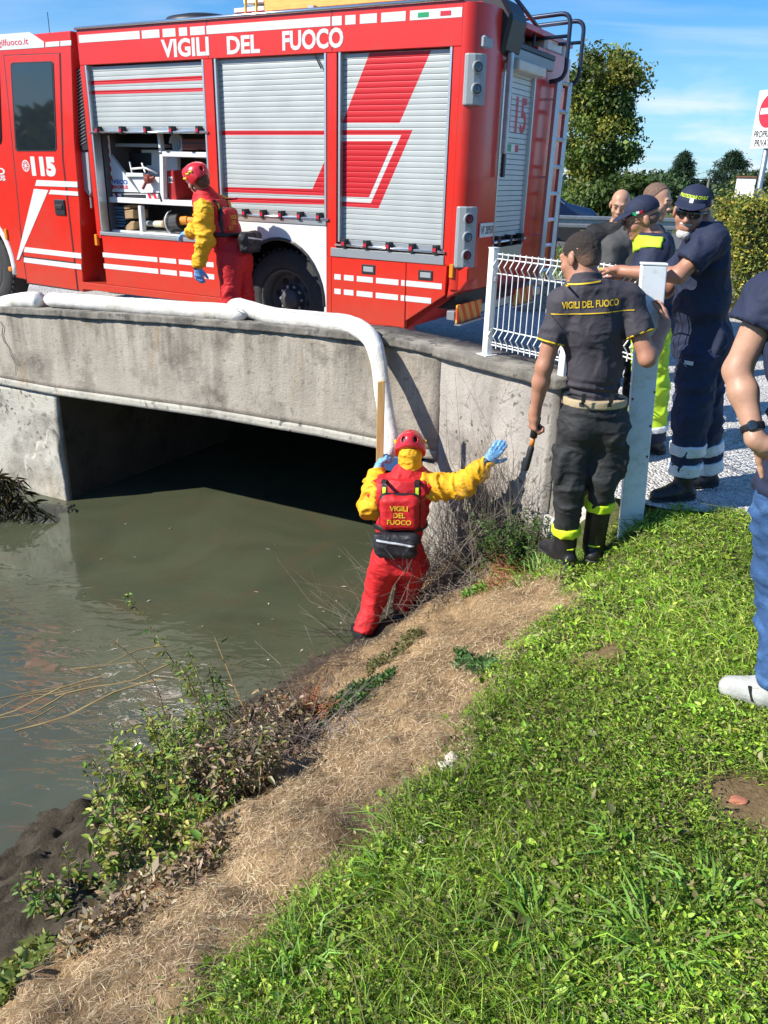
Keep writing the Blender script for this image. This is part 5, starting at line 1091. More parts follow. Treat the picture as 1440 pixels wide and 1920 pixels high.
def P4():
    Y=4.72; J=Fig(); J.F=frame(V(-.93,-.25,0),V(-.02,0,1))
    J.shB,J.shA=A_(1336,452,Y-.19),A_(1312,452,Y+.19); J.neck=A_(1314,428,Y); J.pelvis=A_(1318,640,Y); J.head=A_(1297,398,Y-.03); J.hF=frame(V(-.46,-.86,-.10),V(.10,-.06,1))
    J.B=L_(sh=J.shB,el=A_(1272,516,Y-.22),wr=A_(1165,508,Y+.02),hd=V(-.9,.35,-.05),hn=V(-.1,-.3,-1),side=1,curl=.35,thumb=.5)
    J.A=L_(sh=J.shA,el=A_(1248,545,Y+.20),wr=A_(1175,520,Y+.12),hd=V(-.9,-.2,.0),hn=V(0,0,-1),side=-1,curl=.35,thumb=.5)
    aB=A_(1283,898,Y-.14); aA=A_(1325,892,Y+.10)
    J.LB=L_(hip=A_(1310,672,Y-.09),kn=A_(1296,782,Y-.14),an=aB,toe=aB+V(-.2,-.05,0),sole=.014); J.LA=L_(hip=A_(1322,670,Y+.09),kn=A_(1322,782,Y+.08),an=aA,toe=aA+V(-.2,-.06,0),sole=.014)
    root=person('person','person in navy cap, sunglasses and white goatee leaning on the white gate post',(J.pelvis[0],J.pelvis[1],.014))
    body(root,J,M_skin,.0065,head=1.04); cp,W=cap_on(root,J); o=V(*root.location); F=J.hF
    W=lambda x,y,z:J.head+x*F[0]+y*F[1]+z*F[2]
    # sunglasses
    S=SD()
    for x in (-1,1): S.ell(W(x*.034,.106,.008),(.032,.012,.024),F,.008); S.cap(W(x*.062,.098,.016),W(x*.084,-.005,.010),.006,k=.006)
    S.cap(W(-.02,.112,.014),W(.02,.112,.014),.006,k=.006); v,f=S.mesh(.004); skinny('sunglasses',v,f,mat('sunglass_black',(.006,.006,.007),.12,spec=.8),root)
    S=SD().ell(W(0,.074,-.102),(.040,.034,.030),F,.02).cap(W(-.026,.092,-.049),W(0,.101,-.045),.0075,k=.01).cap(W(.026,.092,-.049),W(0,.101,-.045),.0075,k=.01); v,f=S.mesh(.005); skinny('goatee',v+vnormals(v,f)*(.004*vnoise(v,120))[:,None],f,M_beard,root)
    S=SD().ell(W(0,-.03,-.002),(.0845,.085,.045),F,.02); v,f=S.mesh(.007,clips=[(W(0,.03,0),F[1])]); skinny('short_hair',v,f,M_beard,root)
    decal(fit_text('PROTEZIONE CIVILE',.14,.016,.02),cp,root,W(0,.11,.088),-F[0],F[2],M_hiy,lift=.002)
    for k,(dx,mm) in enumerate(((-.02,M_green),(0,M_white),(.02,M_redp))): decal(flat_rect(.018,.022,3),cp,root,W(-.09,.0,.066)+F[1]*dx,-F[1],F[2],mm,'flag_patch',lift=.002)
    S_=flat_rect(.02,.026,3); decal(S_,cp,root,W(0,.12,.07),-F[0],F[2],M_white,'emblem',lift=.002)
    t=tee(root,J,M_navy,.70,-.10,belly=.03,amp=.010,loose=.012)
    p=pants(root,J,mat('navy_work_trousers',(.012,.020,.055),.8,var=.2,vs=10,bump=.5,bs=8,bdist=.03,bdis=1.2,stretch=(1,1,2)),(.118,.098,.086),.93,.011)
    decal(flat_rect(.05,.022,3),p,root,A_(1298,686,Y-.25),V(1,0,0),UP,M_silver,'badge',lift=.004)
    for l in (J.LA,J.LB): band(root,l,.40,.58,.101,M_silver); band(root,l,.70,.90,.097,M_silver); boot(root,l,top=.10)
    return J
def P5():
    Y=5.55; J=Fig(); J.F=frame(V(-.9,.35,0),UP)
    J.shB,J.shA=A_(1232,470,Y-.17),A_(1228,466,Y+.17); J.neck=A_(1222,446,Y); J.pelvis=A_(1222,600,Y); J.head=A_(1204,410,Y); J.hF=frame(V(-.97,.02,-.32),V(-.3,0,1))
    J.B=L_(sh=J.shB,el=A_(1206,540,Y-.22),wr=A_(1165,560,Y-.1),hd=V(-1,.1,0),hn=V(0,0,-1),side=1,curl=.4,thumb=.5); J.A=L_(sh=J.shA,el=A_(1205,540,Y+.2),wr=A_(1165,555,Y+.1),hd=V(-1,0,0),hn=V(0,0,-1),side=-1,curl=.4,thumb=.5)
    aB=A_(1228,812,Y-.08); aB[2]=.10; aA=aB+V(-.05,.22,0)
    J.LB=L_(hip=A_(1222,630,Y-.09),kn=A_(1225,720,Y-.09),an=aB,toe=aB+V(-.2,.06,0),sole=.014); J.LA=L_(hip=A_(1218,630,Y+.09),kn=A_(1214,720,Y+.1),an=aA,toe=aA+V(-.2,.06,0),sole=.014)
    root=person('person','person in navy cap and glasses wearing navy and lime high visibility clothes',(J.pelvis[0],J.pelvis[1],.014))
    body(root,J,M_skin,.0075); cp,W=cap_on(root,J); F=J.hF; W=lambda x,y,z:J.head+x*F[0]+y*F[1]+z*F[2]
    S=SD().ell(W(0,-.035,-.005),(.0800,.076,.05),F,.02); v,f=S.mesh(.007,clips=[(W(0,-.015,0),F[1])]); skinny('short_hair',v,f,M_hairg,root)
    o=V(*root.location)
    for x in (-1,1): MB().tube([W(x*.034+.024*math.cos(t),.112,.006+.018*math.sin(t))-o for t in np.linspace(0,6.28,13)],.003,5).build('glasses_rim',M_dots,root); MB().tube([W(x*.06,.105,.012)-o,W(x*.085,-.005,.008)-o],.003,5).build('glasses_arm',M_dots,root)
    for k,(dx,mm) in enumerate(((.02,M_green),(0,M_white),(-.02,M_redp))): decal(flat_rect(.018,.02,3),cp,root,W(-.09,.04,.05)+F[1]*dx,-F[1],F[2],mm,'flag_patch',lift=.002)
    t=tee(root,J,M_navy,.75,-.10,'jacket',off=.022,belly=.03,loose=.02)
    # lime yoke over the shoulders
    S=SD(); torso_sd(S,J,.034,low=False,glut=False); 
    for a in (J.A,J.B): S.cap(a.sh,a.sh+(a.el-a.sh)*.25,.098,.094,k=.025)
    m_=(J.shA+J.shB)/2; v,f=S.mesh(.008,clips=[(m_-UP*.035,V(-.15,-.2,-1)),(J.neck+UP*.02,UP),(m_-J.F[1]*.05,-J.F[1])]); skinny('lime_yoke',folds(v,f,.004,8),f,M_lime,root)
    decal(fit_text('TORRE CINE\nSAN ROILCE',.20,.10,.02),t,root,m_-UP*.14-J.F[1]*.2,V(.6,.9,0),UP,M_lime,lift=.006)
    q=J.B.sh*.45+J.B.el*.55-V(0,.12,0)
    for k,mm in enumerate((M_green,M_white,M_redp)): decal(flat_rect(.02,.05,3),t,root,q+V(-.02+.02*k,0,0),V(1,0,0),UP,mm,'shoulder_patch',lift=.004)
    p=pants(root,J,M_lime,(.118,.098,.088),.72,.010)
    for l in (J.LA,J.LB):
        band(root,l,.70,.80,.098,M_silver); S=SD().cap(l.kn+(l.an-l.kn)*.7,l.an,.084,.080,k=.02,cut=1); v,f=S.mesh(.010); skinny('trouser_cuff',v,f,M_navy,root); boot(root,l,top=.08)
def P6():
    Y=6.3; J=Fig(); J.F=frame(V(.35,-.75,0),V(.04,0,1))
    J.shA,J.shB=A_(1148,462,Y-.05),A_(1226,440,Y+.12); J.neck=A_(1205,415,Y); J.pelvis=A_(1185,560,Y); J.head=A_(1231,378,Y-.02); J.hF=frame(V(.72,-.66,-.20),V(.14,-.05,1))
    J.A=L_(sh=J.shA,el=A_(1140,530,Y-.1),wr=A_(1165,575,Y-.3),hd=V(.6,-.3,-.6),hn=V(0,1,0),side=1,curl=.5,thumb=.5); J.B=L_(sh=J.shB,el=A_(1240,520,Y+.1),wr=A_(1215,560,Y-.15),hd=V(-.6,-.3,-.5),hn=V(0,1,0),side=-1,curl=.5,thumb=.5)
    g=.1; hA,hB=J.pelvis+V(-.09,0,-.09),J.pelvis+V(.09,.03,-.09); kA,kB=hA+V(0,-.03,-.40),hB+V(.02,-.03,-.40); aA,aB=V(kA[0],kA[1]+.03,g),V(kB[0],kB[1]+.03,g)
    J.LA=L_(hip=hA,kn=kA,an=aA,toe=aA+V(.06,-.2,0),sole=.014); J.LB=L_(hip=hB,kn=kB,an=aB,toe=aB+V(.08,-.2,0),sole=.014)
    root=person('person','balding person in dark grey polo with yellow sleeve piping behind the group',(J.pelvis[0],J.pelvis[1],.014))
    body(root,J,M_skin2,.0075); eyes(root,J); F=J.hF; W=lambda x,y,z:J.head+x*F[0]+y*F[1]+z*F[2]
    S=SD().ell(W(0,-.013,.036),(.0805,.0995,.0885),F,.02); v,f=S.mesh(.006,clips=[(W(0,.02,.05),.85*F[1]-.52*F[2]),(W(0,0,-.045),-F[2])]); skinny('short_hair',v,f,M_hairg,root)
    tee(root,J,mat('dark_grey_polo',(.06,.06,.06),.8,var=.15,bump=.25,bs=260),.66,-.10,'polo_shirt',piping=M_ypipe,belly=.02); pants(root,J,M_trgrey)
    for l in (J.LA,J.LB): boot(root,l,top=.1)
def P7():
    Y=7.6; J=Fig(); J.F=frame(V(-.1,-1,0),UP)
    c=A_(1163,384,Y); J.head=c; J.hF=frame(V(-.30,-.9,-.32),V(0,-.12,1)); J.neck=c+V(.01,.03,-.17); J.shA=c+V(-.19,.03,-.25); J.shB=c+V(.20,.03,-.25); J.pelvis=c+V(0,.02,-.74)
    J.A=L_(sh=J.shA,el=J.shA+V(-.06,-.05,-.28),wr=J.shA+V(-.02,-.22,-.45),hd=V(.1,-.3,-.9),hn=V(1,0,0),side=1,curl=.5,thumb=.5); J.B=L_(sh=J.shB,el=J.shB+V(.06,-.05,-.28),wr=J.shB+V(.02,-.22,-.45),hd=V(-.1,-.3,-.9),hn=V(-1,0,0),side=-1,curl=.5,thumb=.5)
    g=.1; hA,hB=J.pelvis+V(-.09,0,-.09),J.pelvis+V(.09,0,-.09); kA,kB=hA+V(0,-.03,-.36),hB+V(0,-.03,-.36); aA,aB=V(kA[0],kA[1]+.03,g),V(kB[0],kB[1]+.03,g)
    J.LA=L_(hip=hA,kn=kA,an=aA,toe=aA+V(-.03,-.2,0),sole=.014); J.LB=L_(hip=hB,kn=kB,an=aB,toe=aB+V(.03,-.2,0),sole=.014)
    root=person('person','bald person in a black shirt farthest back in the group',(J.pelvis[0],J.pelvis[1],.014))
    body(root,J,M_skin2,.009); eyes(root,J); F=J.hF; W=lambda x,y,z:J.head+x*F[0]+y*F[1]+z*F[2]
    S=SD().ell(W(0,-.02,.03),(.079,.092,.082),F,.02); v,f=S.mesh(.009,clips=[(W(0,-.02,0),F[1]),(W(0,0,.06),F[2])]); skinny('stubble_hair',v,f,M_hairg,root)
    tee(root,J,mat('black_shirt',(.010,.010,.012),.8,var=.15),.66,-.10,'shirt'); pants(root,J,M_trgrey)
    for l in (J.LA,J.LB): boot(root,l,top=.1)
def P8():
    Y=2.62; J=Fig(); J.F=frame(V(.75,.62,0),UP)     # looks away to the right, hand on hip
    J.shA=A_(1446,560,Y+.02); J.shB=J.shA+V(.30,-.26,.0); J.neck=J.shA+V(.16,-.12,.06); J.pelvis=A_(1528,905,Y-.05); J.head=J.neck+V(.02,0,.17); J.hF=frame(V(.6,.7,-.1),UP)
    J.A=L_(sh=J.shA,el=A_(1382,694,Y+.02),wr=A_(1418,826,Y-.10),hd=V(.75,-.1,-.45),hn=V(.1,-.6,-.6),side=1,curl=.55,thumb=.6); J.B=L_(sh=J.shB,el=J.shB+V(.1,-.1,-.27),wr=J.shB+V(.12,.05,-.5),hd=V(0,.2,-1),hn=V(-1,0,0),side=-1,curl=.4,thumb=.5)
    aA=atz(1458,1334,0); aA[2]=.10; aB=aA+V(.22,-.12,0)
    J.LA=L_(hip=A_(1474,950,Y+.0),kn=A_(1466,1110,Y+.0),an=aA,toe=aA+V(-.20,.09,0),sole=.02); J.LB=L_(hip=J.pelvis+V(.09,-.08,-.09),kn=J.pelvis+V(.12,-.1,-.46),an=aB,toe=aB+V(.16,.12,0),sole=.02)
    root=person('person','person with hand on hip in navy shirt and blue jeans at the right edge',(J.pelvis[0],J.pelvis[1],.02))
    body(root,J,M_skin2,.0065)
    S=SD().ell(J.head-J.hF[1]*.012+J.hF[2]*.036,(.083,.102,.093),J.hF,.02).ell(J.head-J.hF[1]*.055-J.hF[2]*.02,(.064,.05,.05),J.hF,.03); v,f=S.mesh(.008,clips=[(J.head+J.hF[1]*.05+J.hF[2]*.02,.70*J.hF[1]-.70*J.hF[2]),(J.head-J.hF[2]*.05,-J.hF[2])]); skinny('hair',v,f,M_hairb,root)
    t=tee(root,J,M_navy,.36,-.06,amp=.010,loose=.022); jn=pants(root,J,M_jean,(.108,.088,.082),.97,.013,name='jeans')
    a=J.A; d=nrm(a.wr-a.el); o=V(*root.location); S=SD().cap(a.wr-d*.07,a.wr-d*.01,.0375,.0365,k=.005); v,f=S.mesh(.005,clips=[(a.wr-d*.055,-d),(a.wr-d*.032,d)]); wt=skinny('wrist_watch',v,f,M_dots,root); 
    c_=a.wr-d*.0435; ou=CP-c_; ou=nrm(ou-d*np.dot(ou,d)); S=SD().ell(c_+ou*.036,(.019,.006,.019),frame(ou,d),.003); v,f=S.mesh(.004); skinny('watch_face',v,f,M_glassdark,root,parent=wt)
    M_shoe=mat('white_trainer',(.40,.40,.37),.7,var=.2,vs=14,bump=.4,bs=60,dirt=(.45,.45,.42),dscale=12)
    for l in (J.LA,J.LB):
        b=boot(root,l,M_shoe,top=.02,off=.012,name='trainer',r=.05); d2=nrm(V(l.toe[0]-l.an[0],l.toe[1]-l.an[1],0)); c=V(l.an[0],l.an[1],l.sole); sd=np.cross(d2,UP)
        for k in range(4):
            q=c+d2*(.04+.024*k)+UP*(.108-.012*k); MB().tube([q-sd*.028-o-UP*.012,q-o+UP*.004,q+sd*.028-o-UP*.012],.0045,5).build('lace',M_white,b)
        for k in range(3):
            q=c+d2*(.02+.035*k)+sd*.055+UP*.03; MB().tube([q-o,q-sd*.012+UP*.05+d2*.02-o],.006,5).build('side_stripe',M_black,b); q=c+d2*(.02+.035*k)-sd*.055+UP*.03; MB().tube([q-o,q+sd*.012+UP*.05+d2*.02-o],.006,5).build('side_stripe',M_black,b)
J1=P1(); J2=P2(); J3=P3(); J4=P4(); P5(); P6(); P7(); P8()
# ================================================================== booms, plank, hand tool
def boom_mat():
    m,N,L,P=nodes('white_absorbent_fabric'); P.inputs['Roughness'].default_value=.9; tc=N.new('ShaderNodeTexCoord')
    n=N.new('ShaderNodeTexNoise'); n.inputs['Scale'].default_value=5; n.inputs['Detail'].default_value=6; L.new(tc.outputs['Object'],n.inputs['Vector'])
    r=N.new('ShaderNodeValToRGB'); r.color_ramp.elements[0].position=.3; r.color_ramp.elements[0].color=(.52,.49,.42,1); r.color_ramp.elements[1].position=.6; r.color_ramp.elements[1].color=(.76,.75,.71,1); L.new(n.outputs[0],r.inputs[0]); L.new(r.outputs[0],P.inputs['Base Color'])
    v=N.new('ShaderNodeTexVoronoi'); v.inputs['Scale'].default_value=70; L.new(tc.outputs['Object'],v.inputs['Vector']); b=N.new('ShaderNodeBump'); b.inputs['Strength'].default_value=.18; b.inputs['Distance'].default_value=.008; L.new(v.outputs[0],b.inputs['Height'])
    n2=N.new('ShaderNodeTexNoise'); n2.inputs['Scale'].default_value=16; n2.inputs['Detail'].default_value=3; L.new(tc.outputs['Object'],n2.inputs['Vector']); b2=N.new('ShaderNodeBump'); b2.inputs['Strength'].default_value=.25; b2.inputs['Distance'].default_value=.03; L.new(n2.outputs[0],b2.inputs['Height']); L.new(b.outputs[0],b2.inputs['Normal']); L.new(b2.outputs[0],P.inputs['Normal']); return m
M_boom=boom_mat()
def spline(P,n=60):
    P=np.array(P,float); d=np.r_[0,np.cumsum(np.linalg.norm(np.diff(P,axis=0),axis=1))]; Q=np.vstack([2*P[0]-P[1],P,2*P[-1]-P[-2]]); out=[]
    for s in np.linspace(0,d[-1]*.9999,n):
        i=int(np.searchsorted(d,s,'right')-1); t=(s-d[i])/(d[i+1]-d[i]); a,b,c,e=Q[i],Q[i+1],Q[i+2],Q[i+3]
        out.append(.5*((2*b)+(c-a)*t+(2*a-5*b+4*c-e)*t*t+(-a+3*b-3*c+e)*t**3))
    return np.array(out)
def boom(label,pts,r,pinch=(1,1),hang=0):
    P=spline(pts,70); n=len(P); s=np.linspace(0,1,n); rr=r*(1+.05*fbm(np.stack([s*7,s*0+r*50,s*0],-1),1.,2))*(1-.18*sm(s,.55,.75)*hang)
    for k in range(n):
        t=s[k]
        if pinch[0]: rr[k]*=min(1,.16+(t/.05)**.6) if t<.05 else 1
        if pinch[1]: rr[k]*=min(1,.16+((1-t)/.05)**.6) if t>.95 else 1
    o=P[0]; e=empty('absorbent_boom',tuple(o),label,'boom','white absorbent booms'); mb=MB().tube(P-o,list(rr),18); bm_=mb.bm()
    for v in bm_.verts:
        q=np.array(v.co)+o; v.co+=v.normal*float(.006*vnoise(q[None],7)[0]+.006*abs(vnoise(q[None]*V(2.5,2.5,1),9)[0]))
    obj('sleeve',bm_,M_boom,e,smooth=True)
    MB().tube([P[k]-o+V(0,0,1)*rr[k]*.80+TN*rr[k]*.64 for k in range(2,n-2)],.0035,5).build('seam',mat('grey_cord',(.45,.43,.40),.8),e)
    for k,pp in ((1,pinch[0]),(-2,pinch[1])):
        if pp: MB().tube([P[k]-o+.022*(V(0,0,1)*math.cos(t)+TN*math.sin(t)) for t in np.linspace(0,6.28,10)],.008,5).build('tie_cord',mat('grey_cord',(.45,.43,.40),.8),e)
    return P
def wp(px,py,e): return atpl(px,py,P0+TN*e,TN)
boom('short left end of white absorbent boom lying on the coping',[wp(-60,590,-.08),wp(8,570,-.1),wp(45,563,-.1),wp(80,562,-.1)],.075,(0,1))
boom('long middle white absorbent boom lying along the coping',[wp(84,561,-.1),wp(180,568,-.1),wp(300,577,-.1),wp(400,584,-.09),wp(463,589,-.06)],.070)
B3=boom('white absorbent boom hanging over the coping down to the water rescuer',[wp(428,569,-.12),wp(470,581,-.13),wp(520,594,-.12),wp(600,602,-.11),wp(655,609,-.05),wp(695,634,.08),wp(710,680,.18),wp(717,735,.27),wp(726,790,.36),wp(732,832,.44),wp(722,868,.5)],.072,hang=1)
MB().tube([wp(432,572,-.02),wp(440,577,.0),wp(452,584,.02),wp(461,588,.02)],.006,5).build('cord',mat('white_cord',(.7,.68,.65),.8),None,smooth=True,label='white cord tying two booms together on the coping',cat='cord')
# wooden batten in the rescuer's raised hand
Yb=J2.A.wr[1]+.02
pa,pb=A_(715,716,Yb+.02),A_(712,868,Yb); ax=nrm(pb-pa); sd=nrm(np.cross(ax,V(0,1,0)))*.026; dp=nrm(np.cross(sd,ax))*.016
b=MB(); vs=[pa-sd-dp+ax*.0,pa+sd-dp-ax*.015,pa+sd+dp-ax*.012,pa-sd+dp,pb-sd-dp,pb+sd-dp,pb+sd+dp,pb-sd+dp]
b.add(vs,[(0,1,2,3),(7,6,5,4),(0,4,5,1),(1,5,6,2),(2,6,7,3),(3,7,4,0)]); b.build('wooden_batten',mat('light_batten_wood',(.52,.32,.12),.7,var=.2,vs=6,stretch=(6,6,1),bump=.15,bs=30),None,bevel=.003,label='light wooden batten held upright against the hanging boom',cat='batten')
# hand tool of the firefighter
a=J1.A; Yt=a.wr[1]+.0; p0,p1,p2,p3=A_(1008,782,Yt),A_(1000,820,Yt),A_(997,836,Yt),A_(985,882,Yt)
tl=empty('hand_tool',tuple(p3),'short tool with orange shaft and black grip hanging from a hand','tool')
MB().tube([p0-p3,p1-p3],.020,10).build('head',M_black,tl,smooth=True); MB().tube([p1-p3,p2-p3],.0125,10).build('shaft',mat('orange_shaft',(.72,.22,.03),.45),tl,smooth=True); MB().tube([p2-p3,p2*.9+p3*.1-p3,p3*.95+p2*.05-p3,p3-p3],[.013,.0175,.017,.013],10).build('grip',M_dark,tl,smooth=True)
# ================================================================== fence and gate post
M_fw=mat('white_fence_coat',(.78,.78,.76),.4,var=.06)
GPB=hit(1182,988); F1=V(.69,5.78,0); F2=V(1.12,5.24,0); F3=V(GPB[0],GPB[1]+.10,0)
def fpost(P,z0,z1,label):
    e=empty('fence_post',(P[0],P[1],z0),label,'post','white fence posts'); d=nrm(F3-F1); A=Matrix(((d[0],-d[1],0,0),(d[1],d[0],0,0),(0,0,1,0),(0,0,0,1)))
    MB().box((-.028,-.025,0),(.028,.025,z1-z0),A).build('post_tube',M_fw,e,bevel=.004); MB().box((-.055,-.05,0),(.055,.05,.006),A).build('base_plate',M_fw,e); MB().box((-.03,-.027,z1-z0),(.03,.027,z1-z0+.008),A).build('post_cap',M_fw,e)
    for z in (.16,.5): MB().box((.028,-.012,z),(.05,.012,z+.03),A).build('clamp',M_steel,e,bevel=.003)
fpost(F1,.60,1.31,'white fence post standing on the coping near the truck'); fpost(F2,.58,1.33,'white fence post behind the head of the polo wearer')
def fence(P,Q,z0,z1,label,mids):
    L0=np.linalg.norm(Q-P); d=nrm(Q-P); n=V(d[1],-d[0],0); n=n if np.dot(n,V(-1,-.3,0))>0 else -n
    e=empty('wire_fence',(P[0],P[1],0),label,'fence','white wire fence panels')
    fold=lambda z: .030 if any(abs(z-m)<.01 for m in mids) else 0.
    prof=[]
    for m in mids: prof+=[(m-.045,0),(m,.035),(m+.045,0)]
    prof=[(z0,0)]+[p for p in prof if z0<p[0]<z1]+[(z1,0)]
    vm=MB().tube([n*o+V(0,0,z) for z,o in prof],.0042,5,up=tuple(d)).bm(); me=bpy.data.meshes.new('wire'); vm.to_mesh(me); vm.free(); me.materials.append(M_fw)
    k=max(2,int(L0/.05))
    for i in range(k):
        o=bpy.data.objects.new('wire',me); COL.objects.link(o); o.parent=e; o.location=tuple(d*(.03+(L0-.06)*i/(k-1)))
    zs=[z0+.02,z1-.012]+[m+s for m in mids for s in (-.047,.047)]
    for z in zs: MB().tube([d*.0+V(0,0,z)-n*.005,d*L0+V(0,0,z)-n*.005],.0045,5).build('cross_wire',M_fw,e)
fence(F1,F2,.655,1.29,'short white wire fence panel beside the truck rear',(.74,1.20)); fence(F2,F3,.80,1.31,'white wire fence panel ending at the wide gate post',(.89,1.21))
gb=GPB.copy(); gt=aty(1226,497,GPB[1]+.04); e=empty('gate_post',tuple(gb),'wide white metal gate post standing in the grass','post')
d=nrm(V(1,-.10,0)); n_=V(-d[1],d[0],0)*-1; up=nrm(gt-gb); hgt=np.linalg.norm(gt-gb)
A=Matrix(((d[0],n_[0],up[0],0),(d[1],n_[1],up[1],0),(d[2],n_[2],up[2],0),(0,0,0,1)))
M_gp=mat('gate_post_paint',(.76,.80,.83),.45,var=.06,vs=8,dirt=(.50,.50,.46),dscale=9,bump=.05,bs=20)
MB().box((-.064,-.03,-.15),(.064,.03,hgt),A).build('post_tube',M_gp,e,bevel=.006,seg=2); MB().box((-.067,-.033,hgt),(.067,.033,hgt+.012),A).build('post_cap',M_fw,e,bevel=.003)
for z,x in ((hgt*.55,.058),(hgt*.42,.052),(hgt*.30,.05),(hgt*.52,-.055)):
    p=A@Vector((x,.031,z)); p2=A@Vector((x,-.031,z)); MB().box((x-.005,-.0325,z-.006),(x+.005,.0325,z+.006),A).build('rust_hole',mat('rust',(.16,.07,.03),.9),e)
# low precast slab fence by the hedge
e=empty('slab_fence',tuple(atz(1385,597,0)),'low precast concrete slabs in a white post by the hedge','fence'); o=V(*e.location)
MB().box((-.03,-.03,0),(.03,.03,.62)).build('slab_post',M_fw,e,bevel=.004)
for z in (0,.31):
    for x0,x1 in ((-.75,-.035),(.035,.75)): MB().box((x0,-.02,z+.004),(x1,.02,z+.295)).build('concrete_slab',M_conc,e,bevel=.006)
# concrete plinth behind the wire fence
p=atz(1035,588,0); e=MB().box((-.62,-.12,0),(.62,.12,.40)).build('concrete_plinth',M_wing,None,bevel=.015,label='low pale concrete block on the gravel behind the wire fence',cat='concrete block'); e.matrix_world=Matrix.Translation((p[0]+.1,p[1]+.4,.012))@Matrix.Rotation(R_(25),4,'Z')
# ================================================================== sign, notice board
def plate_at(px,py,Y,yaw): p=aty(px,py,Y); return Matrix.Translation(p)@Matrix.Rotation(yaw,4,'Z')
Ys=13.3; p=aty(1442,222,Ys); yaw=R_(-75)
e=empty('road_sign',(p[0],p[1],0),'white private property sign with red no entry disc on a grey pole','sign')
Rz=Matrix.Rotation(yaw,4,'Z')
def sp_(b): return Rz
pq=Rz@Vector((0,.05,0)); MB().tube([(pq.x,pq.y,0),(pq.x,pq.y,p[2]+.3)],.04,10).build('pole',M_steel,e,smooth=True)
sb=MB().box((-.30,-.015,p[2]-.40),(.30,.0,p[2]+.38),Rz).build('sign_board',M_white,e,bevel=.003)
cz=p[2]+.10; MB().add([tuple(Rz@Vector((.225*math.cos(t),y,cz+.225*math.sin(t)))) for y in (-.0155,-.018) for t in np.linspace(0,6.283,33)[:-1]],[tuple(range(32)),tuple(range(63,31,-1))]+[(i,(i+1)%32,(i+1)%32+32,i+32) for i in range(32)]).build('red_disc',mat('sign_red',(.62,.03,.05),.4),sb)
MB().box((-.19,-.021,cz-.04),(.19,-.0185,cz+.04),Rz).build('white_bar',M_white,sb)
for i,t in enumerate(('PROPRIETA','PRIVATA')):
    me=fit_text(t,.50-.09*i,.095,.02); me.transform(Rz@Matrix.Translation((0,-.0165,p[2]-.205-.12*i))@Matrix.Rotation(R_(90),4,'X')); obj('lettering',me,M_black,sb)
p=aty(1397,354,13.2); e=empty('notice_board',(p[0],p[1],0),'small blank white board on a post above the hedge','board'); Rz=Matrix.Rotation(R_(-40),4,'Z')
MB().tube([(0,.03,0),(0,.03,p[2])],.02,8).build('post',M_steel,e); MB().box((-.14,-.016,p[2]-.155),(.14,.0,p[2]+.155),Rz).build('panel',M_white,e,bevel=.003); MB().box((-.15,-.04,p[2]+.155),(.15,.03,p[2]+.175),Rz).build('cap_strip',mat('rust',(.2,.1,.05),.9),e)
# ================================================================== guard rail, car, far pole
e=empty('guard_rail',(0,22.6,0),'grey steel guard rail along the far road','guard rail')
prof=[(-.15,.0),(-.13,-.05),(-.07,-.05),(-.04,.0),(.04,.0),(.07,-.05),(.13,-.05),(.15,.0)]
vs=[(x,y,.74+z) for x in (-20,60) for z,y in prof]; k=len(prof); MB().add(vs,[(i,i+1,i+1+k,i+k) for i in range(k-1)]).build('beam',M_steel,e)
pm=MB().box((-.05,.02,-.1),(.05,.12,.80)).bm(); me=bpy.data.meshes.new('post'); pm.to_mesh(me); pm.free(); me.materials.append(M_steel)
for x in np.arange(4,30,1.6):
    o=bpy.data.objects.new('post',me); COL.objects.link(o); o.parent=e; o.location=(float(x),0,0)
def car():
    Y=26.2; p=aty(1112,400,Y); e=empty('estate_car',(p[0],Y,.06),'dark blue estate car passing behind the far guard rail','car')
    M_cb=mat('dark_blue_car_paint',(.012,.03,.09),.2,coat=.8,var=.05); L0=4.6
    side=[(-L0,.35),(-L0,.95),(-L0+.25,1.45),(-L0+.5,1.56),(-1.9,1.58),(-1.5,1.50),(-.95,1.05),(-.25,.92),(-.03,.72),(0,.35)]
    def shell(pts,y0,y1,ins):
        n=len(pts); vs=[(x,y0,z) for x,z in pts]+[(x,y1,z) for x,z in pts]; return MB().add(vs,[tuple(range(n)),tuple(range(2*n-1,n-1,-1))]+[(i,i+n,(i+1)%n+n,(i+1)%n) for i in range(n)])
    b_=shell(side,-.9,.9,0).build('body',M_cb,e,bevel=.06,seg=3,smooth=True)
    MB().prism([(-L0+.45,1.05),(-L0+.65,1.46),(-3.2,1.48),(-3.2,1.05)],-.91,-.89).build('window',M_glassdark,e); MB().prism([(-3.1,1.05),(-3.1,1.48),(-2.25,1.48),(-2.25,1.04)],-.91,-.89).build('window',M_glassdark,e); MB().prism([(-2.15,1.04),(-2.15,1.48),(-1.75,1.47),(-1.1,1.03)],-.91,-.89).build('window',M_glassdark,e)
    MB().tube([(-L0+.5,-.8,1.60),(-1.9,-.8,1.62)],.02,6).build('roof_rail',M_chrome,e); MB().tube([(-L0+.45,-.912,1.50),(-1.75,-.912,1.50),(-1.05,-.912,1.03)],.014,5).build('window_trim',M_chrome,e)
    for x in (-L0+.85,-.85):
        MB().lathe([(.2,-.1),(.33,-.1),(.335,0),(.33,.1),(.2,.1)],20,Matrix.Translation((x,-.82,.33))@Matrix(((1,0,0,0),(0,0,1,0),(0,1,0,0),(0,0,0,1)))).build('wheel',M_tyre,e)
    MB().box((-.2,-.86,.66),(-.02,-.55,.80)).build('headlight',M_cl,e)
car()
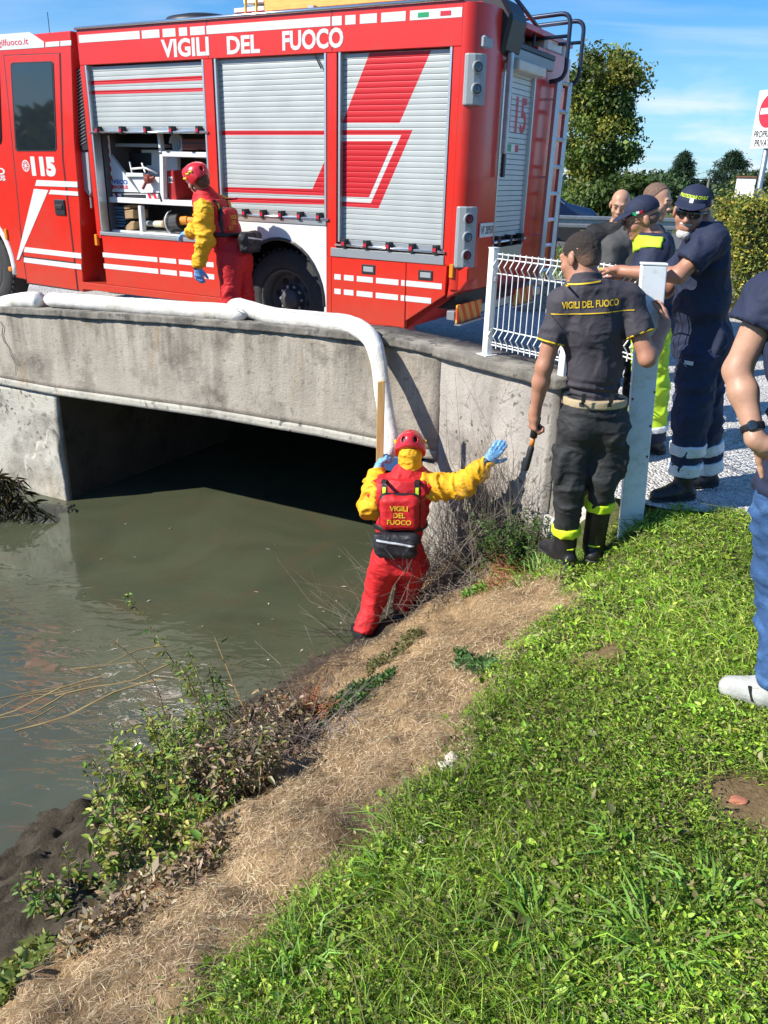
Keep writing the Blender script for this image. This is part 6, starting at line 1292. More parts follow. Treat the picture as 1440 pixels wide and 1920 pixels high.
e=empty('utility_pole',tuple(aty(1171,372,60)*V(1,1,0)),'thin dark utility pole among the far bushes','pole'); z=aty(1172,330,60)[2]; MB().tube([(0,0,0),(0,0,z)],.09,6).build('mast',mat('dark_pole',(.05,.04,.03),.9),e); MB().tube([(-.7,0,z-.3),(.7,0,z-.3)],.05,5).build('crossarm',mat('dark_pole',(.05,.04,.03),.9),e)
e=empty('utility_pole',tuple(aty(1324,372,62)*V(1,1,0)),'pale utility pole in front of the broad cedar','pole'); z=aty(1324,334,62)[2]; MB().tube([(0,0,0),(0,0,z)],.09,6).build('mast',M_conc,e); MB().tube([(-2.2,0,z-.05),(0,0,z-.1),(3,0,z-.35),(6,-.3,z-.3),(12,-1,z)],.035,4).build('cable',M_black,e)
# ================================================================== vegetation kit
def rot_basis(n):
    d=rng.normal(size=(n,3)); return d/np.linalg.norm(d,axis=1,keepdims=True)
def leaf_mesh(name,pos,dirv,nv,ln,wd,col,fold=.15,droop=0.,mid=.45,ovate=False):
    n=len(pos); d=dirv/np.linalg.norm(dirv,axis=1,keepdims=True); s=np.cross(d,nv); s/=np.linalg.norm(s,axis=1,keepdims=True)+1e-9; u=np.cross(s,d)
    ln=np.broadcast_to(ln,n)[:,None]; wd=np.broadcast_to(wd,n)[:,None]; m=pos+d*ln*mid; tip=pos+d*ln-np.array([0,0,1.])*ln*droop
    if ovate:
        a_=pos+d*ln*.28; b_=pos+d*ln*.68-np.array([0,0,1.])*ln*droop*.5; v=np.stack([pos,a_-s*wd*.46+u*fold*wd,b_-s*wd*.38+u*fold*wd,tip,b_+s*wd*.38+u*fold*wd,a_+s*wd*.46+u*fold*wd],1).reshape(-1,3); b=np.arange(n)[:,None]*6
        return mesh_np(name,v,np.concatenate([b+np.array([0,1,2,3]),b+np.array([0,3,4,5])]),col=np.repeat(col,6,0))
    v=np.stack([pos,m-s*wd/2+u*fold*wd,tip,m+s*wd/2+u*fold*wd],1).reshape(-1,3); f=np.arange(4*n).reshape(n,4)
    return mesh_np(name,v,f,col=np.repeat(col,4,0))
def blade_mesh(name,pos,dirv,ln,wd,col,bend=.4):
    n=len(pos); d=dirv/np.linalg.norm(dirv,axis=1,keepdims=True); a=rng.uniform(0,6.283,n); h=np.stack([np.cos(a),np.sin(a),0*a],1); s=np.cross(d,h); s/=np.linalg.norm(s,axis=1,keepdims=True)+1e-9
    hz=d*np.array([1,1,0])+h*.35; ln=np.broadcast_to(ln,n)[:,None]; wd=np.broadcast_to(wd,n)[:,None]
    m=pos+d*ln*.55+hz*ln*bend*.12; t=pos+d*ln*.92+hz*ln*bend*.75-np.array([0,0,1.])*ln*bend*.35
    v=np.stack([pos-s*wd*.4,pos+s*wd*.4,m+s*wd*.5,m-s*wd*.5,t],1).reshape(-1,3); b=np.arange(n)[:,None]*5
    return mesh_np(name,v,[b+np.array([0,1,2,3]),b+np.array([3,2,4])],col=np.repeat(col,5,0))
def jitter(c,n,a=.25,b=.06):
    c=np.atleast_2d(np.array(c,float)); c=c[rng.integers(0,len(c),n)]; return np.clip(c*(1+a*rng.normal(size=(n,1)))+b*c*rng.normal(size=(n,3)),.003,.9)
def leaf_mat(name,rough=.5,tr=.26):
    m,N,L,P=nodes(name); P.inputs['Roughness'].default_value=rough; P.inputs['Specular IOR Level'].default_value=.35; a=N.new('ShaderNodeAttribute'); a.attribute_name='Col'; L.new(a.outputs['Color'],P.inputs['Base Color'])
    t=N.new('ShaderNodeBsdfTranslucent'); br=N.new('ShaderNodeMixRGB'); br.blend_type='MULTIPLY'; br.inputs[0].default_value=1; br.inputs[2].default_value=(1.3,1.25,.5,1); L.new(a.outputs['Color'],br.inputs[1]); L.new(br.outputs[0],t.inputs[0])
    mx=N.new('ShaderNodeMixShader'); mx.inputs[0].default_value=tr; L.new(P.outputs[0],mx.inputs[1]); L.new(t.outputs[0],mx.inputs[2]); L.new(mx.outputs[0],N['Material Output'].inputs[0]); return m
M_leaf=leaf_mat('leaf'); M_straw=leaf_mat('straw',.8,.05); M_twig=mat('dry_twig',(.13,.095,.065),.9,var=.3,vs=30); M_bark=mat('bark',(.10,.075,.05),.95,var=.35,vs=8,bump=.8,bs=20)
GREEN=[(.20,.34,.028),(.27,.42,.04),(.145,.265,.022),(.34,.44,.07)]
# ---- lawn
def sample(n,x0,x1,y0,y1,keep,k=1.6):
    X=rng.uniform(x0,x1,n); Y=rng.uniform(y0,y1,n); d2=np.maximum(X*X+Y*Y+3.0,1.); pr=np.clip((k*3.9/d2),0,1); m=(rng.random(n)<pr)&keep(X,Y); return X[m],Y[m]
def on_yard(X,Y): return Y>np.interp(X,[1.2,1.62,2.1,2.7,3.6,6],[4.60,4.46,4.40,4.44,4.34,4.15])+.03*np.sin(X*23)
bare=[(1.13,2.02,.16),(1.22,1.62,.2),(.92,3.02,.10),(.35,1.55,.08)]
def lawn_keep(t):
    def f(X,Y):
        m=lawn_mask(X,Y)+rng.normal(size=X.shape)*.05>t
        m&=~on_yard(X,Y)
        for bx,by,br in bare: m&=((X-bx)**2+(Y-by)**2)*(1+.5*vnoise(np.stack([X,Y,0*X],-1),9))>br*br*rng.uniform(.3,1.3,X.shape)
        return m
    return f
def tone(X,Y,col):
    P=np.stack([X,Y,0*X],-1); t=fbm(P,1.6,3); t2=vnoise(P+3,.8); c=col*(1+.7*t)[:,None]; y=np.clip(t2*2.4,0,1)[:,None]; return np.clip(c*(1-y)+c*np.array([1.5,1.2,.8])*y,.004,.8)
X,Y=sample(300000,-1.1,3.6,.5,4.6,lawn_keep(0.0)); n=len(X); Z=Hn(X,Y)
d=rot_basis(n); d[:,2]=np.abs(d[:,2])*.55+.12; nv=np.tile([0,0,1.],(n,1))+.5*rng.normal(size=(n,3)); dist=np.hypot(X,Y)
sz=rng.lognormal(math.log(.0125),.40,n)*(1+.18*np.maximum(dist-2,0))
hgt=rng.uniform(.0,.035,n)*(1+1.2*np.clip(vnoise(np.stack([X,Y,0*X],-1),2.2)*2,0,1))
obj('lawn_leaves',leaf_mesh('lawn_leaves',np.stack([X,Y,Z+hgt],-1),d,nv,sz,sz*rng.uniform(.3,.6,n),tone(X,Y,jitter(GREEN+[(.24,.23,.09)],n,.28,.08)),.12,.15,ovate=True),M_leaf,kind='stuff',label='low broad green lawn weeds and clover across the bank top',cat='lawn')
X,Y=sample(620000,-1.1,3.6,.5,4.6,lawn_keep(.02)); n=len(X); Z=Hn(X,Y); d=rng.normal(size=(n,3))*.5; d[:,2]=rng.uniform(.35,1.1,n); P=np.stack([X,Y,0*X],-1)
ln=rng.lognormal(math.log(.036),.45,n)*(1+.9*np.clip(vnoise(P+8,1.7)*2,0,1))
obj('grass_blades',blade_mesh('grass_blades',np.stack([X,Y,Z-.004],-1),d,ln,rng.uniform(.0016,.0032,n)*(1+.22*np.maximum(np.hypot(X,Y)-2,0)),tone(X,Y,jitter(GREEN+[(.17,.22,.05),(.22,.2,.09)],n,.25,.08)),.7),M_leaf,kind='stuff',label='short green grass blades of the lawn',cat='grass')
# long grass clumps in the lawn and along its edge
def tuft(label,px,py,n,ln,wd,spread,cols,lean=.5,cat='grass tuft',up=1.0,group=None):
    p=hit(px,py); a=rng.uniform(0,6.283,n); r=spread*np.sqrt(rng.random(n)); X=p[0]+r*np.cos(a); Y=p[1]+r*np.sin(a); Z=Hn(X,Y); d=np.stack([np.cos(a)*lean,np.sin(a)*lean,np.full(n,up)],-1)+.25*rng.normal(size=(n,3)); d[:,2]=np.abs(d[:,2])
    e=empty('grass_tuft',tuple(p),label,cat,group); me=blade_mesh('blades',np.stack([X,Y,Z-.005],-1)-p,d,ln*rng.uniform(.5,1.1,n),wd*rng.uniform(.7,1.2,n),jitter(cols,n,.2,.06),1.0); obj('blades',me,M_leaf,e,kind='stuff'); return e
LG=[(.19,.36,.055),(.15,.30,.045),(.26,.43,.09)]
for lb,px,py,n,ln,wd in (('broad bladed grass rosette in the lower right of the lawn',1000,1735,30,.16,.016),('large broad bladed grass clump near the bottom right corner',1230,1770,44,.16,.014),('grass clump with long blades at the right edge of the lawn',1330,1690,34,.15,.011),('bright grass tuft at the bottom of the lawn',1120,1850,60,.12,.006),('tall grass tuft at the lower left edge of the lawn',560,1800,40,.16,.008),('yellow green grass tuft at the bottom left of the lawn',500,1880,70,.13,.005),('grass tuft on the dry slope edge near the pale stones',760,1540,28,.15,.007),('broad grass clump beside the dry slope in mid lawn',745,1640,30,.14,.012),('grass clump in the middle of the lawn',1170,1600,34,.12,.010),('long grass around the foot of the wide gate post',1215,978,90,.17,.006),('long grass at the boots of the polo wearer',1110,1050,120,.15,.005),('grass tuft at the left boot of the polo wearer',1040,1065,60,.13,.005),('fine dark grass tuft above the stones on the lawn',920,1500,60,.09,.004)):
    tuft(lb,px,py,int(n*1.9),ln*.85,wd*.62,.07 if n<50 else .10,LG,.55*rng.uniform(.6,1.3),up=rng.uniform(.5,1.))
for lb,px,py,n,ln in (('green weeds along the foot of the wing wall',905,1065,120,.16),('long grass between the shrub and the polo wearer',1010,1075,140,.17),('green tuft on the bank below the shrub',930,1095,70,.10)): tuft(lb,px,py,n,ln,.006,.13,LG,.5)
tuft('grass tuft growing through the gravel behind the group',1365,835,160,.13,.006,.12,LG,.4); 
# ---- thatch of cut dry grass on the bank
def slope_keep(X,Y):
    s,a=bank(X,Y); return (lawn_mask(X,Y)<.06+rng.normal(size=X.shape)*.05)&(s>np.interp(a,[.6,.76,1.22,1.62,2.26,3,4],[-1.78,-1.78,-1.9,-2.0,-2.3,-2.8,-3.2])+.10*rng.normal(size=X.shape))&(Y<5.4)&(X<1.4)
X,Y=sample(300000,-2.2,1.4,.6,5.2,slope_keep,2.2); n=len(X); Z=Hn(X,Y); gx=(Hn(X+.02,Y)-Z)/.02; gy=(Hn(X,Y+.02)-Z)/.02; nn=np.stack([-gx,-gy,np.ones(n)],-1); nn/=np.linalg.norm(nn,axis=1,keepdims=True)
a=rng.uniform(0,6.283,n)+1.2*vnoise(np.stack([X,Y,0*X],-1),3); t1=np.stack([np.cos(a),np.sin(a),0*a],-1); t1-=nn*(t1*nn).sum(1,keepdims=True); d=t1+nn*rng.uniform(-.05,.28,n)[:,None]
ln=rng.lognormal(math.log(.032),.4,n); P=np.stack([X,Y,0*X],-1); tn=(1+.75*fbm(P,2.2,3))[:,None]
obj('dry_thatch',leaf_mesh('dry_thatch',np.stack([X,Y,Z],-1)+nn*rng.uniform(.0,.012,n)[:,None],d,nn+.3*rng.normal(size=(n,3)),ln,rng.uniform(.0009,.0018,n)*(1+.15*np.maximum(np.hypot(X,Y)-2,0)),np.clip(jitter([(.54,.41,.255),(.46,.345,.21),(.58,.46,.30),(.30,.215,.13)],n,.20,.04)*tn,.01,.8),.0,.05),M_straw,kind='stuff',label='mat of cut dry straw covering the sloping bank',cat='straw')
# ---- plants
def plant(name,label,cat,base,stems,leafn,leaf=(.035,.5),cols=GREEN,lw=.0035,spread=.5,along=(.15,1.),droop=.3,flat=.6,twigcol=None,group=None,dead=0.):
    """stems: list of point lists (offsets from base); leaves along them"""
    e=empty(name,tuple(base),label,cat,group); mb=MB(); pos=[]; dr=[]
    for S_ in stems:
        P=spline(S_,10) if len(S_)>2 else np.array([np.array(S_[0])+(np.array(S_[1])-np.array(S_[0]))*t for t in np.linspace(0,1,6)]); mb.tube(P,list(np.linspace(lw,lw*.4,len(P))),4)
        k=leafn; t=rng.uniform(along[0],along[1],k)*(len(P)-1.001); i=t.astype(int); q=P[i]+(P[i+1]-P[i])*(t-i)[:,None]; pos.append(q); dd=rot_basis(k); dd[:,2]=dd[:,2]*.5+.1; dr.append(dd+.35*(P[i+1]-P[i])/np.linalg.norm(P[i+1]-P[i],axis=1,keepdims=True))
    mb.build('stems',twigcol or M_twig,e,kind='stuff')
    if leafn:
        pos=np.concatenate(pos); dr=np.concatenate(dr); n=len(pos); nv=np.tile([0,0,1.],(n,1))*flat+rng.normal(size=(n,3))*(1-flat); ln=leaf[0]*rng.lognormal(0,.3,n)
        c=jitter(cols,n,.25,.08); pos=pos+dr/np.linalg.norm(dr,axis=1,keepdims=True)*spread*leaf[0]*rng.random((n,1))
        obj('foliage',leaf_mesh('foliage',pos,dr,nv,ln,ln*leaf[1],c,.15,droop,ovate=True),M_leaf,e,kind='stuff')
    return e
def rstems(n,h,sp,lean=(0,0),wig=.25,h0=.4):
    o=[]
    for k in range(n):
        a=rng.uniform(0,6.283); r=sp*math.sqrt(rng.random()); hh=h*rng.uniform(h0,1.); b=V(r*.55*math.cos(a),r*.55*math.sin(a),0); t=V(r*math.cos(a)+lean[0]*hh,r*math.sin(a)+lean[1]*hh,hh); m=(b+t)/2+rng.normal(size=3)*wig*hh*.3; o.append([b,m,t])
    return o
YG=[(.22,.30,.04),(.32,.36,.06),(.14,.24,.035),(.38,.38,.10)]; NET=[(.10,.21,.035),(.15,.26,.045),(.22,.26,.05)]; DEAD=[(.36,.27,.16),(.46,.37,.25),(.22,.155,.09)]; DKG=[(.035,.085,.02),(.05,.115,.025),(.07,.14,.03)]
def P_(px,py,dz=0): p=hit(px,py); p[2]=max(p[2],WATER)+dz; return p
plant('leafy_weed','large leafy yellow green weed at the foot of the bank by the water','plant',P_(345,1560),rstems(46,.34,.32,(-.25,.25),h0=.2),44,(.026,.46),YG+NET+DEAD[:1],droop=.35)
plant('leafy_weed','yellowing weed leaning out furthest left over the water','plant',P_(300,1580),rstems(30,.32,.22,(-.35,.3),h0=.2),40,(.028,.42),YG+DEAD[:1],droop=.35)
plant('leafy_weed','bushy bright yellow green weed in the middle of the bank plants','plant',P_(330,1490),rstems(50,.34,.26,(-.3,.15),h0=.2),48,(.027,.46),YG,droop=.35)
plant('leafy_weed','bushy green weed below the nettle stems','plant',P_(390,1430),rstems(44,.30,.22,(-.25,.15),h0=.2),44,(.026,.42),NET+YG[:2],droop=.35)
plant('leafy_weed','low bright weed between the mud and the large leafy weed','plant',P_(300,1640),rstems(24,.22,.22,(-.2,.2),h0=.3),36,(.030,.45),YG+DEAD[:1],droop=.3)
plant('withered_weed','withered brown leaved weed right of the large leafy weed','plant',P_(450,1480),rstems(40,.26,.22,(-.05,.1),h0=.3),50,(.030,.34),DEAD+[(.11,.085,.06),(.16,.18,.05)],droop=.5)
plant('withered_weed','withered dark weed standing behind the brush heap','plant',P_(520,1390),rstems(34,.22,.20,(0,.1),h0=.3),40,(.028,.34),DEAD+[(.09,.07,.05)],droop=.5)
plant('leafy_weed','small green weed on the muddy shore at the far left','plant',P_(120,1700),rstems(12,.20,.14,(-.1,.2),h0=.3),26,(.030,.40),NET+DEAD[:1],droop=.4)
plant('leafy_weed','dark green leafy weed behind the large yellow green one','plant',P_(395,1450),rstems(26,.36,.24,(-.1,.2),h0=.2),32,(.028,.40),NET+YG[:1])
plant('nettle','tall nettle stems leaning over the water','plant',P_(415,1400),[[(0,0,0),(-.16,.08,.30),(-.38,.20,.58),(-.50,.27,.72)],[(0,0,0),(-.08,.05,.28),(-.17,.12,.50)],[(.03,0,0),(-.02,.06,.22),(-.07,.13,.40)],[(0,0,0),(-.14,.1,.22),(-.28,.2,.38)],[(.05,.0,0),(.03,.08,.2),(-.02,.12,.34)],[(-.05,.0,0),(-.12,.08,.22),(-.2,.1,.42)]],90,(.024,.34),NET+YG[:2],along=(.3,1.),lw=.005,droop=.5,spread=.9)
plant('reed_stalk','dry seeded grass stalk bending over the water','plant',P_(330,1470),[[(0,0,0),(-.05,.1,.28),(-.12,.16,.50),(-.30,.22,.66)],[(0,0,0),(.03,.05,.2),(-.1,.15,.38)]],40,(.02,.2),[(.38,.28,.14),(.3,.2,.12)],along=(.72,1.),lw=.004)
plant('dry_stalk','single pale dry stalk standing behind the nettles','plant',P_(462,1340),[[(0,0,0),(-.09,.06,.2),(-.20,.14,.46)]],10,(.05,.16),[(.45,.33,.15),(.2,.24,.06)],lw=.006,twigcol=mat('pale_stalk',(.42,.28,.12),.8))
plant('ground_cover','low mat of small dark green leaves on the dry slope','plant',P_(650,1335),[[(u*.62-v*.3,u*.80+v*.38,-.01+.02*0),(u*.62-v*.3+.01,u*.80+v*.38+.01,.05)] for u,v in zip(rng.uniform(-.42,.36,170),rng.normal(0,.17,170))],18,(.020,.45),DKG,spread=1.4,along=(0,1)) if 0 else None
def cover(label,cx,cy,pxr,n,leaf,cols,name='ground_cover',h=.045,wr=.5):
    """leaf mat over an elongated patch given by two pixels"""
    a,b=hit(*cx),hit(*cy); t=rng.uniform(0,1,n); w_=rng.normal(0,.33,n)*pxr*np.sqrt(np.clip(np.sin(np.pi*np.clip(t,.04,.96)),.05,1)); d=nrm((b-a)*V(1,1,0)); s=V(d[1],-d[0],0); X=a[0]+(b[0]-a[0])*t+s[0]*w_; Y=a[1]+(b[1]-a[1])*t+s[1]*w_; Z=Hn(X,Y); pos=np.stack([X,Y,Z+rng.uniform(0,h,n)],-1)-a
    e=empty(name,tuple(a),label,'plant'); dd=rot_basis(n); dd[:,2]=np.abs(dd[:,2])*.7; ln=leaf*rng.lognormal(0,.3,n); obj('foliage',leaf_mesh('foliage',pos,dd,np.tile([0,0,1.],(n,1))+.5*rng.normal(size=(n,3)),ln,ln*wr,jitter(cols,n,.25,.08),.12,.1),M_leaf,e,kind='stuff')
cover('low mat of small dark green leaves on the dry slope',(585,1385),(735,1265),.15,3200,.022,DKG)
cover('sparse olive weed patch below the feet of the water rescuer',(690,1270),(790,1185),.13,1100,.018,[(.10,.13,.04),(.16,.15,.06)])
cover('green weeds round the burrow in the dry slope',(862,1225),(930,1255),.12,900,.022,[(.06,.14,.04),(.09,.18,.05)])
cover('pale green weeds at the foot of the leafy bank plants',(215,1700),(320,1600),.20,1500,.026,[(.12,.19,.06),(.2,.24,.1)]+DEAD[:1])
cover('weeds at the lower left corner of the bank',(10,1880),(70,1780),.16,900,.03,[(.13,.19,.04),(.22,.25,.06)])
cover('withered pale leaves along the muddy edge',(120,1800),(420,1560),.22,2600,.026,DEAD,h=.06,wr=.35)
cover('dead leaf litter under the bank weeds',(330,1560),(540,1330),.30,5200,.030,DEAD+[(.12,.09,.06)],h=.10,wr=.35)
cover('single green weed sprouting on the dry mound',(868,1122),(905,1110),.05,160,.03,LG)
# dry twig heaps
def twigs(name,label,base,n,ln,sx,sy,h,col,r=.0022,ang=.6,cat='brush',dirbias=None,wall=None):
    e=empty(name,tuple(base),label,cat); mb=MB()
    for k in range(n):
        x,y=rng.normal(0,sx),rng.normal(0,sy); p=V(x,y,0)+V(base[0],base[1],0); z=max(H(p[0],p[1]),WATER)-base[2]; a=rng.uniform(0,6.283); el=rng.uniform(-.1,ang); L0=ln*rng.lognormal(0,.4); d=V(math.cos(a)*math.cos(el),math.sin(a)*math.cos(el),math.sin(el))
        if dirbias is not None: d=nrm(d+V(*dirbias))
        q=V(x,y,z+rng.uniform(0,h)); P=[q,q+d*L0*.5+rng.normal(size=3)*L0*.06,q+d*L0+rng.normal(size=3)*L0*.10]; mb.tube(P,[r,r*.8,r*.35],3,cap=False)
        for j in range(2):
            t=rng.uniform(.3,.9); s=P[0]+(P[2]-P[0])*t; dd=nrm(d+rng.normal(size=3)*.7); mb.tube([s,s+dd*L0*.3],[r*.6,r*.25],3,cap=False)
    b=bmesh.new(); me=bpy.data.meshes.new('twigs'); me.from_pydata(mb.v,[],mb.f); me.update(); obj('twigs',me,col,e,kind='stuff'); b.free(); return e
M_tw1=mat('grey_twig',(.22,.18,.145),.9,var=.4,vs=14); M_tw2=mat('brown_twig',(.15,.10,.07),.9,var=.4,vs=14); M_tw3=mat('rust_fern',(.34,.12,.045),.8,var=.3,vs=14)
twigs('brush_heap','heap of grey dead stems at the water edge behind the weeds',P_(500,1400),520,.20,.17,.17,.08,M_tw1,.0028,.35)
twigs('brush_heap','dark dead stems tangled above the leafy weeds',P_(455,1450),300,.18,.14,.14,.12,M_tw2,.0026,.5)
twigs('brush_heap','thin dead twigs along the waterline left of the rescuer',P_(600,1265),200,.16,.16,.12,.03,M_tw2,.002,.3)
twigs('dry_fern','rust coloured dead fern beside the brush heap',P_(578,1345),170,.10,.035,.07,.06,M_tw3,.0030,.9,'fern')
twigs('dry_fern','rust coloured dead fern under the green shrub',P_(950,1078),120,.09,.07,.04,.05,M_tw3,.0026,.8,'fern')
pw=BEND*.45+WEND*.55+nB*.16; pw[2]=H(pw[0],pw[1])
twigs('dry_brush','tall dry brush of bare twigs against the wing wall',pw,560,.36,.20,.19,.46,M_tw1,.0019,1.3,dirbias=(0,0,.7))
pw2=BEND*.9+WEND*.1+nB*.25; pw2[2]=H(pw2[0],pw2[1])
twigs('dry_brush','bare twigs beside the legs of the water rescuer',pw2,240,.30,.16,.15,.14,M_tw1,.0019,.9,dirbias=(0,0,.25))
twigs('dry_brush','grey dead stems lying right of the water rescuer on the bank',P_(850,1085),260,.26,.16,.12,.10,M_tw1,.0024,.5)
twigs('dry_twigs','few bare twigs sticking out over the water',P_(670,1190),26,.34,.10,.08,.05,M_tw1,.002,.6,dirbias=(-.8,.1,.2))
plant('green_shrub','small leaved green shrub at the end of the wing wall','shrub',P_(975,1045,-.02),rstems(95,.40,.36,(-.1,.05),h0=.25),66,(.020,.5),[(.05,.115,.025),(.08,.165,.035),(.11,.20,.05)],droop=.2)
plant('dark_reeds','dark overhanging reeds at the left pier base','plant',V(*atz(18,955,WATER)),[[(x,0,.25),(x+.1*rng.normal(),-.1,.35),(x+.25+.15*rng.normal(),-.25,.05)] for x in rng.uniform(-.6,.2,70)],14,(.12,.07),[(.035,.04,.02),(.07,.06,.035)],lw=.004,droop=.5)
# floating weed in the current
e=empty('water_weed',tuple(atz(100,1290,WATER)),'brown strands of water weed trailing in the current','water weed'); o=V(*e.location); mb=MB()
for k in range(110):
    px,py=rng.uniform(-60,230),0; py=1335-.42*px*.5+rng.normal(0,38); p=atz(px,py,WATER+(.002 if k%11==0 else -.008))-o; L0=rng.uniform(.3,1.0); d=nrm(V(.93,.55,0)+.06*rng.normal(size=3)*V(1,1,0)); s=V(-d[1],d[0],0)*rng.uniform(.003,.009); c=[p+d*L0*t+V(-d[1],d[0],0)*(.06*math.sin(t*3+k)+.02*math.sin(t*9+k*2))+V(0,0,.002*math.sin(9*t+k)) for t in np.linspace(-.5,.5,7)]
    mb.add([q for cc in c for q in (cc-s,cc+s)],[(2*i,2*i+1,2*i+3,2*i+2) for i in range(6)])
me=bpy.data.meshes.new('strands'); me.from_pydata(mb.v,[],mb.f); me.update(); obj('strands',me,mat('wet_weed',(.26,.19,.08),.5,var=.5,vs=5),e,kind='stuff')
# stones and shards
def stone(label,px,py,r,m,name='stone',cat='stone',sq=(1,1,.7),group=None):
    p=hit(px,py); b=bmesh.new(); bmesh.ops.create_icosphere(b,subdivisions=3,radius=r)
    for v in b.verts: q=np.array(v.co); v.co=Vector(q*V(*sq)*(1+.55*float(vnoise((q/r*1.1+px)[None],1.3)[0])+.2*float(vnoise((q/r*3+px)[None],1.5)[0])))
    o=obj(name,b,m,None,smooth=False,label=label,cat=cat,group=group); o.location=(p[0],p[1],p[2]+r*sq[2]*.5)
M_st=mat('pale_stone',(.58,.52,.42),.9,var=.2,vs=30,bump=.5,bs=80)
stone('upper of the pale stones at the lawn edge',846,1424,.026,M_st,group='pale stones'); stone('larger lower pale stone at the lawn edge',838,1443,.03,M_st,group='pale stones'); stone('pale stone chip on the lawn below the larger stones',788,1578,.016,M_st,group='pale stones')
stone('terracotta shard in the bare patch at the right edge',1385,1503,.03,mat('terracotta',(.42,.16,.09),.9,var=.2),'brick_shard','shard',(1,.6,.3))
# ---- trees
def tree(name,label,base,h,crown,nclump,nleaf,size,cols,trunk=.25,clump=.5,limbs=10,asp=.6,seed=1,trunk_h=.35,up=.0):
    """crown(t)->radius share at height share t of the crown; leaves fill clumps near the outside with gaps between them"""
    g=np.random.default_rng(seed); e=empty(name,tuple(base),label,'tree'); mb=MB(); P=[V(0,0,-.2)]+[V(.03*h*g.normal()*t,.03*h*g.normal()*t,h*t*.92) for t in (.2,.4,.6,.8,1.)]; mb.tube(P,list(np.linspace(trunk,trunk*.12,6)),8)
    z0=h*(1-crown['len']); C=[]
    for k in range(nclump):
        t=g.random()**.85; r=crown['f'](t)*crown['r']*(.45+.55*g.random()**.4); a=g.uniform(0,6.283); C.append((r*math.cos(a),r*math.sin(a),z0+t*h*crown['len']))
    C=np.array(C)
    for k in range(limbs):
        c=C[g.integers(len(C))]; zb=max(.12*h,c[2]*.75); i=V(0,0,zb); mb.tube([i,(i+c)/2+V(0,0,-.03*h),c],[trunk*.35,trunk*.2,.02],5)
    mb.build('trunk',M_bark,e)
    ci=g.integers(0,nclump,nleaf); cs=clump*(.6+.8*g.random(nclump)); off=np.clip(g.normal(size=(nleaf,3)),-1.5,1.5)*.5*cs[ci][:,None]*np.array([1,1,.8]); pos=C[ci]+off; ct=(1+.28*g.normal(size=nclump))[ci][:,None]
    c=np.array(cols)[g.integers(0,len(cols),nclump)][ci]*ct*(1+.18*g.normal(size=(nleaf,1))); d=g.normal(size=(nleaf,3)); nv=off/np.linalg.norm(off,axis=1,keepdims=True)+.6*g.normal(size=(nleaf,3))+np.array([0,0,.4]); ln=size*g.lognormal(0,.3,nleaf)
    obj('crown',leaf_mesh('crown',pos,d,nv,ln,ln*asp,np.clip(c,.004,.6),.1,.1),M_leaf,e,kind='stuff'); return e
def at_ground(px,Y): p=aty(px,400,Y); return V(p[0],Y,0)
def topz(px,py,Y): return aty(px,py,Y)[2]
Yt=40; h=topz(1130,100,Yt)
tree('tall_tree','tall dense olive green tree standing behind the truck',at_ground(1108,Yt),h,dict(len=.97,r=1.45,f=lambda t:(.70+.36*math.sin(min(1,t*1.05)*2.6)*(1 if t<.9 else (1-t)*6+.4))*(.85+.25*math.sin(t*17))),215,42000,.15,[(.10,.15,.03),(.15,.20,.04),(.25,.25,.045),(.075,.12,.03)],.3,.56,18,.6,3)
tree('round_tree','low bushy tree at the foot of the tall tree',at_ground(1160,38),topz(1160,345,38),dict(len=.95,r=1.6,f=lambda t:math.sin(.4+t*2.4)),60,5000,.2,[(.05,.09,.02),(.08,.12,.03)],.12,.6,6,.6,4)
def conifer(label,px,py,Y,r,seed,cols=[(.018,.045,.02),(.03,.062,.028),(.022,.05,.024)]):
    h=topz(px,py,Y); return tree('conifer',label,at_ground(px,Y),h,dict(len=.94,r=r,f=lambda t:(1-t)**.8*(.8+.35*math.sin(t*34))+.03),260,15000,.22,cols,.2,.36,12,.22,seed)
conifer('narrow dark conifer in the distance left of the cedar',1268,287,75,2.0,5); conifer('broad dark cedar in the distance behind the sunglasses wearer',1358,287,75,3.6,6); 
for i,(px,py,Y,r,lb) in enumerate(((1205,330,60,3.0,'pale willow like bush between the tall tree and the conifer'),(1175,345,58,2.0,'pale green bush beside the thin dark pole'),(1240,335,90,4.,'distant green tree left of the narrow conifer'),(1310,350,95,4.,'distant low tree between the conifer and the cedar'),(1415,325,85,4.2,'distant tree behind the sign pole'),(1470,318,80,4.5,'distant tree right of the sign'),(1100,350,70,4.,'distant tree showing beside the truck ladder'),(1395,345,52,1.6,'bush behind the notice board'))):
    tree('round_tree',lb,at_ground(px,Y),topz(px,py,Y),dict(len=.95,r=r,f=lambda t:math.sin(.35+t*2.5)),90,6500,.24,[(.07,.12,.04),(.05,.095,.03),(.09,.13,.06)],.2,.62,6,.5,20+i)
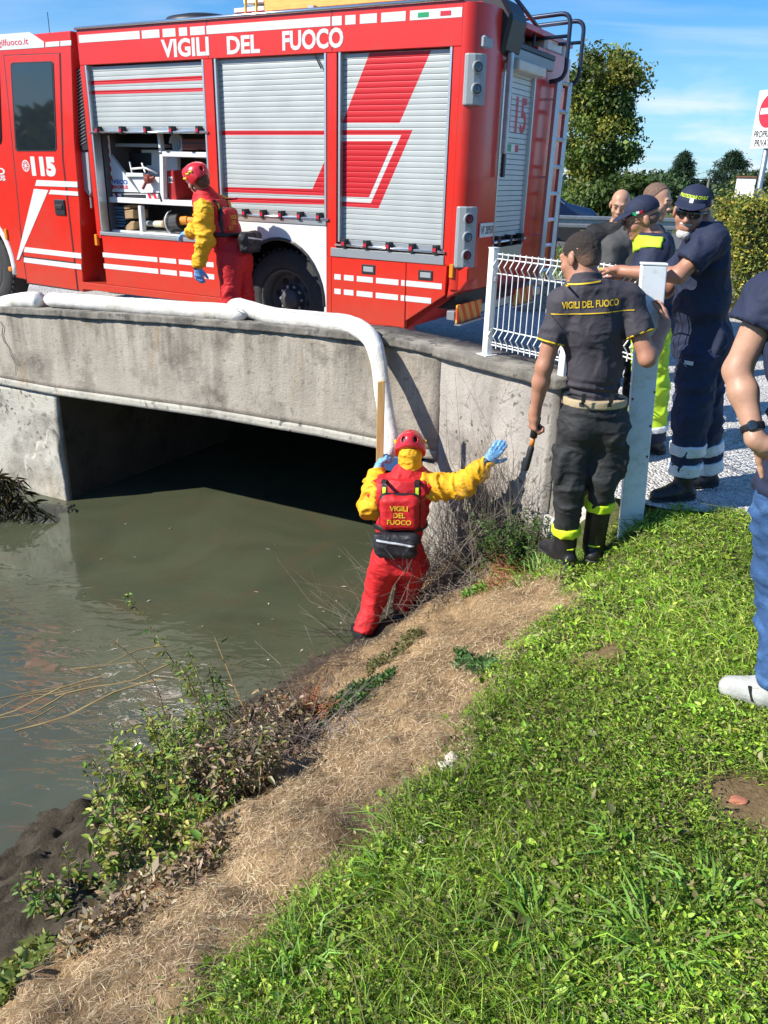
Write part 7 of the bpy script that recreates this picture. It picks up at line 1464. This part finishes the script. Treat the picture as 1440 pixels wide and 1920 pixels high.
# distant wooded belt closing the horizon
X=rng.uniform(-260,260,26000); Y=130+rng.normal(0,6,26000); Z=rng.random(26000)**1.3*(1.9+1.4*fbm(np.stack([X,0*X,0*X],-1),.06,3)+1.2*fbm(np.stack([X,0*X,0*X],-1),.5,2)); n=26000
obj('far_wood',leaf_mesh('far_wood',np.stack([X,Y,Z],-1),rot_basis(n),np.tile([0,-1,.5],(n,1))+.5*rng.normal(size=(n,3)),rng.uniform(.5,1.0,n),rng.uniform(.35,.7,n),jitter([(.04,.075,.03),(.06,.09,.04)],n,.25,.05)),M_leaf,kind='stuff',label='distant belt of trees along the horizon',cat='wood')
n=9000; X=-48+rng.normal(0,3,n); Y=rng.uniform(-40,60,n); Z=rng.random(n)**.8*(6.5+5*fbm(np.stack([Y,0*Y,0*Y],-1),.12,3)); ob_=bpy.data.objects['far_wood']; me=leaf_mesh('far_wood_left',np.stack([X,Y,Z],-1),rot_basis(n),np.tile([1,0,.5],(n,1))+.5*rng.normal(size=(n,3)),rng.uniform(.7,1.4,n),rng.uniform(.5,1.0,n),jitter([(.05,.09,.03),(.07,.11,.04)],n,.25,.05))
b=bmesh.new(); b.from_mesh(ob_.data); b.from_mesh(me); b.to_mesh(ob_.data); b.free(); bpy.data.meshes.remove(me)
# leaves and specks drifting on the canal
n=26; P=np.array([atz(rng.uniform(150,660),rng.uniform(960,1240),WATER+.004) for _ in range(n)]); d=rng.normal(size=(n,3)); d[:,2]*=.05
obj('floating_leaves',leaf_mesh('floating_leaves',P,d,np.tile([0,0,1.],(n,1)),rng.uniform(.02,.06,n),rng.uniform(.006,.02,n),jitter(DEAD+[(.45,.42,.36)],n,.2,.05),.1,0),M_straw,kind='stuff',label='few dead leaves drifting on the canal',cat='leaves')
# hedge
def hedge(label,x0,x1,y0,y1,z1,n,cols,name='hedge'):
    e=empty(name,(x0,y0,0),label,'hedge'); MB().box((.06,.08,.05),(x1-x0-.06,y1-y0-.08,z1-.1)).build('inner_core',mat('hedge_inside',(.02,.03,.012),.95,var=.4),e)
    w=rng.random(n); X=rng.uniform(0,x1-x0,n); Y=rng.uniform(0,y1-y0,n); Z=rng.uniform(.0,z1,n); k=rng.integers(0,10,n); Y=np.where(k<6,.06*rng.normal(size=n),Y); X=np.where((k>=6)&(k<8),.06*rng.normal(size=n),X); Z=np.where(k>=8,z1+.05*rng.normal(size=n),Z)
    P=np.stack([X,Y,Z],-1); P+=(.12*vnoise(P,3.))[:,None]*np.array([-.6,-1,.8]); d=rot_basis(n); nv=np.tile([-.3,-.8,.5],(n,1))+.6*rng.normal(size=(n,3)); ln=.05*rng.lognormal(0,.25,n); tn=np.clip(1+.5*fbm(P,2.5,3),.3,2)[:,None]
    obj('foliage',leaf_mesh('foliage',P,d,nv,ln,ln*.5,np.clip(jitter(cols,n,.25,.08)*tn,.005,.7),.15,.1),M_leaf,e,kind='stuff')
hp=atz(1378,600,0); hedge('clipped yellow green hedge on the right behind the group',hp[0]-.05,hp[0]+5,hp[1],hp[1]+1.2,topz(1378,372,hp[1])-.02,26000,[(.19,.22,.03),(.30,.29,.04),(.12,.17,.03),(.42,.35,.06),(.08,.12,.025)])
# verge grass before the far road
X=rng.uniform(-6,22,26000); Y=rng.uniform(15.6,22.4,26000); n=len(X); d=rng.normal(size=(n,3))*.4; d[:,2]=1
obj('verge_grass',blade_mesh('verge_grass',np.stack([X,Y,0*X-.05],-1),d,rng.uniform(.15,.5,n),rng.uniform(.015,.03,n),jitter([(.07,.14,.03),(.10,.17,.035),(.14,.17,.05)],n,.25,.06),.6),M_leaf,kind='stuff',label='tall verge grass in front of the guard rail',cat='grass')
